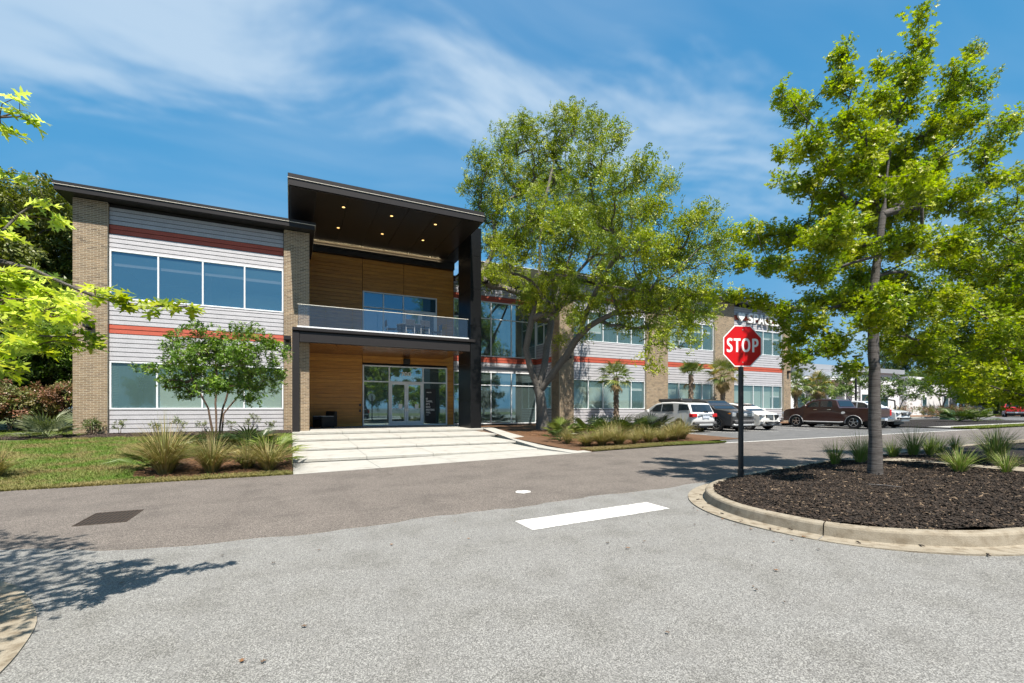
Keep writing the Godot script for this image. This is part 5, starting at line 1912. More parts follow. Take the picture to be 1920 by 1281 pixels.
	cabbage_palm("slim cabbage palm with a narrow upright crown behind the white car", Vector3(24.6, 0.48, -22.5), 3.4, 0.85, palm_fr, palm_fr, pm, dead_m, 2, 1.0)
	cabbage_palm("shaggy cabbage palm with hanging dead leaves just left of the stop sign", Vector3(27.6, 0.48, -22.4), 3.5, 1.05, palm_fr, palm_fr, pm + [yp], dead_m, 14)
	cabbage_palm("cabbage palm right of the building's far corner", Vector3(39.3, 0.45, -24.5), 3.3, 0.95, palm_fr, palm_fr, pm, dead_m, 4)
	cabbage_palm("cabbage palm with yellowed leaves, second right of the building's far corner", Vector3(42.0, 0.45, -24.2), 3.2, 1.05, palm_fr, palm_fr, pm + [yp, yp], dead_m, 6)
	palmetto("bushy fan palm in the far bed right of the white pickup", Vector3(52.5, 0.45, -18.5), 20, 1.5, fr, pm + darkp)
	palmetto("second bushy fan palm in the far bed, nearer the green box", Vector3(54.5, 0.45, -18.0), 18, 1.35, fr, pm + darkp)
	# young shrubs along the left wing
	var sm := spray_mesh("ovate", 6, 0.10, 0.052, 31)
	var stones := [Color(0.115, 0.145, 0.045), Color(0.095, 0.13, 0.04), Color(0.14, 0.155, 0.05)]
	i = 0
	for q in [[-6.75, 22.42, 0.34, 0.62], [-5.95, 22.4, 0.24, 0.62], [-4.85, 22.4, 0.18, 0.48], [-4.05, 22.4, 0.30, 0.62], [-3.25, 22.45, 0.26, 0.55], [-2.3, 22.4, 0.26, 0.65], [-1.5, 22.4, 0.36, 0.85], [-0.8, 22.4, 0.2, 0.5]]:
		shrub("young_shrub", "thin young shrub against the left wing, %s from the brick corner" % ord[i], Vector3(q[0], lawn_top(q[0], -q[1]) + 0.01, -q[1]), q[2], q[3], 420.0 if i == 0 else 260.0, stones, sm, 3, 0.05, "young shrubs along the left wing", i > 0)
		i += 1
	# reddish hedge and thicket at the left
	var hs := spray_mesh("ovate", 12, 0.30, 0.10, 33)
	var red := [Color(0.19, 0.10, 0.05), Color(0.16, 0.135, 0.045), Color(0.135, 0.15, 0.04), Color(0.23, 0.11, 0.065)]
	var bright := [Color(0.125, 0.225, 0.014), Color(0.095, 0.180, 0.014), Color(0.165, 0.265, 0.015)]
	i = 0
	for x in [-8.9, -10.0, -11.2, -12.6, -14.4]:
		shrub("hedge_shrub", "reddish-brown hedge shrub left of the brick corner, %s from it" % ord[i], Vector3(x, 0.56, -25.2 - 0.3 * (i % 2)), 1.1, 2.0, 70.0, red, hs, 8, 0.22, "reddish hedge left of the building")
		i += 1
	i = 0
	var tall: Node3D
	for x in [-9.7, -11.2, -12.8, -14.8, -17.0]:
		tall = shrub("thicket_shrub", "tall bright green shrub behind the reddish hedge, %s from the brick corner" % ord[i], Vector3(x, 0.56, -27.8), 1.7, 6.0, 30.0, bright, hs, 9, 0.42, "green thicket behind the hedge")
		i += 1
	# hedge across the car park behind the viewer, mirrored in the glass
	for k in 11:
		copy(tall, "tall shrub of the hedge behind the viewer, %s in the mirrored row" % ord[k], Vector3(-16.0 + k * 3.6, 0.0, 21.0 + (k % 2)), k * 1.1, 1.0).set_meta("group", "hedge mirrored in the glass")
	# rounded hedge and beds at the far right
	shrub("round_hedge", "large rounded yellow-green hedge left of the red pickup", Vector3(103.0, 0.4, -31.5), 3.4, 4.0, 14.0, [Color(0.16, 0.19, 0.02), Color(0.12, 0.16, 0.02)], spray_mesh("ovate", 14, 0.5, 0.2, 35), 9, 0.7, "")
	i = 0
	for q in [[62.0, 27.0], [66.0, 26.0], [70.0, 26.5], [75.0, 27.0], [80.0, 27.5]]:
		shrub("low_hedge", "low reddish shrub before the white building, %s from the street tree's trunk" % ord[i], Vector3(q[0], 0.4, -q[1]), 2.0, 1.5, 6.0, red, hs, 8, 0.45, "low shrubs before the white building")
		i += 1
	# bright green grasses on the mulch island
	var green := [Color(0.14, 0.235, 0.030), Color(0.18, 0.27, 0.04), Color(0.22, 0.28, 0.065), Color(0.33, 0.30, 0.13)]
	var wisps := []
	for v in 3:
		wisps.append(grass_clump(240, [0.82, 0.9, 0.74][v], [0.5, 0.56, 0.5][v], 0.3, green, 0.0055, 60 + v))
	i = 0
	for q in [[10.95, 5.95, 0.9], [11.25, 5.6, 1.0], [11.9, 5.75, 0.95], [13.3, 5.9, 0.9], [13.9, 5.75, 1.0], [14.6, 5.7, 0.95], [10.95, 3.85, 0.85], [13.6, 4.2, 1.15], [14.3, 4.4, 1.1], [15.6, 5.9, 0.9], [11.3, 3.35, 0.55], [16.8, 6.0, 0.9]]:
		var o := single("island_grass", wisps[i % 3], gm, ["wispy green grass clump left of the street tree's trunk, farther one", "wispy green grass clump just left of the street tree's trunk", "wispy green grass clump just right of the street tree's trunk", "wispy green grass in the back row of the island, first right of the trunk", "wispy green grass in the back row of the island, second right of the trunk", "wispy green grass in the back row of the island, third right of the trunk", "wispy green grass clump at the near end of the concrete strip", "tall green grass clump at the right edge of the island", "tall green grass clump behind the one at the right edge", "wispy green grass in the back row of the island, fourth right of the trunk", "thin green grass tuft at the right edge of the mulch", "wispy green grass in the back row of the island, fifth right of the trunk"][i], "grass clump", "green grasses on the island")
		o.position = Vector3(q[0], island_top(q[0], -q[1]), -q[1])
		o.scale = Vector3(rnd(0.8, 1.15), rnd(0.72, 1.0), rnd(0.8, 1.15)) * q[2] * 0.92
		o.rotation.y = i * 0.9
		i += 1
	ground_cover(gm)


func ground_cover(gm: Material) -> void:
	# short grass on the lawn
	var tuft := grass_clump(7, 0.075, 0.06, 0.3, [grey(1.0)], 0.006, 81)
	var where := []
	var tint := []
	var tone := FastNoiseLite.new()
	tone.seed = 4
	tone.frequency = 0.35
	tone.fractal_octaves = 3
	var bed := PackedVector2Array([Vector2(0.1, -12.3), Vector2(-2.4, -12.45), Vector2(-3.2, -12.8), Vector2(-3.35, -13.6), Vector2(-2.75, -15.3), Vector2(-1.65, -17.0), Vector2(0.1, -18.0)])
	for i in 52000:
		var near := i % 5 < 3
		var x := rnd(-15.0, 0.02)
		var d := 12.12 + (21.25 - 12.12) * (pow(rng.randf(), 1.5) if near else rng.randf())
		if Geometry2D.is_point_in_polygon(Vector2(x, -d), bed) and d > 12.5 + 0.1 * rng.randf():
			continue
		if x < -8 and d > 20.6:
			continue
		var k := clampf(tone.get_noise_2d(x * 2.0, d * 2.0) * 1.4 + 0.62 + rnd(-0.25, 0.25), 0.0, 1.0)
		if d < 12.5:
			k *= 0.25
		where.append(Transform3D(Basis(Vector3.UP, rnd(0, TAU)).scaled(Vector3.ONE * rnd(0.7, 1.35)), Vector3(x, lawn_top(x, -d) - 0.004, -d)))
		tint.append(Color(0.250, 0.205, 0.080).lerp(Color(0.110, 0.195, 0.018), k) * rnd(0.8, 1.2))
	for i in 5000:
		var x := rnd(8.9, 15.2)
		var d := 12.18 + rng.randf() * 0.8 * smoothstep(15.4, 13.6, x)
		where.append(Transform3D(Basis(Vector3.UP, rnd(0, TAU)).scaled(Vector3.ONE * rnd(0.6, 1.1)), Vector3(x, bed_top(x, -d), -d)))
		tint.append(Color(0.22, 0.175, 0.07).lerp(Color(0.12, 0.165, 0.02), clampf((x - 11.0) / 3.0 + rnd(-0.4, 0.4), 0, 1)))
	for i in 6000:
		var x := rnd(37.0, 60.0)
		var d := rnd(12.3, 13.4)
		where.append(Transform3D(Basis(Vector3.UP, rnd(0, TAU)).scaled(Vector3.ONE * 1.6), Vector3(x, slope(x) + 0.04, -d)))
		tint.append(Color(0.16, 0.20, 0.02) * rnd(0.8, 1.2))
	for i in 9000:
		var x := rnd(-24.0, -7.0)
		var d := rnd(22.0, 27.0)
		where.append(Transform3D(Basis(Vector3.UP, rnd(0, TAU)).scaled(Vector3.ONE * 1.6), Vector3(x, minf(0.6, lawn_top(x, -d)) - 0.02, -d)))
		tint.append(Color(0.13, 0.18, 0.02) * rnd(0.8, 1.2))
	var o := scatter(self, "lawn_grass", tuft, gm, where, tint)
	tag(o, "short patchy green and tan lawn grass before the left wing", "grass")
	o.set_meta("kind", "stuff")
	# bark chips on the island and along the wall
	var b := MB.new()
	b.obox(Transform3D(Basis(Vector3.BACK, 0.1), Vector3(0, 0, 0)), Vector3(0.05, 0.007, 0.014))
	b.obox(Transform3D(Basis(Vector3.UP, 0.25) * Basis(Vector3.BACK, -0.2), Vector3(0.03, 0.004, 0.003)), Vector3(0.03, 0.006, 0.010))
	where = []
	tint = []
	var poly := island_edge.duplicate()
	for i in 46000:
		var x := 5.3 + 8.7 * pow(rng.randf(), 1.25)
		var z := -rnd(1.6, 6.6)
		if not Geometry2D.is_point_in_polygon(Vector2(x, z), poly):
			continue
		var bs := Basis(Vector3.UP, rnd(0, TAU)) * Basis(Vector3.BACK, rng.randfn(0, 0.3)) * Basis(Vector3.RIGHT, rng.randfn(0, 0.4))
		where.append(Transform3D(bs.scaled_local(Vector3(rnd(0.4, 1.3), rnd(0.7, 1.4), rnd(0.6, 1.5))), Vector3(x, island_top(x, z) + rnd(0.0, 0.012), z)))
		var k := rng.randf()
		tint.append((Color(0.024, 0.0165, 0.012) if k < 0.72 else Color(0.052, 0.035, 0.024) if k < 0.965 else Color(0.20, 0.145, 0.095)) * rnd(0.7, 1.3))
	for i in 9000:
		var x := rnd(-12.0, 0.0)
		var d := 21.35 + rng.randf() * 1.35
		where.append(Transform3D((Basis(Vector3.UP, rnd(0, TAU)) * Basis(Vector3.BACK, rng.randfn(0, 0.3))).scaled_local(Vector3.ONE * rnd(0.8, 1.6)), Vector3(x, lawn_top(x, -d) + 0.03, -d)))
		tint.append(Color(0.062, 0.045, 0.036) * rnd(0.6, 1.5))
	# a few chips have spilled onto kerb and gutter
	for i in 60:
		var q := island_edge[int(rnd(150, island_edge.size() - 260))]
		var w := q + Vector2(rnd(-0.45, 0.1), rnd(-0.1, 0.3))
		where.append(Transform3D(Basis(Vector3.UP, rnd(0, TAU)), Vector3(w.x, slope(w.x) + 0.16, w.y)) if Geometry2D.is_point_in_polygon(w, poly) else Transform3D(Basis(Vector3.UP, rnd(0, TAU)), Vector3(w.x, slope(w.x) + 0.02, w.y)))
		tint.append(Color(0.03, 0.022, 0.017))
	var cm := mat("bark_chip", grey(1.0), 0.95)
	cm.vertex_color_use_as_albedo = true
	o = scatter(self, "mulch_chips", b.mesh(), cm, where, tint)
	tag(o, "dark brown bark mulch chips on the kerbed island", "mulch")
	o.set_meta("kind", "stuff")
	# pine needles in the beds
	b = MB.new()
	b.obox(Transform3D(), Vector3(0.16, 0.003, 0.004))
	b.obox(Transform3D(Basis(Vector3.UP, 0.25), Vector3(0.01, 0.003, 0.01)), Vector3(0.14, 0.003, 0.004))
	where = []
	tint = []
	for i in 9000:
		var left := i % 3 == 0
		var x := rnd(-3.3, 0.0) if left else rnd(8.8, 15.5)
		var d := rnd(12.5, 17.8) if left else rnd(12.9, 21.0)
		if left and not Geometry2D.is_point_in_polygon(Vector2(x, -d), bed):
			continue
		if not left and x < 9.8 and d > 12.6:
			continue
		where.append(Transform3D((Basis(Vector3.UP, rnd(0, TAU)) * Basis(Vector3.BACK, rng.randfn(0, 0.15))).scaled_local(Vector3(rnd(0.6, 1.4), 1, 1.5)), Vector3(x, (lawn_top(x, -d) + 0.02) if left else bed_top(x, -d) - 0.012, -d)))
		tint.append(Color(0.20, 0.105, 0.05) * rnd(0.5, 1.5))
	o = scatter(self, "pine_needles", b.mesh(), cm, where, tint)
	tag(o, "brown pine straw spread over the planting beds", "pine straw")
	o.set_meta("kind", "stuff")


# ---------- vehicles: x forward, y up, z to the right-hand side ----------
func arch(xa: float, r: float, y0: float) -> Array:
	var out := []
	var a0 := asin(clampf((y0 - 0.36) / r, -0.9, 0.9))
	for i in 11:
		var a := lerpf(PI - a0, a0, i / 10.0)
		out.append([xa + cos(a) * r, 0.36 + sin(a) * r, 0])
	return out


func half_width(s: Dictionary, x: float, y: float) -> float:
	var w: float = s.W
	if y > s.belt:
		w -= s.tumble * (y - s.belt)
	else:
		w -= 0.05 * pow((s.belt - y) / s.belt, 2.0)
	var e: float = maxf(0.0, (absf(x) - s.L / 2.0 + 0.55) / 0.55)
	return w * (1.0 - 0.075 * e * e)


func car_body(s: Dictionary) -> ArrayMesh:
	var pf: Array = s.profile
	var n := pf.size()
	var pts := []
	var en := []
	for q in pf:
		pts.append(Vector2(q[0], q[1]))
	for i in n:
		var d: Vector2 = (pts[(i + 1) % n] - pts[i]).normalized()
		en.append(Vector2(d.y, -d.x))
	# the outline runs counter-clockwise, so (dy, -dx) points outward; hollow corners keep their edge
	for i in n:
		var d0: Vector2 = pts[i] - pts[(i + n - 1) % n]
		if d0.cross(pts[(i + 1) % n] - pts[i]) < 0.0:
			pf[i][2] = 0.0
	var vn := []
	for i in n:
		vn.append((en[i] + en[(i + n - 1) % n]).normalized())
	var b := MB.new()
	var bev: float = s.get("bevel", 0.085)
	var cols := []
	for k in 4:
		var a := PI / 2 * k / 3.0
		cols.append([1.0, bev * (1.0 - cos(a)), bev * (1.0 - sin(a)), sin(a), cos(a)])
	for k in [0.55, 0.0, -0.55]:
		cols.append([k, -1.0, 0.0, 1.0, 0.0])
	for k in [3, 2, 1, 0]:
		var a: float = PI / 2 * k / 3.0
		cols.append([-1.0, bev * (1.0 - cos(a)), bev * (1.0 - sin(a)), sin(a), -cos(a)])
	# cols: side, distance in from the side, inset of the outline, weights of the outline and side normals
	var place := func(i: int, c: Array) -> Vector3:
		var f: float = pf[i][2]
		var q: Vector2 = pts[i] - vn[i] * c[2] * f
		var w := half_width(s, q.x, q.y)
		var z: float = (w - c[1] * (f if f > 0.0 else 0.15)) * c[0] if c[1] >= 0.0 else w * c[0]
		var e: float = smoothstep(s.L / 2 - 0.9, s.L / 2, absf(q.x))
		var x: float = q.x - signf(q.x) * s.get("nose", 0.16) * e * pow(z / w, 2.0)
		return Vector3(x, q.y, z)
	for i in n:
		var j := (i + 1) % n
		var ni: Vector2 = vn[i] if en[i].dot(en[(i + n - 1) % n]) > 0.8 else en[i]
		var nj: Vector2 = vn[j] if en[j].dot(en[i]) > 0.8 else en[i]
		for k in cols.size() - 1:
			var c0: Array = cols[k]
			var c1: Array = cols[k + 1]
			var p0: Vector3 = place.call(i, c0)
			var p1: Vector3 = place.call(j, c0)
			var p2: Vector3 = place.call(j, c1)
			var p3: Vector3 = place.call(i, c1)
			var n0 := Vector3(ni.x * c0[3], ni.y * c0[3], c0[4]).normalized()
			var n1 := Vector3(nj.x * c0[3], nj.y * c0[3], c0[4]).normalized()
			var n2 := Vector3(nj.x * c1[3], nj.y * c1[3], c1[4]).normalized()
			var n3 := Vector3(ni.x * c1[3], ni.y * c1[3], c1[4]).normalized()
			b.tri(p0, p1, p2, n0, n1, n2)
			b.tri(p0, p2, p3, n0, n2, n3)
	for side in [1.0, -1.0]:
		var o := PackedVector2Array()
		for i in n:
			o.append(pts[i] - vn[i] * bev * pf[i][2])
		var ix := Geometry2D.triangulate_polygon(o)
		for k in range(0, ix.size(), 3):
			var q := []
			for m in 3:
				q.append(place.call(ix[k + m], cols[0] if side > 0 else cols[-1]))
			var nn := Vector3(0, 0.06, side).normalized()
			b.tri(q[0], q[1], q[2], nn, nn, nn)
	return b.mesh()


func side_pane(s: Dictionary, poly: Array, out := 0.006, thick := false) -> ArrayMesh:
	# a flat part lying on both flanks
	var b := MB.new()
	var o := PackedVector2Array()
	for q in poly:
		o.append(Vector2(q[0], q[1]))
	var ix := Geometry2D.triangulate_polygon(o)
	for side in [1.0, -1.0]:
		for k in range(0, ix.size(), 3):
			var q := []
			for m in 3:
				var w := o[ix[k + m]]
				q.append(Vector3(w.x, w.y, side * (half_width(s, w.x, w.y) + out)))
			var nn := Vector3(0, 0.25, side).normalized()
			b.tri(q[0], q[1], q[2], nn, nn, nn)
	return b.mesh()


func cross_pane(s: Dictionary, a: Vector2, e: Vector2, share := 0.86, lift := 0.008) -> ArrayMesh:
	# windscreen or rear window between two outline points, bowed across
	var b := MB.new()
	var d := (e - a).normalized()
	var nn := Vector2(d.y, -d.x)
	if nn.y < 0:
		nn = -nn
	var n := 6
	for k in n:
		var q := []
		for m in [[0, k], [1, k], [1, k + 1], [0, k + 1]]:
			var base: Vector2 = (e if m[0] else a) + nn * lift
			var f := lerpf(-1.0, 1.0, float(m[1]) / n)
			var w := half_width(s, base.x, base.y) * share
			var e2: float = smoothstep(s.L / 2 - 0.9, s.L / 2, absf(base.x))
			q.append(Vector3(base.x - signf(base.x) * s.get("nose", 0.16) * e2 * pow(f * share, 2.0), base.y, w * f))
		b.face(q[0], q[1], q[2], q[3], Vector3(nn.x, nn.y, 0))
	return b.mesh()


func wheel(parent: Node, at: Vector3, r: float, rim: Material, spokes: int) -> void:
	var o := holder(parent, "wheel", Transform3D(Basis(Vector3.RIGHT, PI / 2 * signf(at.z)), at))
	var t := MB.new()
	t.lathe([[r * 0.64, -0.12], [r * 0.9, -0.125], [r * 0.985, -0.10], [r, -0.06], [r, 0.06], [r * 0.985, 0.10], [r * 0.9, 0.125], [r * 0.64, 0.10]], Transform3D(), 28)
	part(o, "tyre", t.mesh(), M.rubber)
	var m := MB.new()
	m.lathe([[r * 0.66, -0.1], [r * 0.66, 0.108], [r * 0.61, 0.112], [r * 0.58, 0.06]], Transform3D(), 28)
	for k in spokes:
		var a := TAU * k / spokes
		m.obox(Transform3D(Basis(Vector3.UP, a), Vector3(sin(a) * r * 0.32, 0.085, cos(a) * r * 0.32)), Vector3(r * 0.17, 0.03, r * 0.60))
	m.lathe([[r * 0.17, 0.06], [r * 0.17, 0.105], [0.0, 0.108]], Transform3D(), 14)
	part(o, "rim", m.mesh(), rim)
	var disc := MB.new()
	disc.lathe([[r * 0.6, 0.03], [0.0, 0.03]], Transform3D(), 20)
	part(o, "brake_disc", disc.mesh(), M.black_plastic)


func mirrors(parent: Node, s: Dictionary, x: float, y: float, m: Material) -> void:
	for side in [1.0, -1.0]:
		var w := half_width(s, x, y)
		var b := MB.new()
		b.bevelled(Vector3(x - 0.09, y - 0.02, side * (w + 0.13) - 0.09), Vector3(x + 0.07, y + 0.16, side * (w + 0.13) + 0.09), 0.04)
		part(parent, "mirror", b.mesh(), m)


func pair(parent: Node, called: String, lo: Vector3, hi: Vector3, m: Material, bevel := 0.015) -> void:
	boxpart(parent, called, lo, hi, m, bevel)
	boxpart(parent, called, Vector3(lo.x, lo.y, -hi.z), Vector3(hi.x, hi.y, -lo.z), m, bevel)


func paint(called: String, c: Color, metal := 0.0) -> StandardMaterial3D:
	var m := mat(called, c, 0.32, metal)
	m.clearcoat_enabled = true
	m.clearcoat = 0.8
	m.clearcoat_roughness = 0.05
	return m


func tail_lamp_mat() -> StandardMaterial3D:
	if not M.has("tail_lamp"):
		mat("tail_lamp", Color(0.42, 0.012, 0.014), 0.12)
		mat("head_lamp", Color(0.45, 0.47, 0.50), 0.08, 0.5)
		mat("amber_lamp", Color(0.65, 0.22, 0.01), 0.15)
		mat("plate", Color(0.45, 0.50, 0.58), 0.5)
		mat("grey_trim", Color(0.085, 0.085, 0.088), 0.55)
		mat("silver_trim", Color(0.45, 0.46, 0.47), 0.4, 0.3)
	return M.tail_lamp


func make_suv(called: String, label: String, at: Vector3, turn: float, pm: Material, style: String) -> Node3D:
	tail_lamp_mat()
	var o := thing(called, label, "car", at, turn, "vehicles in the car park")
	var s := {}
	if style == "crossover":     # seen from behind
		s = {"L": 4.9, "W": 0.955, "belt": 1.08, "tumble": 0.26, "nose": 0.16}
		s.profile = [[2.36, 0.30, 0], [2.45, 0.46, 1], [2.45, 0.80, 1], [2.38, 0.97, 1], [2.0, 1.05, 1], [1.40, 1.12, 0.6], [0.95, 1.38, 0.8], [0.52, 1.60, 1], [0.05, 1.685, 1], [-0.7, 1.70, 1], [-1.5, 1.67, 1], [-2.06, 1.60, 1], [-2.22, 1.36, 0.8], [-2.36, 1.08, 0.8], [-2.44, 0.92, 1], [-2.46, 0.62, 1], [-2.38, 0.40, 0]]
		s.profile += arch(-1.42, 0.43, 0.30) + arch(1.44, 0.43, 0.30)
	elif style == "large":       # tall, square, seen from the front
		s = {"L": 5.3, "W": 1.005, "belt": 1.22, "tumble": 0.20, "nose": 0.10}
		s.profile = [[2.50, 0.34, 0], [2.63, 0.48, 1], [2.65, 0.82, 1], [2.63, 1.08, 1], [2.50, 1.17, 1], [1.95, 1.22, 1], [1.42, 1.27, 0.6], [1.0, 1.58, 0.8], [0.66, 1.79, 1], [0.15, 1.86, 1], [-1.0, 1.87, 1], [-2.2, 1.84, 1], [-2.52, 1.74, 1], [-2.62, 1.25, 1], [-2.66, 0.9, 1], [-2.64, 0.55, 1], [-2.5, 0.38, 0]]
		s.profile += arch(-1.56, 0.46, 0.34) + arch(1.55, 0.46, 0.34)
	else:                        # rounded crossover seen from the front
		s = {"L": 4.75, "W": 0.965, "belt": 1.05, "tumble": 0.28, "nose": 0.26}
		s.profile = [[2.28, 0.28, 0], [2.37, 0.44, 1], [2.38, 0.70, 1], [2.32, 0.90, 1], [2.1, 1.00, 1], [1.7, 1.07, 1], [1.28, 1.12, 0.6], [0.8, 1.40, 0.8], [0.40, 1.58, 1], [-0.1, 1.66, 1], [-0.9, 1.66, 1], [-1.7, 1.60, 1], [-2.0, 1.50, 1], [-2.28, 1.08, 0.8], [-2.36, 0.9, 1], [-2.38, 0.6, 1], [-2.3, 0.4, 0]]
		s.profile += arch(-1.42, 0.42, 0.28) + arch(1.40, 0.42, 0.28)
	part(o, "body", car_body(s), pm)
	var hl: float = s.L / 2
	if style == "crossover":
		part(o, "side_window", side_pane(s, [[0.92, 1.14], [0.42, 1.52], [-0.02, 1.58], [-0.02, 1.14]]), M.car_glass)
		part(o, "side_window", side_pane(s, [[-0.08, 1.14], [-0.08, 1.58], [-0.85, 1.585], [-1.02, 1.16]]), M.car_glass)
		part(o, "side_window", side_pane(s, [[-1.36, 1.20], [-1.30, 1.57], [-1.90, 1.54], [-2.12, 1.25]]), M.car_glass)
		part(o, "windscreen", cross_pane(s, Vector2(1.34, 1.155), Vector2(0.58, 1.585)), M.car_glass)
		part(o, "rear_window", cross_pane(s, Vector2(-2.34, 1.13), Vector2(-2.11, 1.54), 0.88), M.car_glass)
		pair(o, "tail_light", Vector3(-2.40, 0.84, 0.58), Vector3(-2.13, 1.04, 0.955), M.tail_lamp, 0.03)
		boxpart(o, "chrome_strip", Vector3(-2.475, 0.955, -0.56), Vector3(-2.42, 1.01, 0.56), M.chrome, 0.01)
		boxpart(o, "number_plate", Vector3(-2.475, 0.78, -0.26), Vector3(-2.44, 0.92, 0.26), M.plate)
		boxpart(o, "rear_bumper", Vector3(-2.47, 0.44, -0.84), Vector3(-2.2, 0.60, 0.84), M.grey_trim, 0.04)
		boxpart(o, "skid_plate", Vector3(-2.49, 0.36, -0.52), Vector3(-2.3, 0.49, 0.52), M.silver_trim, 0.03)
		boxpart(o, "roof_box", Vector3(-1.15, 1.72, -0.46), Vector3(0.75, 1.90, 0.46), M.black_plastic, 0.075)
		pair(o, "roof_rail", Vector3(-1.7, 1.67, 0.62), Vector3(0.3, 1.725, 0.66), M.black_plastic, 0.01)
		boxpart(o, "rear_wiper", Vector3(-2.40, 1.16, -0.05), Vector3(-2.30, 1.19, 0.30), M.black_plastic)
		part(o, "sill_trim", side_pane(s, [[-0.95, 0.31], [0.98, 0.31], [0.98, 0.42], [-0.95, 0.42]], 0.008), M.grey_trim)
		mirrors(o, s, 0.92, 1.10, pm)
	else:
		var large := style == "large"
		var top: float = 1.72 if large else 1.54
		var y0: float = 1.30 if large else 1.14
		part(o, "side_window", side_pane(s, [[1.0, y0], [0.62, top - 0.08], [0.0, top], [0.0, y0]]), M.car_glass)
		part(o, "side_window", side_pane(s, [[-0.07, y0], [-0.07, top], [-0.95, top], [-0.95, y0]]), M.car_glass)
		part(o, "side_window", side_pane(s, [[-1.02, y0], [-1.02, top], [-1.75 if not large else -2.2, top - 0.04], [-1.85 if not large else -2.3, y0 + 0.06]]), M.car_glass)
		if large:
			part(o, "windscreen", cross_pane(s, Vector2(1.38, 1.30), Vector2(0.70, 1.77)), M.car_glass)
			boxpart(o, "grille", Vector3(2.50, 0.80, -0.60), Vector3(2.665, 1.10, 0.60), M.black_plastic, 0.03)
			for k in 3:
				boxpart(o, "grille_bar", Vector3(2.60, 0.86 + k * 0.085, -0.58), Vector3(2.68, 0.905 + k * 0.085, 0.58), M.chrome, 0.008)
			var eb := MB.new()
			eb.lathe([[0.0, 0.02], [0.09, 0.0]], Transform3D(Basis(Vector3.BACK, -PI / 2).scaled_local(Vector3(1, 1, 1.7)), Vector3(2.685, 0.96, 0)), 16)
			part(o, "emblem", eb.mesh(), M.silver_trim)
			pair(o, "headlight", Vector3(2.34, 0.84, 0.62), Vector3(2.585, 1.08, 0.92), M.head_lamp, 0.03)
			pair(o, "turn_signal", Vector3(2.28, 0.98, 0.90), Vector3(2.45, 1.07, 0.97), M.amber_lamp, 0.02)
			boxpart(o, "front_bumper", Vector3(2.45, 0.50, -0.80), Vector3(2.68, 0.66, 0.80), M.grey_trim, 0.04)
			boxpart(o, "valance", Vector3(2.42, 0.32, -0.84), Vector3(2.64, 0.44, 0.84), M.silver_trim, 0.03)
			pair(o, "fog_light", Vector3(2.44, 0.52, 0.72), Vector3(2.58, 0.66, 0.88), M.black_plastic, 0.02)
			pair(o, "roof_rail", Vector3(-2.0, 1.84, 0.70), Vector3(0.1, 1.90, 0.74), M.black_plastic, 0.01)
		else:
			part(o, "windscreen", cross_pane(s, Vector2(1.22, 1.155), Vector2(0.46, 1.565)), M.car_glass)
			for side in [1.0, -1.0]:
				var gr := MB.new()
				for k in 8:
					var z: float = side * (0.10 + k * 0.058)
					gr.obox(Transform3D(Basis(Vector3.UP, -0.3 * side), Vector3(2.365 - 0.25 * pow(z / 0.95, 2.0), 0.76 + 0.012 * k, z)), Vector3(0.04, 0.26 - 0.014 * k, 0.028))
				part(o, "grille_slats", gr.mesh(), M.chrome)
				var gb := MB.new()
				gb.obox(Transform3D(Basis(Vector3.UP, -0.25 * side), Vector3(2.30, 0.78, side * 0.31)), Vector3(0.06, 0.30, 0.50))
				part(o, "grille", gb.mesh(), M.black_plastic)
			pair(o, "headlight", Vector3(2.0, 0.82, 0.60), Vector3(2.24, 0.93, 0.90), M.head_lamp, 0.03)
			boxpart(o, "air_intake", Vector3(2.2, 0.40, -0.62), Vector3(2.37, 0.52, 0.62), M.black_plastic, 0.03)
			boxpart(o, "valance", Vector3(2.05, 0.26, -0.84), Vector3(2.30, 0.40, 0.84), M.grey_trim, 0.03)
			pair(o, "fog_light", Vector3(2.02, 0.48, 0.70), Vector3(2.22, 0.54, 0.86), M.chrome, 0.02)
			boxpart(o, "roof_glass", Vector3(-0.9, 1.655, -0.5), Vector3(0.25, 1.668, 0.5), M.car_glass)
		mirrors(o, s, 0.98, y0 - 0.02, pm)
	part(o, "door_handle", side_pane(s, [[-0.42, 1.0], [-0.20, 1.0], [-0.20, 1.035], [-0.42, 1.035]], 0.02), M.chrome if style != "crossover" else pm)
	part(o, "door_handle", side_pane(s, [[0.42, 0.99], [0.20, 0.99], [0.20, 1.025], [0.42, 1.025]], 0.02), M.chrome if style != "crossover" else pm)
	for x in [0.94, -0.05, -0.98]:
		part(o, "door_gap", side_pane(s, [[x, 0.42], [x + 0.013, 0.42], [x + 0.013, 1.05], [x, 1.05]], 0.003), M.black_plastic)
	var ax: Array = {"crossover": [-1.42, 1.44, 0.37], "large": [-1.56, 1.55, 0.41], "rounded": [-1.42, 1.40, 0.37]}[style]
	underside(o, s, ax)
	for x in [ax[0], ax[1]]:
		for z in [-1.0, 1.0]:
			wheel(o, Vector3(x, ax[2], z * (s.W - 0.13)), ax[2], M.alloy, 6 if style == "large" else 10)
	return o


func underside(o: Node, s: Dictionary, ax: Array) -> void:
	boxpart(o, "chassis", Vector3(-s.L / 2 + 0.4, 0.24, -s.W + 0.32), Vector3(s.L / 2 - 0.4, 0.5, s.W - 0.32), M.black_plastic)
	for x in [ax[0], ax[1]]:
		boxpart(o, "wheel_well", Vector3(x - 0.44, 0.34, -s.W + 0.27), Vector3(x + 0.44, 0.80, s.W - 0.27), M.black_plastic)


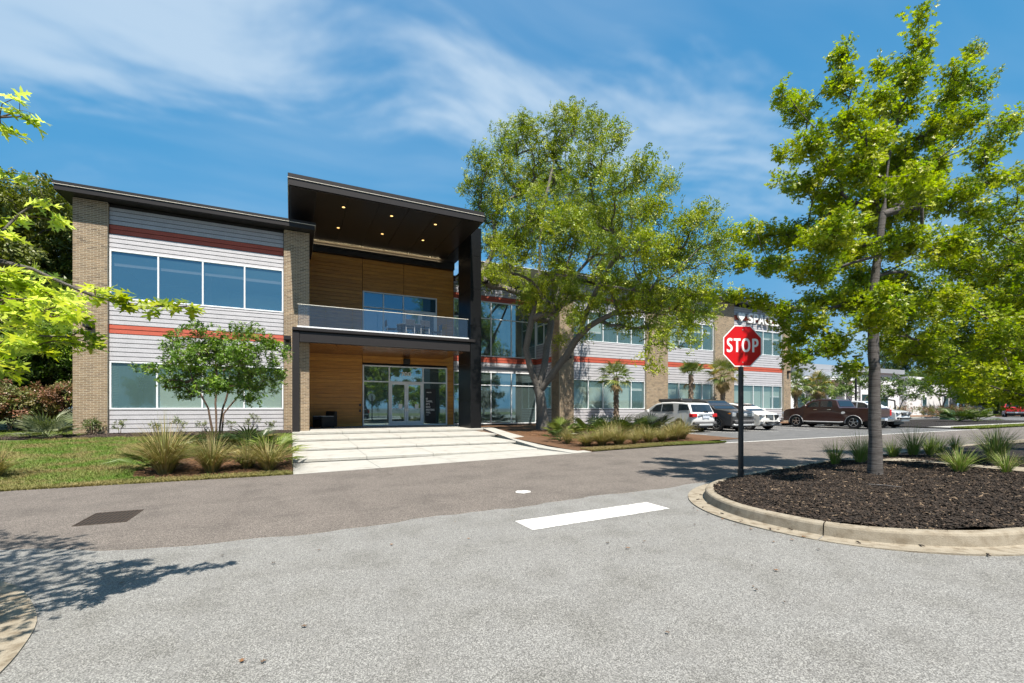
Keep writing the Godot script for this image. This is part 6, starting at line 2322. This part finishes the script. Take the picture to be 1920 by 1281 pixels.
func make_pickup(called: String, label: String, at: Vector3, turn: float, pm: Material, big: bool) -> Node3D:
	tail_lamp_mat()
	var o := thing(called, label, "pickup", at, turn, "vehicles in the car park")
	var s := {}
	if big:
		s = {"L": 5.85, "W": 1.0, "belt": 1.24, "tumble": 0.24, "nose": 0.16, "bevel": 0.07}
		s.profile = [[2.80, 0.42, 0], [2.92, 0.55, 1], [2.92, 0.80, 1], [2.84, 1.10, 1], [2.62, 1.22, 1], [2.1, 1.27, 1], [1.52, 1.33, 0.6], [1.05, 1.66, 0.8], [0.72, 1.83, 1], [0.2, 1.89, 1], [-0.4, 1.88, 1], [-0.72, 1.82, 1], [-0.92, 1.36, 0.5], [-0.98, 1.30, 0.8], [-1.6, 1.30, 1], [-2.84, 1.31, 1], [-2.91, 1.27, 1], [-2.92, 0.9, 1], [-2.90, 0.62, 1], [-2.75, 0.55, 0]]
		s.profile += arch(-1.78, 0.47, 0.44) + arch(1.79, 0.47, 0.44)
	else:
		s = {"L": 5.3, "W": 0.93, "belt": 1.16, "tumble": 0.26, "nose": 0.18, "bevel": 0.07}
		s.profile = [[2.52, 0.46, 0], [2.64, 0.56, 1], [2.65, 0.85, 1], [2.60, 1.04, 1], [2.3, 1.12, 1], [1.9, 1.16, 1], [1.36, 1.21, 0.6], [0.9, 1.54, 0.8], [0.58, 1.72, 1], [0.1, 1.79, 1], [-0.6, 1.79, 1], [-0.95, 1.74, 1], [-1.15, 1.30, 0.5], [-1.22, 1.24, 0.8], [-2.0, 1.24, 1], [-2.60, 1.24, 1], [-2.65, 1.2, 1], [-2.65, 0.62, 1], [-2.5, 0.5, 0]]
		s.profile += arch(-1.58, 0.45, 0.42) + arch(1.62, 0.45, 0.42)
	part(o, "body", car_body(s), pm)
	var y0: float = 1.38 if big else 1.26
	var top: float = 1.77 if big else 1.68
	part(o, "side_window", side_pane(s, [[1.10, y0], [0.72, top - 0.06], [0.30, top], [0.30, y0]]), M.car_glass)
	part(o, "side_window", side_pane(s, [[0.20, y0], [0.20, top], [-0.48 if big else -0.75, top - 0.01], [-0.56 if big else -0.85, y0]]), M.car_glass)
	if big:
		part(o, "windscreen", cross_pane(s, Vector2(1.46, 1.37), Vector2(0.78, 1.80)), M.car_glass)
		part(o, "rear_window", cross_pane(s, Vector2(-0.91, 1.40), Vector2(-0.75, 1.76), 0.84), M.car_glass)
		boxpart(o, "tailgate", Vector3(-2.945, 0.78, -0.72), Vector3(-2.90, 1.27, 0.72), pm, 0.015)
		pair(o, "tail_light", Vector3(-2.94, 0.82, 0.74), Vector3(-2.76, 1.22, 0.945), M.tail_lamp, 0.03)
		boxpart(o, "rear_bumper", Vector3(-3.08, 0.52, -0.86), Vector3(-2.88, 0.70, 0.86), M.chrome, 0.03)
		boxpart(o, "number_plate", Vector3(-3.085, 0.54, -0.16), Vector3(-3.075, 0.68, 0.16), M.plate)
		for side in [1.0, -1.0]:
			for x in [-1.78, 1.79]:
				var p := PackedVector3Array()
				var r := PackedFloat32Array()
				for i in 13:
					var a := PI * 1.02 - PI * 1.04 * i / 12.0
					var q := Vector2(x + cos(a) * 0.48, 0.36 + sin(a) * 0.48)
					p.append(Vector3(q.x, q.y, side * (half_width(s, q.x, q.y) + 0.006)))
					r.append(0.02)
				var t := MB.new()
				t.tube(p, r, 5)
				part(o, "arch_trim", t.mesh(), M.silver_trim)
			var sb := MB.new()
			sb.tube(PackedVector3Array([Vector3(-1.2, 0.42, side * 0.99), Vector3(-1.0, 0.40, side * 1.04), Vector3(1.05, 0.40, side * 1.04), Vector3(1.25, 0.42, side * 0.99)]), PackedFloat32Array([0.035, 0.04, 0.04, 0.035]), 7, true)
			part(o, "side_step", sb.mesh(), M.silver_trim)
		part(o, "fuel_cap", side_pane(s, [[-1.28, 0.96], [-1.14, 0.92], [-1.08, 1.0], [-1.14, 1.08], [-1.28, 1.08], [-1.34, 1.0]], 0.008), M.silver_trim)
		boxpart(o, "grille", Vector3(2.7, 0.78, -0.6), Vector3(2.93, 1.06, 0.6), M.chrome, 0.04)
		pair(o, "headlight", Vector3(2.6, 0.86, 0.64), Vector3(2.84, 1.06, 0.92), M.head_lamp, 0.03)
		boxpart(o, "front_bumper", Vector3(2.72, 0.46, -0.88), Vector3(2.98, 0.66, 0.88), M.chrome, 0.04)
		part(o, "body_crease", side_pane(s, [[-2.8, 0.60], [2.6, 0.60], [2.6, 0.625], [-2.8, 0.625]], 0.004), pm)
	else:
		part(o, "windscreen", cross_pane(s, Vector2(1.30, 1.245), Vector2(0.64, 1.69)), M.car_glass)
		part(o, "rear_window", cross_pane(s, Vector2(-1.13, 1.33), Vector2(-0.98, 1.68), 0.84), M.car_glass)
		boxpart(o, "grille", Vector3(2.45, 0.80, -0.50), Vector3(2.67, 1.02, 0.50), M.black_plastic, 0.04)
		boxpart(o, "grille_bar", Vector3(2.6, 0.89, -0.48), Vector3(2.69, 0.93, 0.48), M.grey_trim, 0.01)
		var eb := MB.new()
		eb.lathe([[0.0, 0.02], [0.07, 0.0]], Transform3D(Basis(Vector3.BACK, -PI / 2).scaled_local(Vector3(1, 1, 1.7)), Vector3(2.69, 0.92, 0)), 16)
		part(o, "emblem", eb.mesh(), M.silver_trim)
		pair(o, "headlight", Vector3(2.32, 0.88, 0.52), Vector3(2.58, 1.02, 0.84), M.head_lamp, 0.03)
		boxpart(o, "air_intake", Vector3(2.45, 0.58, -0.60), Vector3(2.665, 0.68, 0.60), M.black_plastic, 0.02)
		pair(o, "fog_light", Vector3(2.35, 0.60, 0.62), Vector3(2.56, 0.70, 0.80), M.black_plastic, 0.02)
		boxpart(o, "skid_plate", Vector3(2.35, 0.44, -0.5), Vector3(2.6, 0.54, 0.5), M.silver_trim, 0.02)
	part(o, "door_handle", side_pane(s, [[0.38, 1.18], [0.62, 1.18], [0.62, 1.225], [0.38, 1.225]], 0.025), M.chrome)
	part(o, "door_handle", side_pane(s, [[-0.50, 1.18], [-0.26, 1.18], [-0.26, 1.225], [-0.50, 1.225]], 0.025), M.chrome)
	for x in [1.30, 0.25, -0.62]:
		part(o, "door_gap", side_pane(s, [[x, 0.50], [x + 0.014, 0.50], [x + 0.014, 1.30], [x, 1.30]], 0.003), M.black_plastic)
	boxpart(o, "load_bed", Vector3(-s.L / 2 + 0.10, (1.30 if big else 1.24) + 0.002, -s.W + 0.14), Vector3(-1.06 if big else -1.3, (1.30 if big else 1.24) + 0.014, s.W - 0.14), M.black_plastic)
	mirrors(o, s, 1.08, y0 - 0.02, pm)
	var ax := [-1.78, 1.79, 0.40] if big else [-1.58, 1.62, 0.39]
	underside(o, s, ax)
	for x in [ax[0], ax[1]]:
		for z in [-1.0, 1.0]:
			wheel(o, Vector3(x, ax[2], z * (s.W - 0.13)), ax[2], M.chrome if big else M.alloy, 5)
	return o


func make_vehicles() -> void:
	var white := paint("white_paint", Color(0.58, 0.59, 0.60))
	var pearl := paint("pearl_paint", Color(0.60, 0.595, 0.575))
	var graphite := paint("graphite_paint", Color(0.045, 0.045, 0.048), 0.3)
	var maroon := paint("maroon_paint", Color(0.036, 0.010, 0.006))
	var red := paint("red_paint", Color(0.42, 0.012, 0.012))
	var navy := paint("navy_paint", Color(0.012, 0.016, 0.03))
	make_suv("white_suv", "white crossover seen from behind with a black roof box, next to the grass bed", Vector3(20.55, slope(20.5) + 0.004, -20.2), PI / 2, white, "crossover")
	var big := make_suv("grey_suv", "tall dark grey four-wheel drive facing out between two white cars", Vector3(23.2, slope(23.2) + 0.004, -20.0), -PI / 2, graphite, "large")
	var pearl_car := make_suv("white_crossover", "rounded white car with split chrome grille facing out behind the stop sign post", Vector3(25.95, slope(26) + 0.004, -19.85), -PI / 2, pearl, "rounded")
	var ram := make_pickup("brown_pickup", "dark maroon crew-cab pickup parked nose-in, seen from its side", Vector3(32.5, slope(32.5) + 0.004, -17.85), PI / 2, maroon, true)
	make_pickup("white_pickup", "white mid-size pickup facing out behind the maroon one", Vector3(35.3, slope(35.3) + 0.004, -17.6), -PI / 2, white, false)
	var rp := make_pickup("red_pickup", "red pickup far off at the right edge, its tailgate towards the viewer", Vector3(89.5, slope(90) + 0.004, -25.8), deg_to_rad(20), red, true)
	var nv := make_suv("dark_car", "dark car in the shade left of the rounded hedge", Vector3(95.0, slope(88) + 0.004, -31.6), deg_to_rad(190), navy, "rounded")
	# cars across the lane behind the photographer, mirrored in the entrance glass
	copy(big, "dark four-wheel drive behind the viewer, mirrored in the doors", Vector3(2.0, 0.0, 14.0), -PI / 2 + 0.1).set_meta("group", "vehicles behind the viewer")
	copy(pearl_car, "white car behind the viewer, mirrored in the doors", Vector3(5.2, 0.1, 14.3), PI / 2).set_meta("group", "vehicles behind the viewer")
	copy(pearl_car, "second white car behind the viewer, left in the mirrored row", Vector3(-1.2, 0.0, 14.2), PI / 2).set_meta("group", "vehicles behind the viewer")
	copy(ram, "maroon pickup behind the viewer, right in the mirrored row", Vector3(9.0, 0.18, 14.6), -PI / 2).set_meta("group", "vehicles behind the viewer")


func make_sign() -> void:
	mat("sign_red", Color(0.50, 0.006, 0.010), 0.35)
	mat("sign_white", Color(0.78, 0.79, 0.80), 0.4)
	mat("sign_back", Color(0.35, 0.36, 0.37), 0.45, 0.6)
	var gx := 7.50
	var gz := -5.66
	var y := island_top(gx, gz)
	var o := thing("stop_sign", "red octagonal stop sign on a black round post at the kerb of the mulch island", "stop sign", Vector3(gx, y, gz), deg_to_rad(-19.4))
	var p := MB.new()
	p.tube(PackedVector3Array([Vector3(0, -0.1, -0.05), Vector3(0, 0.02, -0.05), Vector3(0, 2.62, -0.05)]), PackedFloat32Array([0.046, 0.046, 0.046]), 16, true)
	part(o, "post", p.mesh(), M.black_plastic)
	var collar := MB.new()
	collar.lathe([[0.047, 0.16], [0.056, 0.15], [0.058, -0.02]], Transform3D(Basis(), Vector3(0, 0.0, -0.05)), 16)
	part(o, "post_collar", collar.mesh(), M.black_plastic)
	var plates := [[0.381, 0.0, 0.003, M.sign_white, "border_plate"], [0.362, 0.0032, 0.0042, M.sign_red, "red_face"]]
	for q in plates:
		var b := MB.new()
		var r: float = q[0] / cos(PI / 8)
		for k in 8:
			var a := PI / 8 + k * PI / 4
			var e := a + PI / 4
			var c0 := Vector3(cos(a) * r, sin(a) * r, q[2])
			var c1 := Vector3(cos(e) * r, sin(e) * r, q[2])
			b.tri(Vector3(0, 0, q[2]), c0, c1, Vector3.BACK, Vector3.BACK, Vector3.BACK)
			b.tri(Vector3(0, 0, q[1]), Vector3(c0.x, c0.y, q[1]), Vector3(c1.x, c1.y, q[1]), Vector3.FORWARD, Vector3.FORWARD, Vector3.FORWARD)
			b.face(c0, c1, Vector3(c1.x, c1.y, q[1]), Vector3(c0.x, c0.y, q[1]), c0 + c1)
		part(o, q[4], b.mesh(), q[3], Transform3D(Basis(), Vector3(0, 2.44, 0)))
	letters(o, "lettering", "STOP", M.sign_white, Transform3D(Basis(), Vector3(0, 2.455, 0.0050)), 0.262, 0.0014, 0.625)
	for yy in [2.14, 2.74]:
		var bt := MB.new()
		bt.lathe([[0.011, 0.0], [0.010, 0.006], [0.0, 0.007]], Transform3D(Basis(Vector3.RIGHT, PI / 2), Vector3(0, yy, 0.0043)), 8)
		part(o, "bolt", bt.mesh(), M.sign_back)


func make_props() -> void:
	make_sign()
	# storm drain grate
	var o := thing("drain_grate", "rusty brown iron drain grate sunk in the road", "drain grate", Vector3(-2.37, 0.0, -8.52))
	mat("rusty_iron", Color(0.034, 0.023, 0.016), 0.85)
	mat("rust_dark", Color(0.008, 0.006, 0.005), 0.9)
	boxpart(o, "pit", Vector3(-0.27, -0.01, -0.40), Vector3(0.27, 0.0075, 0.40), M.rust_dark)
	var f := MB.new()
	f.box(Vector3(-0.29, -0.01, 0.40), Vector3(0.29, 0.014, 0.425))
	f.box(Vector3(-0.29, -0.01, -0.425), Vector3(0.29, 0.014, -0.40))
	f.box(Vector3(-0.29, -0.01, -0.40), Vector3(-0.268, 0.014, 0.40))
	f.box(Vector3(0.268, -0.01, -0.40), Vector3(0.29, 0.014, 0.40))
	part(o, "frame", f.mesh(), M.rusty_iron)
	for k in 3:
		boxpart(o, "cross_bar", Vector3(-0.268, 0.0, -0.215 + k * 0.2), Vector3(0.268, 0.013, -0.185 + k * 0.2), M.rusty_iron)
	for k in 11:
		boxpart(o, "bar", Vector3(-0.255 + k * 0.0485, 0.0, -0.40), Vector3(-0.23 + k * 0.0485, 0.0115, 0.40), M.rusty_iron)
	# concrete strip that crosses the island
	var b := MB.new()
	b.grid([11.75, 12.25], spread(-3.0, -6.25, 0.5), func(x, z): return island_top(x, z) + 0.03)
	structure("path", b.mesh(), M.kerb_concrete)
	# hairline cracks in the road, filled with dark sand
	mat("crack_fill", Color(0.035, 0.028, 0.024), 1.0)
	for q in [[1.95, 12.05, 0.25, -1.3, 9], [2.2, 10.9, -0.4, -0.5, 5]]:
		b = MB.new()
		var at := Vector2(q[0], q[1])
		for k in q[4]:
			var nx := at + Vector2(q[2] / q[4] + rnd(-0.06, 0.06), q[3] / q[4] + rnd(-0.05, 0.05))
			var w := rnd(0.003, 0.007)
			var sd := (nx - at).orthogonal().normalized() * w
			var h := 0.009 if q[1] > 6.3 else 0.003
			b.face(Vector3(at.x - sd.x, slope(at.x) + h, -at.y + sd.y), Vector3(at.x + sd.x, slope(at.x) + h, -at.y - sd.y), Vector3(nx.x + sd.x, slope(nx.x) + h, -nx.y - sd.y), Vector3(nx.x - sd.x, slope(nx.x) + h, -nx.y + sd.y), Vector3.UP)
			at = nx
		structure("road_crack", b.mesh(), M.crack_fill)
	# stick on the mulch
	b = MB.new()
	b.tube(PackedVector3Array([Vector3(8.28, 0, -4.0), Vector3(8.36, 0.006, -3.82), Vector3(8.43, 0.0, -3.62)]), PackedFloat32Array([0.012, 0.013, 0.009]), 6, true)
	var st := single("stick", b.mesh(), M.grey_bark, "short bare stick lying on the mulch in front of the street tree", "stick")
	st.position.y = island_top(8.36, -3.82) + 0.018
	# fallen leaves on drive and gutter
	var ol := leaf_outline("star")
	var lf := MB.new()
	add_leaf(lf, ol, Geometry2D.triangulate_polygon(ol), Transform3D(Basis().scaled(Vector3.ONE * 0.06), Vector3(0, 0.004, 0)), 0.25, 0.0)
	var where := []
	var tint := []
	for i in 46:
		var x := rnd(-2.0, 6.0)
		var z := -rnd(2.2, 6.2)
		if i < 16:
			x = 5.05 + rnd(0.0, 0.35)
			z = -rnd(3.2, 4.9)
		where.append(Transform3D(Basis(Vector3.UP, rnd(0, TAU)).scaled(Vector3.ONE * rnd(0.4, 0.9)), Vector3(x, slope(x) + 0.012, z)))
		tint.append([Color(0.17, 0.08, 0.03), Color(0.10, 0.06, 0.035), Color(0.05, 0.035, 0.025)][i % 3])
	var lv := scatter(self, "fallen_leaves", lf.mesh(), M.bark_chip, where, tint)
	tag(lv, "small brown fallen leaves on the driveway and gutter", "leaves")
	lv.set_meta("kind", "stuff")
	# armchair by the timber wall
	mat("wicker", Color(0.010, 0.010, 0.012), 0.7)
	var ch := thing("armchair", "black boxy armchair with pale arm rest by the timber wall", "chair", Vector3(1.55, 0.595, -25.75), deg_to_rad(-62))
	boxpart(ch, "seat", Vector3(-0.34, 0.06, -0.36), Vector3(0.34, 0.42, 0.36), M.wicker, 0.03)
	boxpart(ch, "backrest", Vector3(-0.44, 0.06, -0.52), Vector3(0.44, 0.86, -0.36), M.wicker, 0.04)
	for sx in [-1.0, 1.0]:
		boxpart(ch, "arm", Vector3(sx * 0.39 - 0.06, 0.04, -0.36), Vector3(sx * 0.39 + 0.06, 0.58, 0.36), M.wicker, 0.03)
		boxpart(ch, "arm_rest", Vector3(sx * 0.39 - 0.055, 0.582, -0.30), Vector3(sx * 0.39 + 0.055, 0.61, 0.36), M.louvre, 0.008)
		for sz in [-1.0, 1.0]:
			boxpart(ch, "foot", Vector3(sx * 0.36 - 0.025, 0.0, sz * 0.33 - 0.025), Vector3(sx * 0.36 + 0.025, 0.045, sz * 0.33 + 0.025), M.black_plastic)
	# notices on the doors
	for i in 2:
		var x: float = [5.66, 6.62][i]
		single("notice", boxmesh(Vector3(x, 1.58, -26.702), Vector3(x + 0.21, 1.86, -26.699)), M.white_plastic, ["white paper notice on the left glass door", "white paper notice on the right glass door"][i], "notice", "notices on the doors")
	# balcony table and chairs
	var tb := thing("balcony_table", "pale oval table behind the glass balustrade", "table", Vector3(5.7, 5.172, -23.4))
	b = MB.new()
	b.lathe([[0.0, 0.70], [0.55, 0.70], [0.57, 0.715], [0.55, 0.735], [0.0, 0.735]], Transform3D(Basis().scaled(Vector3(1.5, 1, 1)), Vector3.ZERO), 24)
	part(tb, "table_top", b.mesh(), M.white_plastic)
	for sx in [-1.0, 1.0]:
		boxpart(tb, "leg", Vector3(sx * 0.5 - 0.02, 0, -0.3), Vector3(sx * 0.5 + 0.02, 0.70, 0.3), M.black_plastic)
	var c0: Node3D = null
	var i := 0
	for q in [[4.55, 23.3, PI / 2], [5.35, 22.75, PI], [6.1, 22.75, PI], [6.9, 23.3, -PI / 2], [5.3, 24.1, 0.0], [6.1, 24.1, 0.0]]:
		var lab: String = ["balcony chair at the left end of the pale table", "balcony chair on the near side of the table, left one", "balcony chair on the near side of the table, right one", "balcony chair at the right end of the pale table", "balcony chair on the wall side of the table, left one", "balcony chair on the wall side of the table, right one"][i]
		if c0 == null:
			c0 = thing("balcony_chair", lab, "chair", Vector3(q[0], 5.172, -q[1]), q[2], "chairs on the balcony")
			boxpart(c0, "seat", Vector3(-0.24, 0.42, -0.22), Vector3(0.24, 0.46, 0.24), M.black_plastic, 0.01)
			boxpart(c0, "backrest", Vector3(-0.24, 0.55, -0.27), Vector3(0.24, 0.86, -0.235), M.black_plastic, 0.01)
			for sx in [-1.0, 1.0]:
				for sz in [-1.0, 1.0]:
					boxpart(c0, "leg", Vector3(sx * 0.21 - 0.012, 0.0, sz * 0.21 - 0.012), Vector3(sx * 0.21 + 0.012, 0.42 if sz > 0 else 0.56, sz * 0.21 + 0.012), M.louvre)
		else:
			copy(c0, lab, Vector3(q[0], 5.172, -q[1]), q[2])
		i += 1
	# arc lamp and desk inside the upper left window
	var lamp := thing("floor_lamp", "arched floor lamp with white drum shade inside the upper left window", "lamp", Vector3(-4.6, 5.16, -24.6))
	b = MB.new()
	var pts := PackedVector3Array()
	var rs := PackedFloat32Array()
	for k in 13:
		var a := PI * k / 12.0
		pts.append(Vector3(0.55 - cos(a) * 0.55, 1.15 + sin(a) * 0.55, 0) if k else Vector3(0, 0.05, 0))
		rs.append(0.014)
	b.tube(pts, rs, 6)
	part(lamp, "arc", b.mesh(), M.chrome)
	b = MB.new()
	b.lathe([[0.19, 0.0], [0.19, 0.24]], Transform3D(Basis(), Vector3(1.08, 0.92, 0)), 18)
	part(lamp, "shade", b.mesh(), M.white_plastic)
	b = MB.new()
	b.lathe([[0.0, 0.0], [0.2, 0.0], [0.2, 0.05], [0.0, 0.06]], Transform3D(), 16)
	part(lamp, "base", b.mesh(), M.black_plastic)
	# reception desk behind the glazed wall
	var dk := thing("reception_desk", "pale reception desk behind the ground-floor glazing", "desk", Vector3(11.9, 0.582, -28.6))
	boxpart(dk, "front_panel", Vector3(-0.5, 0, 0), Vector3(0.5, 1.05, 0.08), M.blind, 0.01)
	boxpart(dk, "counter", Vector3(-0.6, 1.05, -0.6), Vector3(0.6, 1.10, 0.12), M.white_plastic, 0.01)


func boxmesh(lo: Vector3, hi: Vector3) -> ArrayMesh:
	var b := MB.new()
	b.box(lo, hi)
	return b.mesh()


func make_distance() -> void:
	# white office building beyond the car park
	mat("white_wall", Color(0.62, 0.63, 0.66), 0.8)
	mat("grey_roof", Color(0.25, 0.27, 0.30), 0.6)
	mat("dark_pane", Color(0.03, 0.06, 0.07), 0.05)
	var o := thing("white_building", "low white office building far off behind the street tree's trunk", "building", Vector3(0, 0.3, 0))
	boxpart(o, "wall", Vector3(58, 0, -60), Vector3(92, 7.0, -40.0), M.white_wall)
	boxpart(o, "roof", Vector3(57.4, 7.0, -60.5), Vector3(92.4, 7.7, -39.4), M.grey_roof)
	boxpart(o, "wall", Vector3(92, 0, -60), Vector3(110, 6.2, -39.0), M.white_wall)
	boxpart(o, "roof", Vector3(91.6, 6.2, -60.5), Vector3(110.5, 6.6, -38.6), M.white_wall)
	boxpart(o, "porch_roof", Vector3(66, 5.2, -40), Vector3(78, 5.6, -36.5), M.white_wall)
	for x in [66.4, 70.0, 74.0, 77.6]:
		boxpart(o, "porch_post", Vector3(x - 0.15, 0, -37.0), Vector3(x + 0.15, 5.2, -36.7), M.white_wall)
	for q in [[60.0, 1.0, 2.6, 2.4], [64.0, 1.0, 2.0, 2.4], [80.5, 0.9, 3.2, 2.6], [86.0, 0.9, 2.2, 2.4], [97.0, 0.2, 1.4, 3.0], [104.5, 0.2, 1.8, 3.4]]:
		var w := holder(o, "window", Transform3D(Basis(), Vector3(q[0], q[1], -39.9 if q[0] < 92 else -38.9)))
		boxpart(w, "pane", Vector3(0, 0, -0.05), Vector3(q[2], q[3], 0.02), M.dark_pane)
		var f := MB.new()
		f.box(Vector3(-0.1, -0.1, -0.05), Vector3(q[2] + 0.1, 0.0, 0.06))
		f.box(Vector3(-0.1, q[3], -0.05), Vector3(q[2] + 0.1, q[3] + 0.1, 0.06))
		f.box(Vector3(-0.1, 0, -0.05), Vector3(0, q[3], 0.06))
		f.box(Vector3(q[2], 0, -0.05), Vector3(q[2] + 0.1, q[3], 0.06))
		part(w, "frame", f.mesh(), M.window_frame)
	# lamp post between the palms and the white building
	var lp := thing("lamp_post", "thin dark car park lamp post behind the palms at the far corner", "lamp post", Vector3(46.5, 0.35, -23.5))
	var b := MB.new()
	b.tube(PackedVector3Array([Vector3.ZERO, Vector3(0, 6.0, 0)]), PackedFloat32Array([0.09, 0.07]), 10)
	part(lp, "pole", b.mesh(), M.dark_metal)
	boxpart(lp, "lamp_head", Vector3(-0.15, 5.95, -0.25), Vector3(0.15, 6.1, 0.5), M.dark_metal, 0.03)
	# green cable box in the far bed
	mat("cable_green", Color(0.05, 0.16, 0.075), 0.5)
	var gb := thing("cable_box", "green utility box at the end of the far bed", "utility box", Vector3(60.0, 0.42, -22.0))
	boxpart(gb, "cabinet", Vector3(-0.6, 0, -0.4), Vector3(0.6, 0.62, 0.4), M.cable_green, 0.03)
	boxpart(gb, "lid", Vector3(-0.63, 0.622, -0.43), Vector3(0.63, 0.70, 0.43), M.cable_green, 0.02)
	# far bed with walk and kerb
	var g := MB.new()
	g.grid(spread(37.0, 58.0, 4.0), [-13.4, -14.6], func(x, z): return slope(x) + 0.07)
	structure("pavement", g.mesh(), M.concrete)
	g = MB.new()
	g.grid(spread(37.2, 61.5, 4.0), [-14.6, -23.5], func(x, z): return slope(x) + 0.05)
	structure("mulch_bed", g.mesh(), M.mulch_soil)
	g = MB.new()
	g.grid(spread(62.0, 120.0, 8.0), [-28.0, -40.0], func(x, z): return slope(x) + 0.02)
	structure("far_bed", g.mesh(), M.pine_straw)
	var k := holder(self, "far_kerb")
	k.set_meta("kind", "structure")
	for x in [60.0, 66.0, 72.0, 78.0, 84.0]:
		boxpart(k, "kerb_segment", Vector3(x, 0.3, -28.1), Vector3(x + 5.98, 0.58, -27.8), M.concrete)


func _ready() -> void:
	rng.seed = 7
	make_camera_and_light()
	make_materials()
	make_ground()
	make_steps()
	make_building()
	make_trees()
	make_plants()
	make_vehicles()
	make_props()
	make_distance()
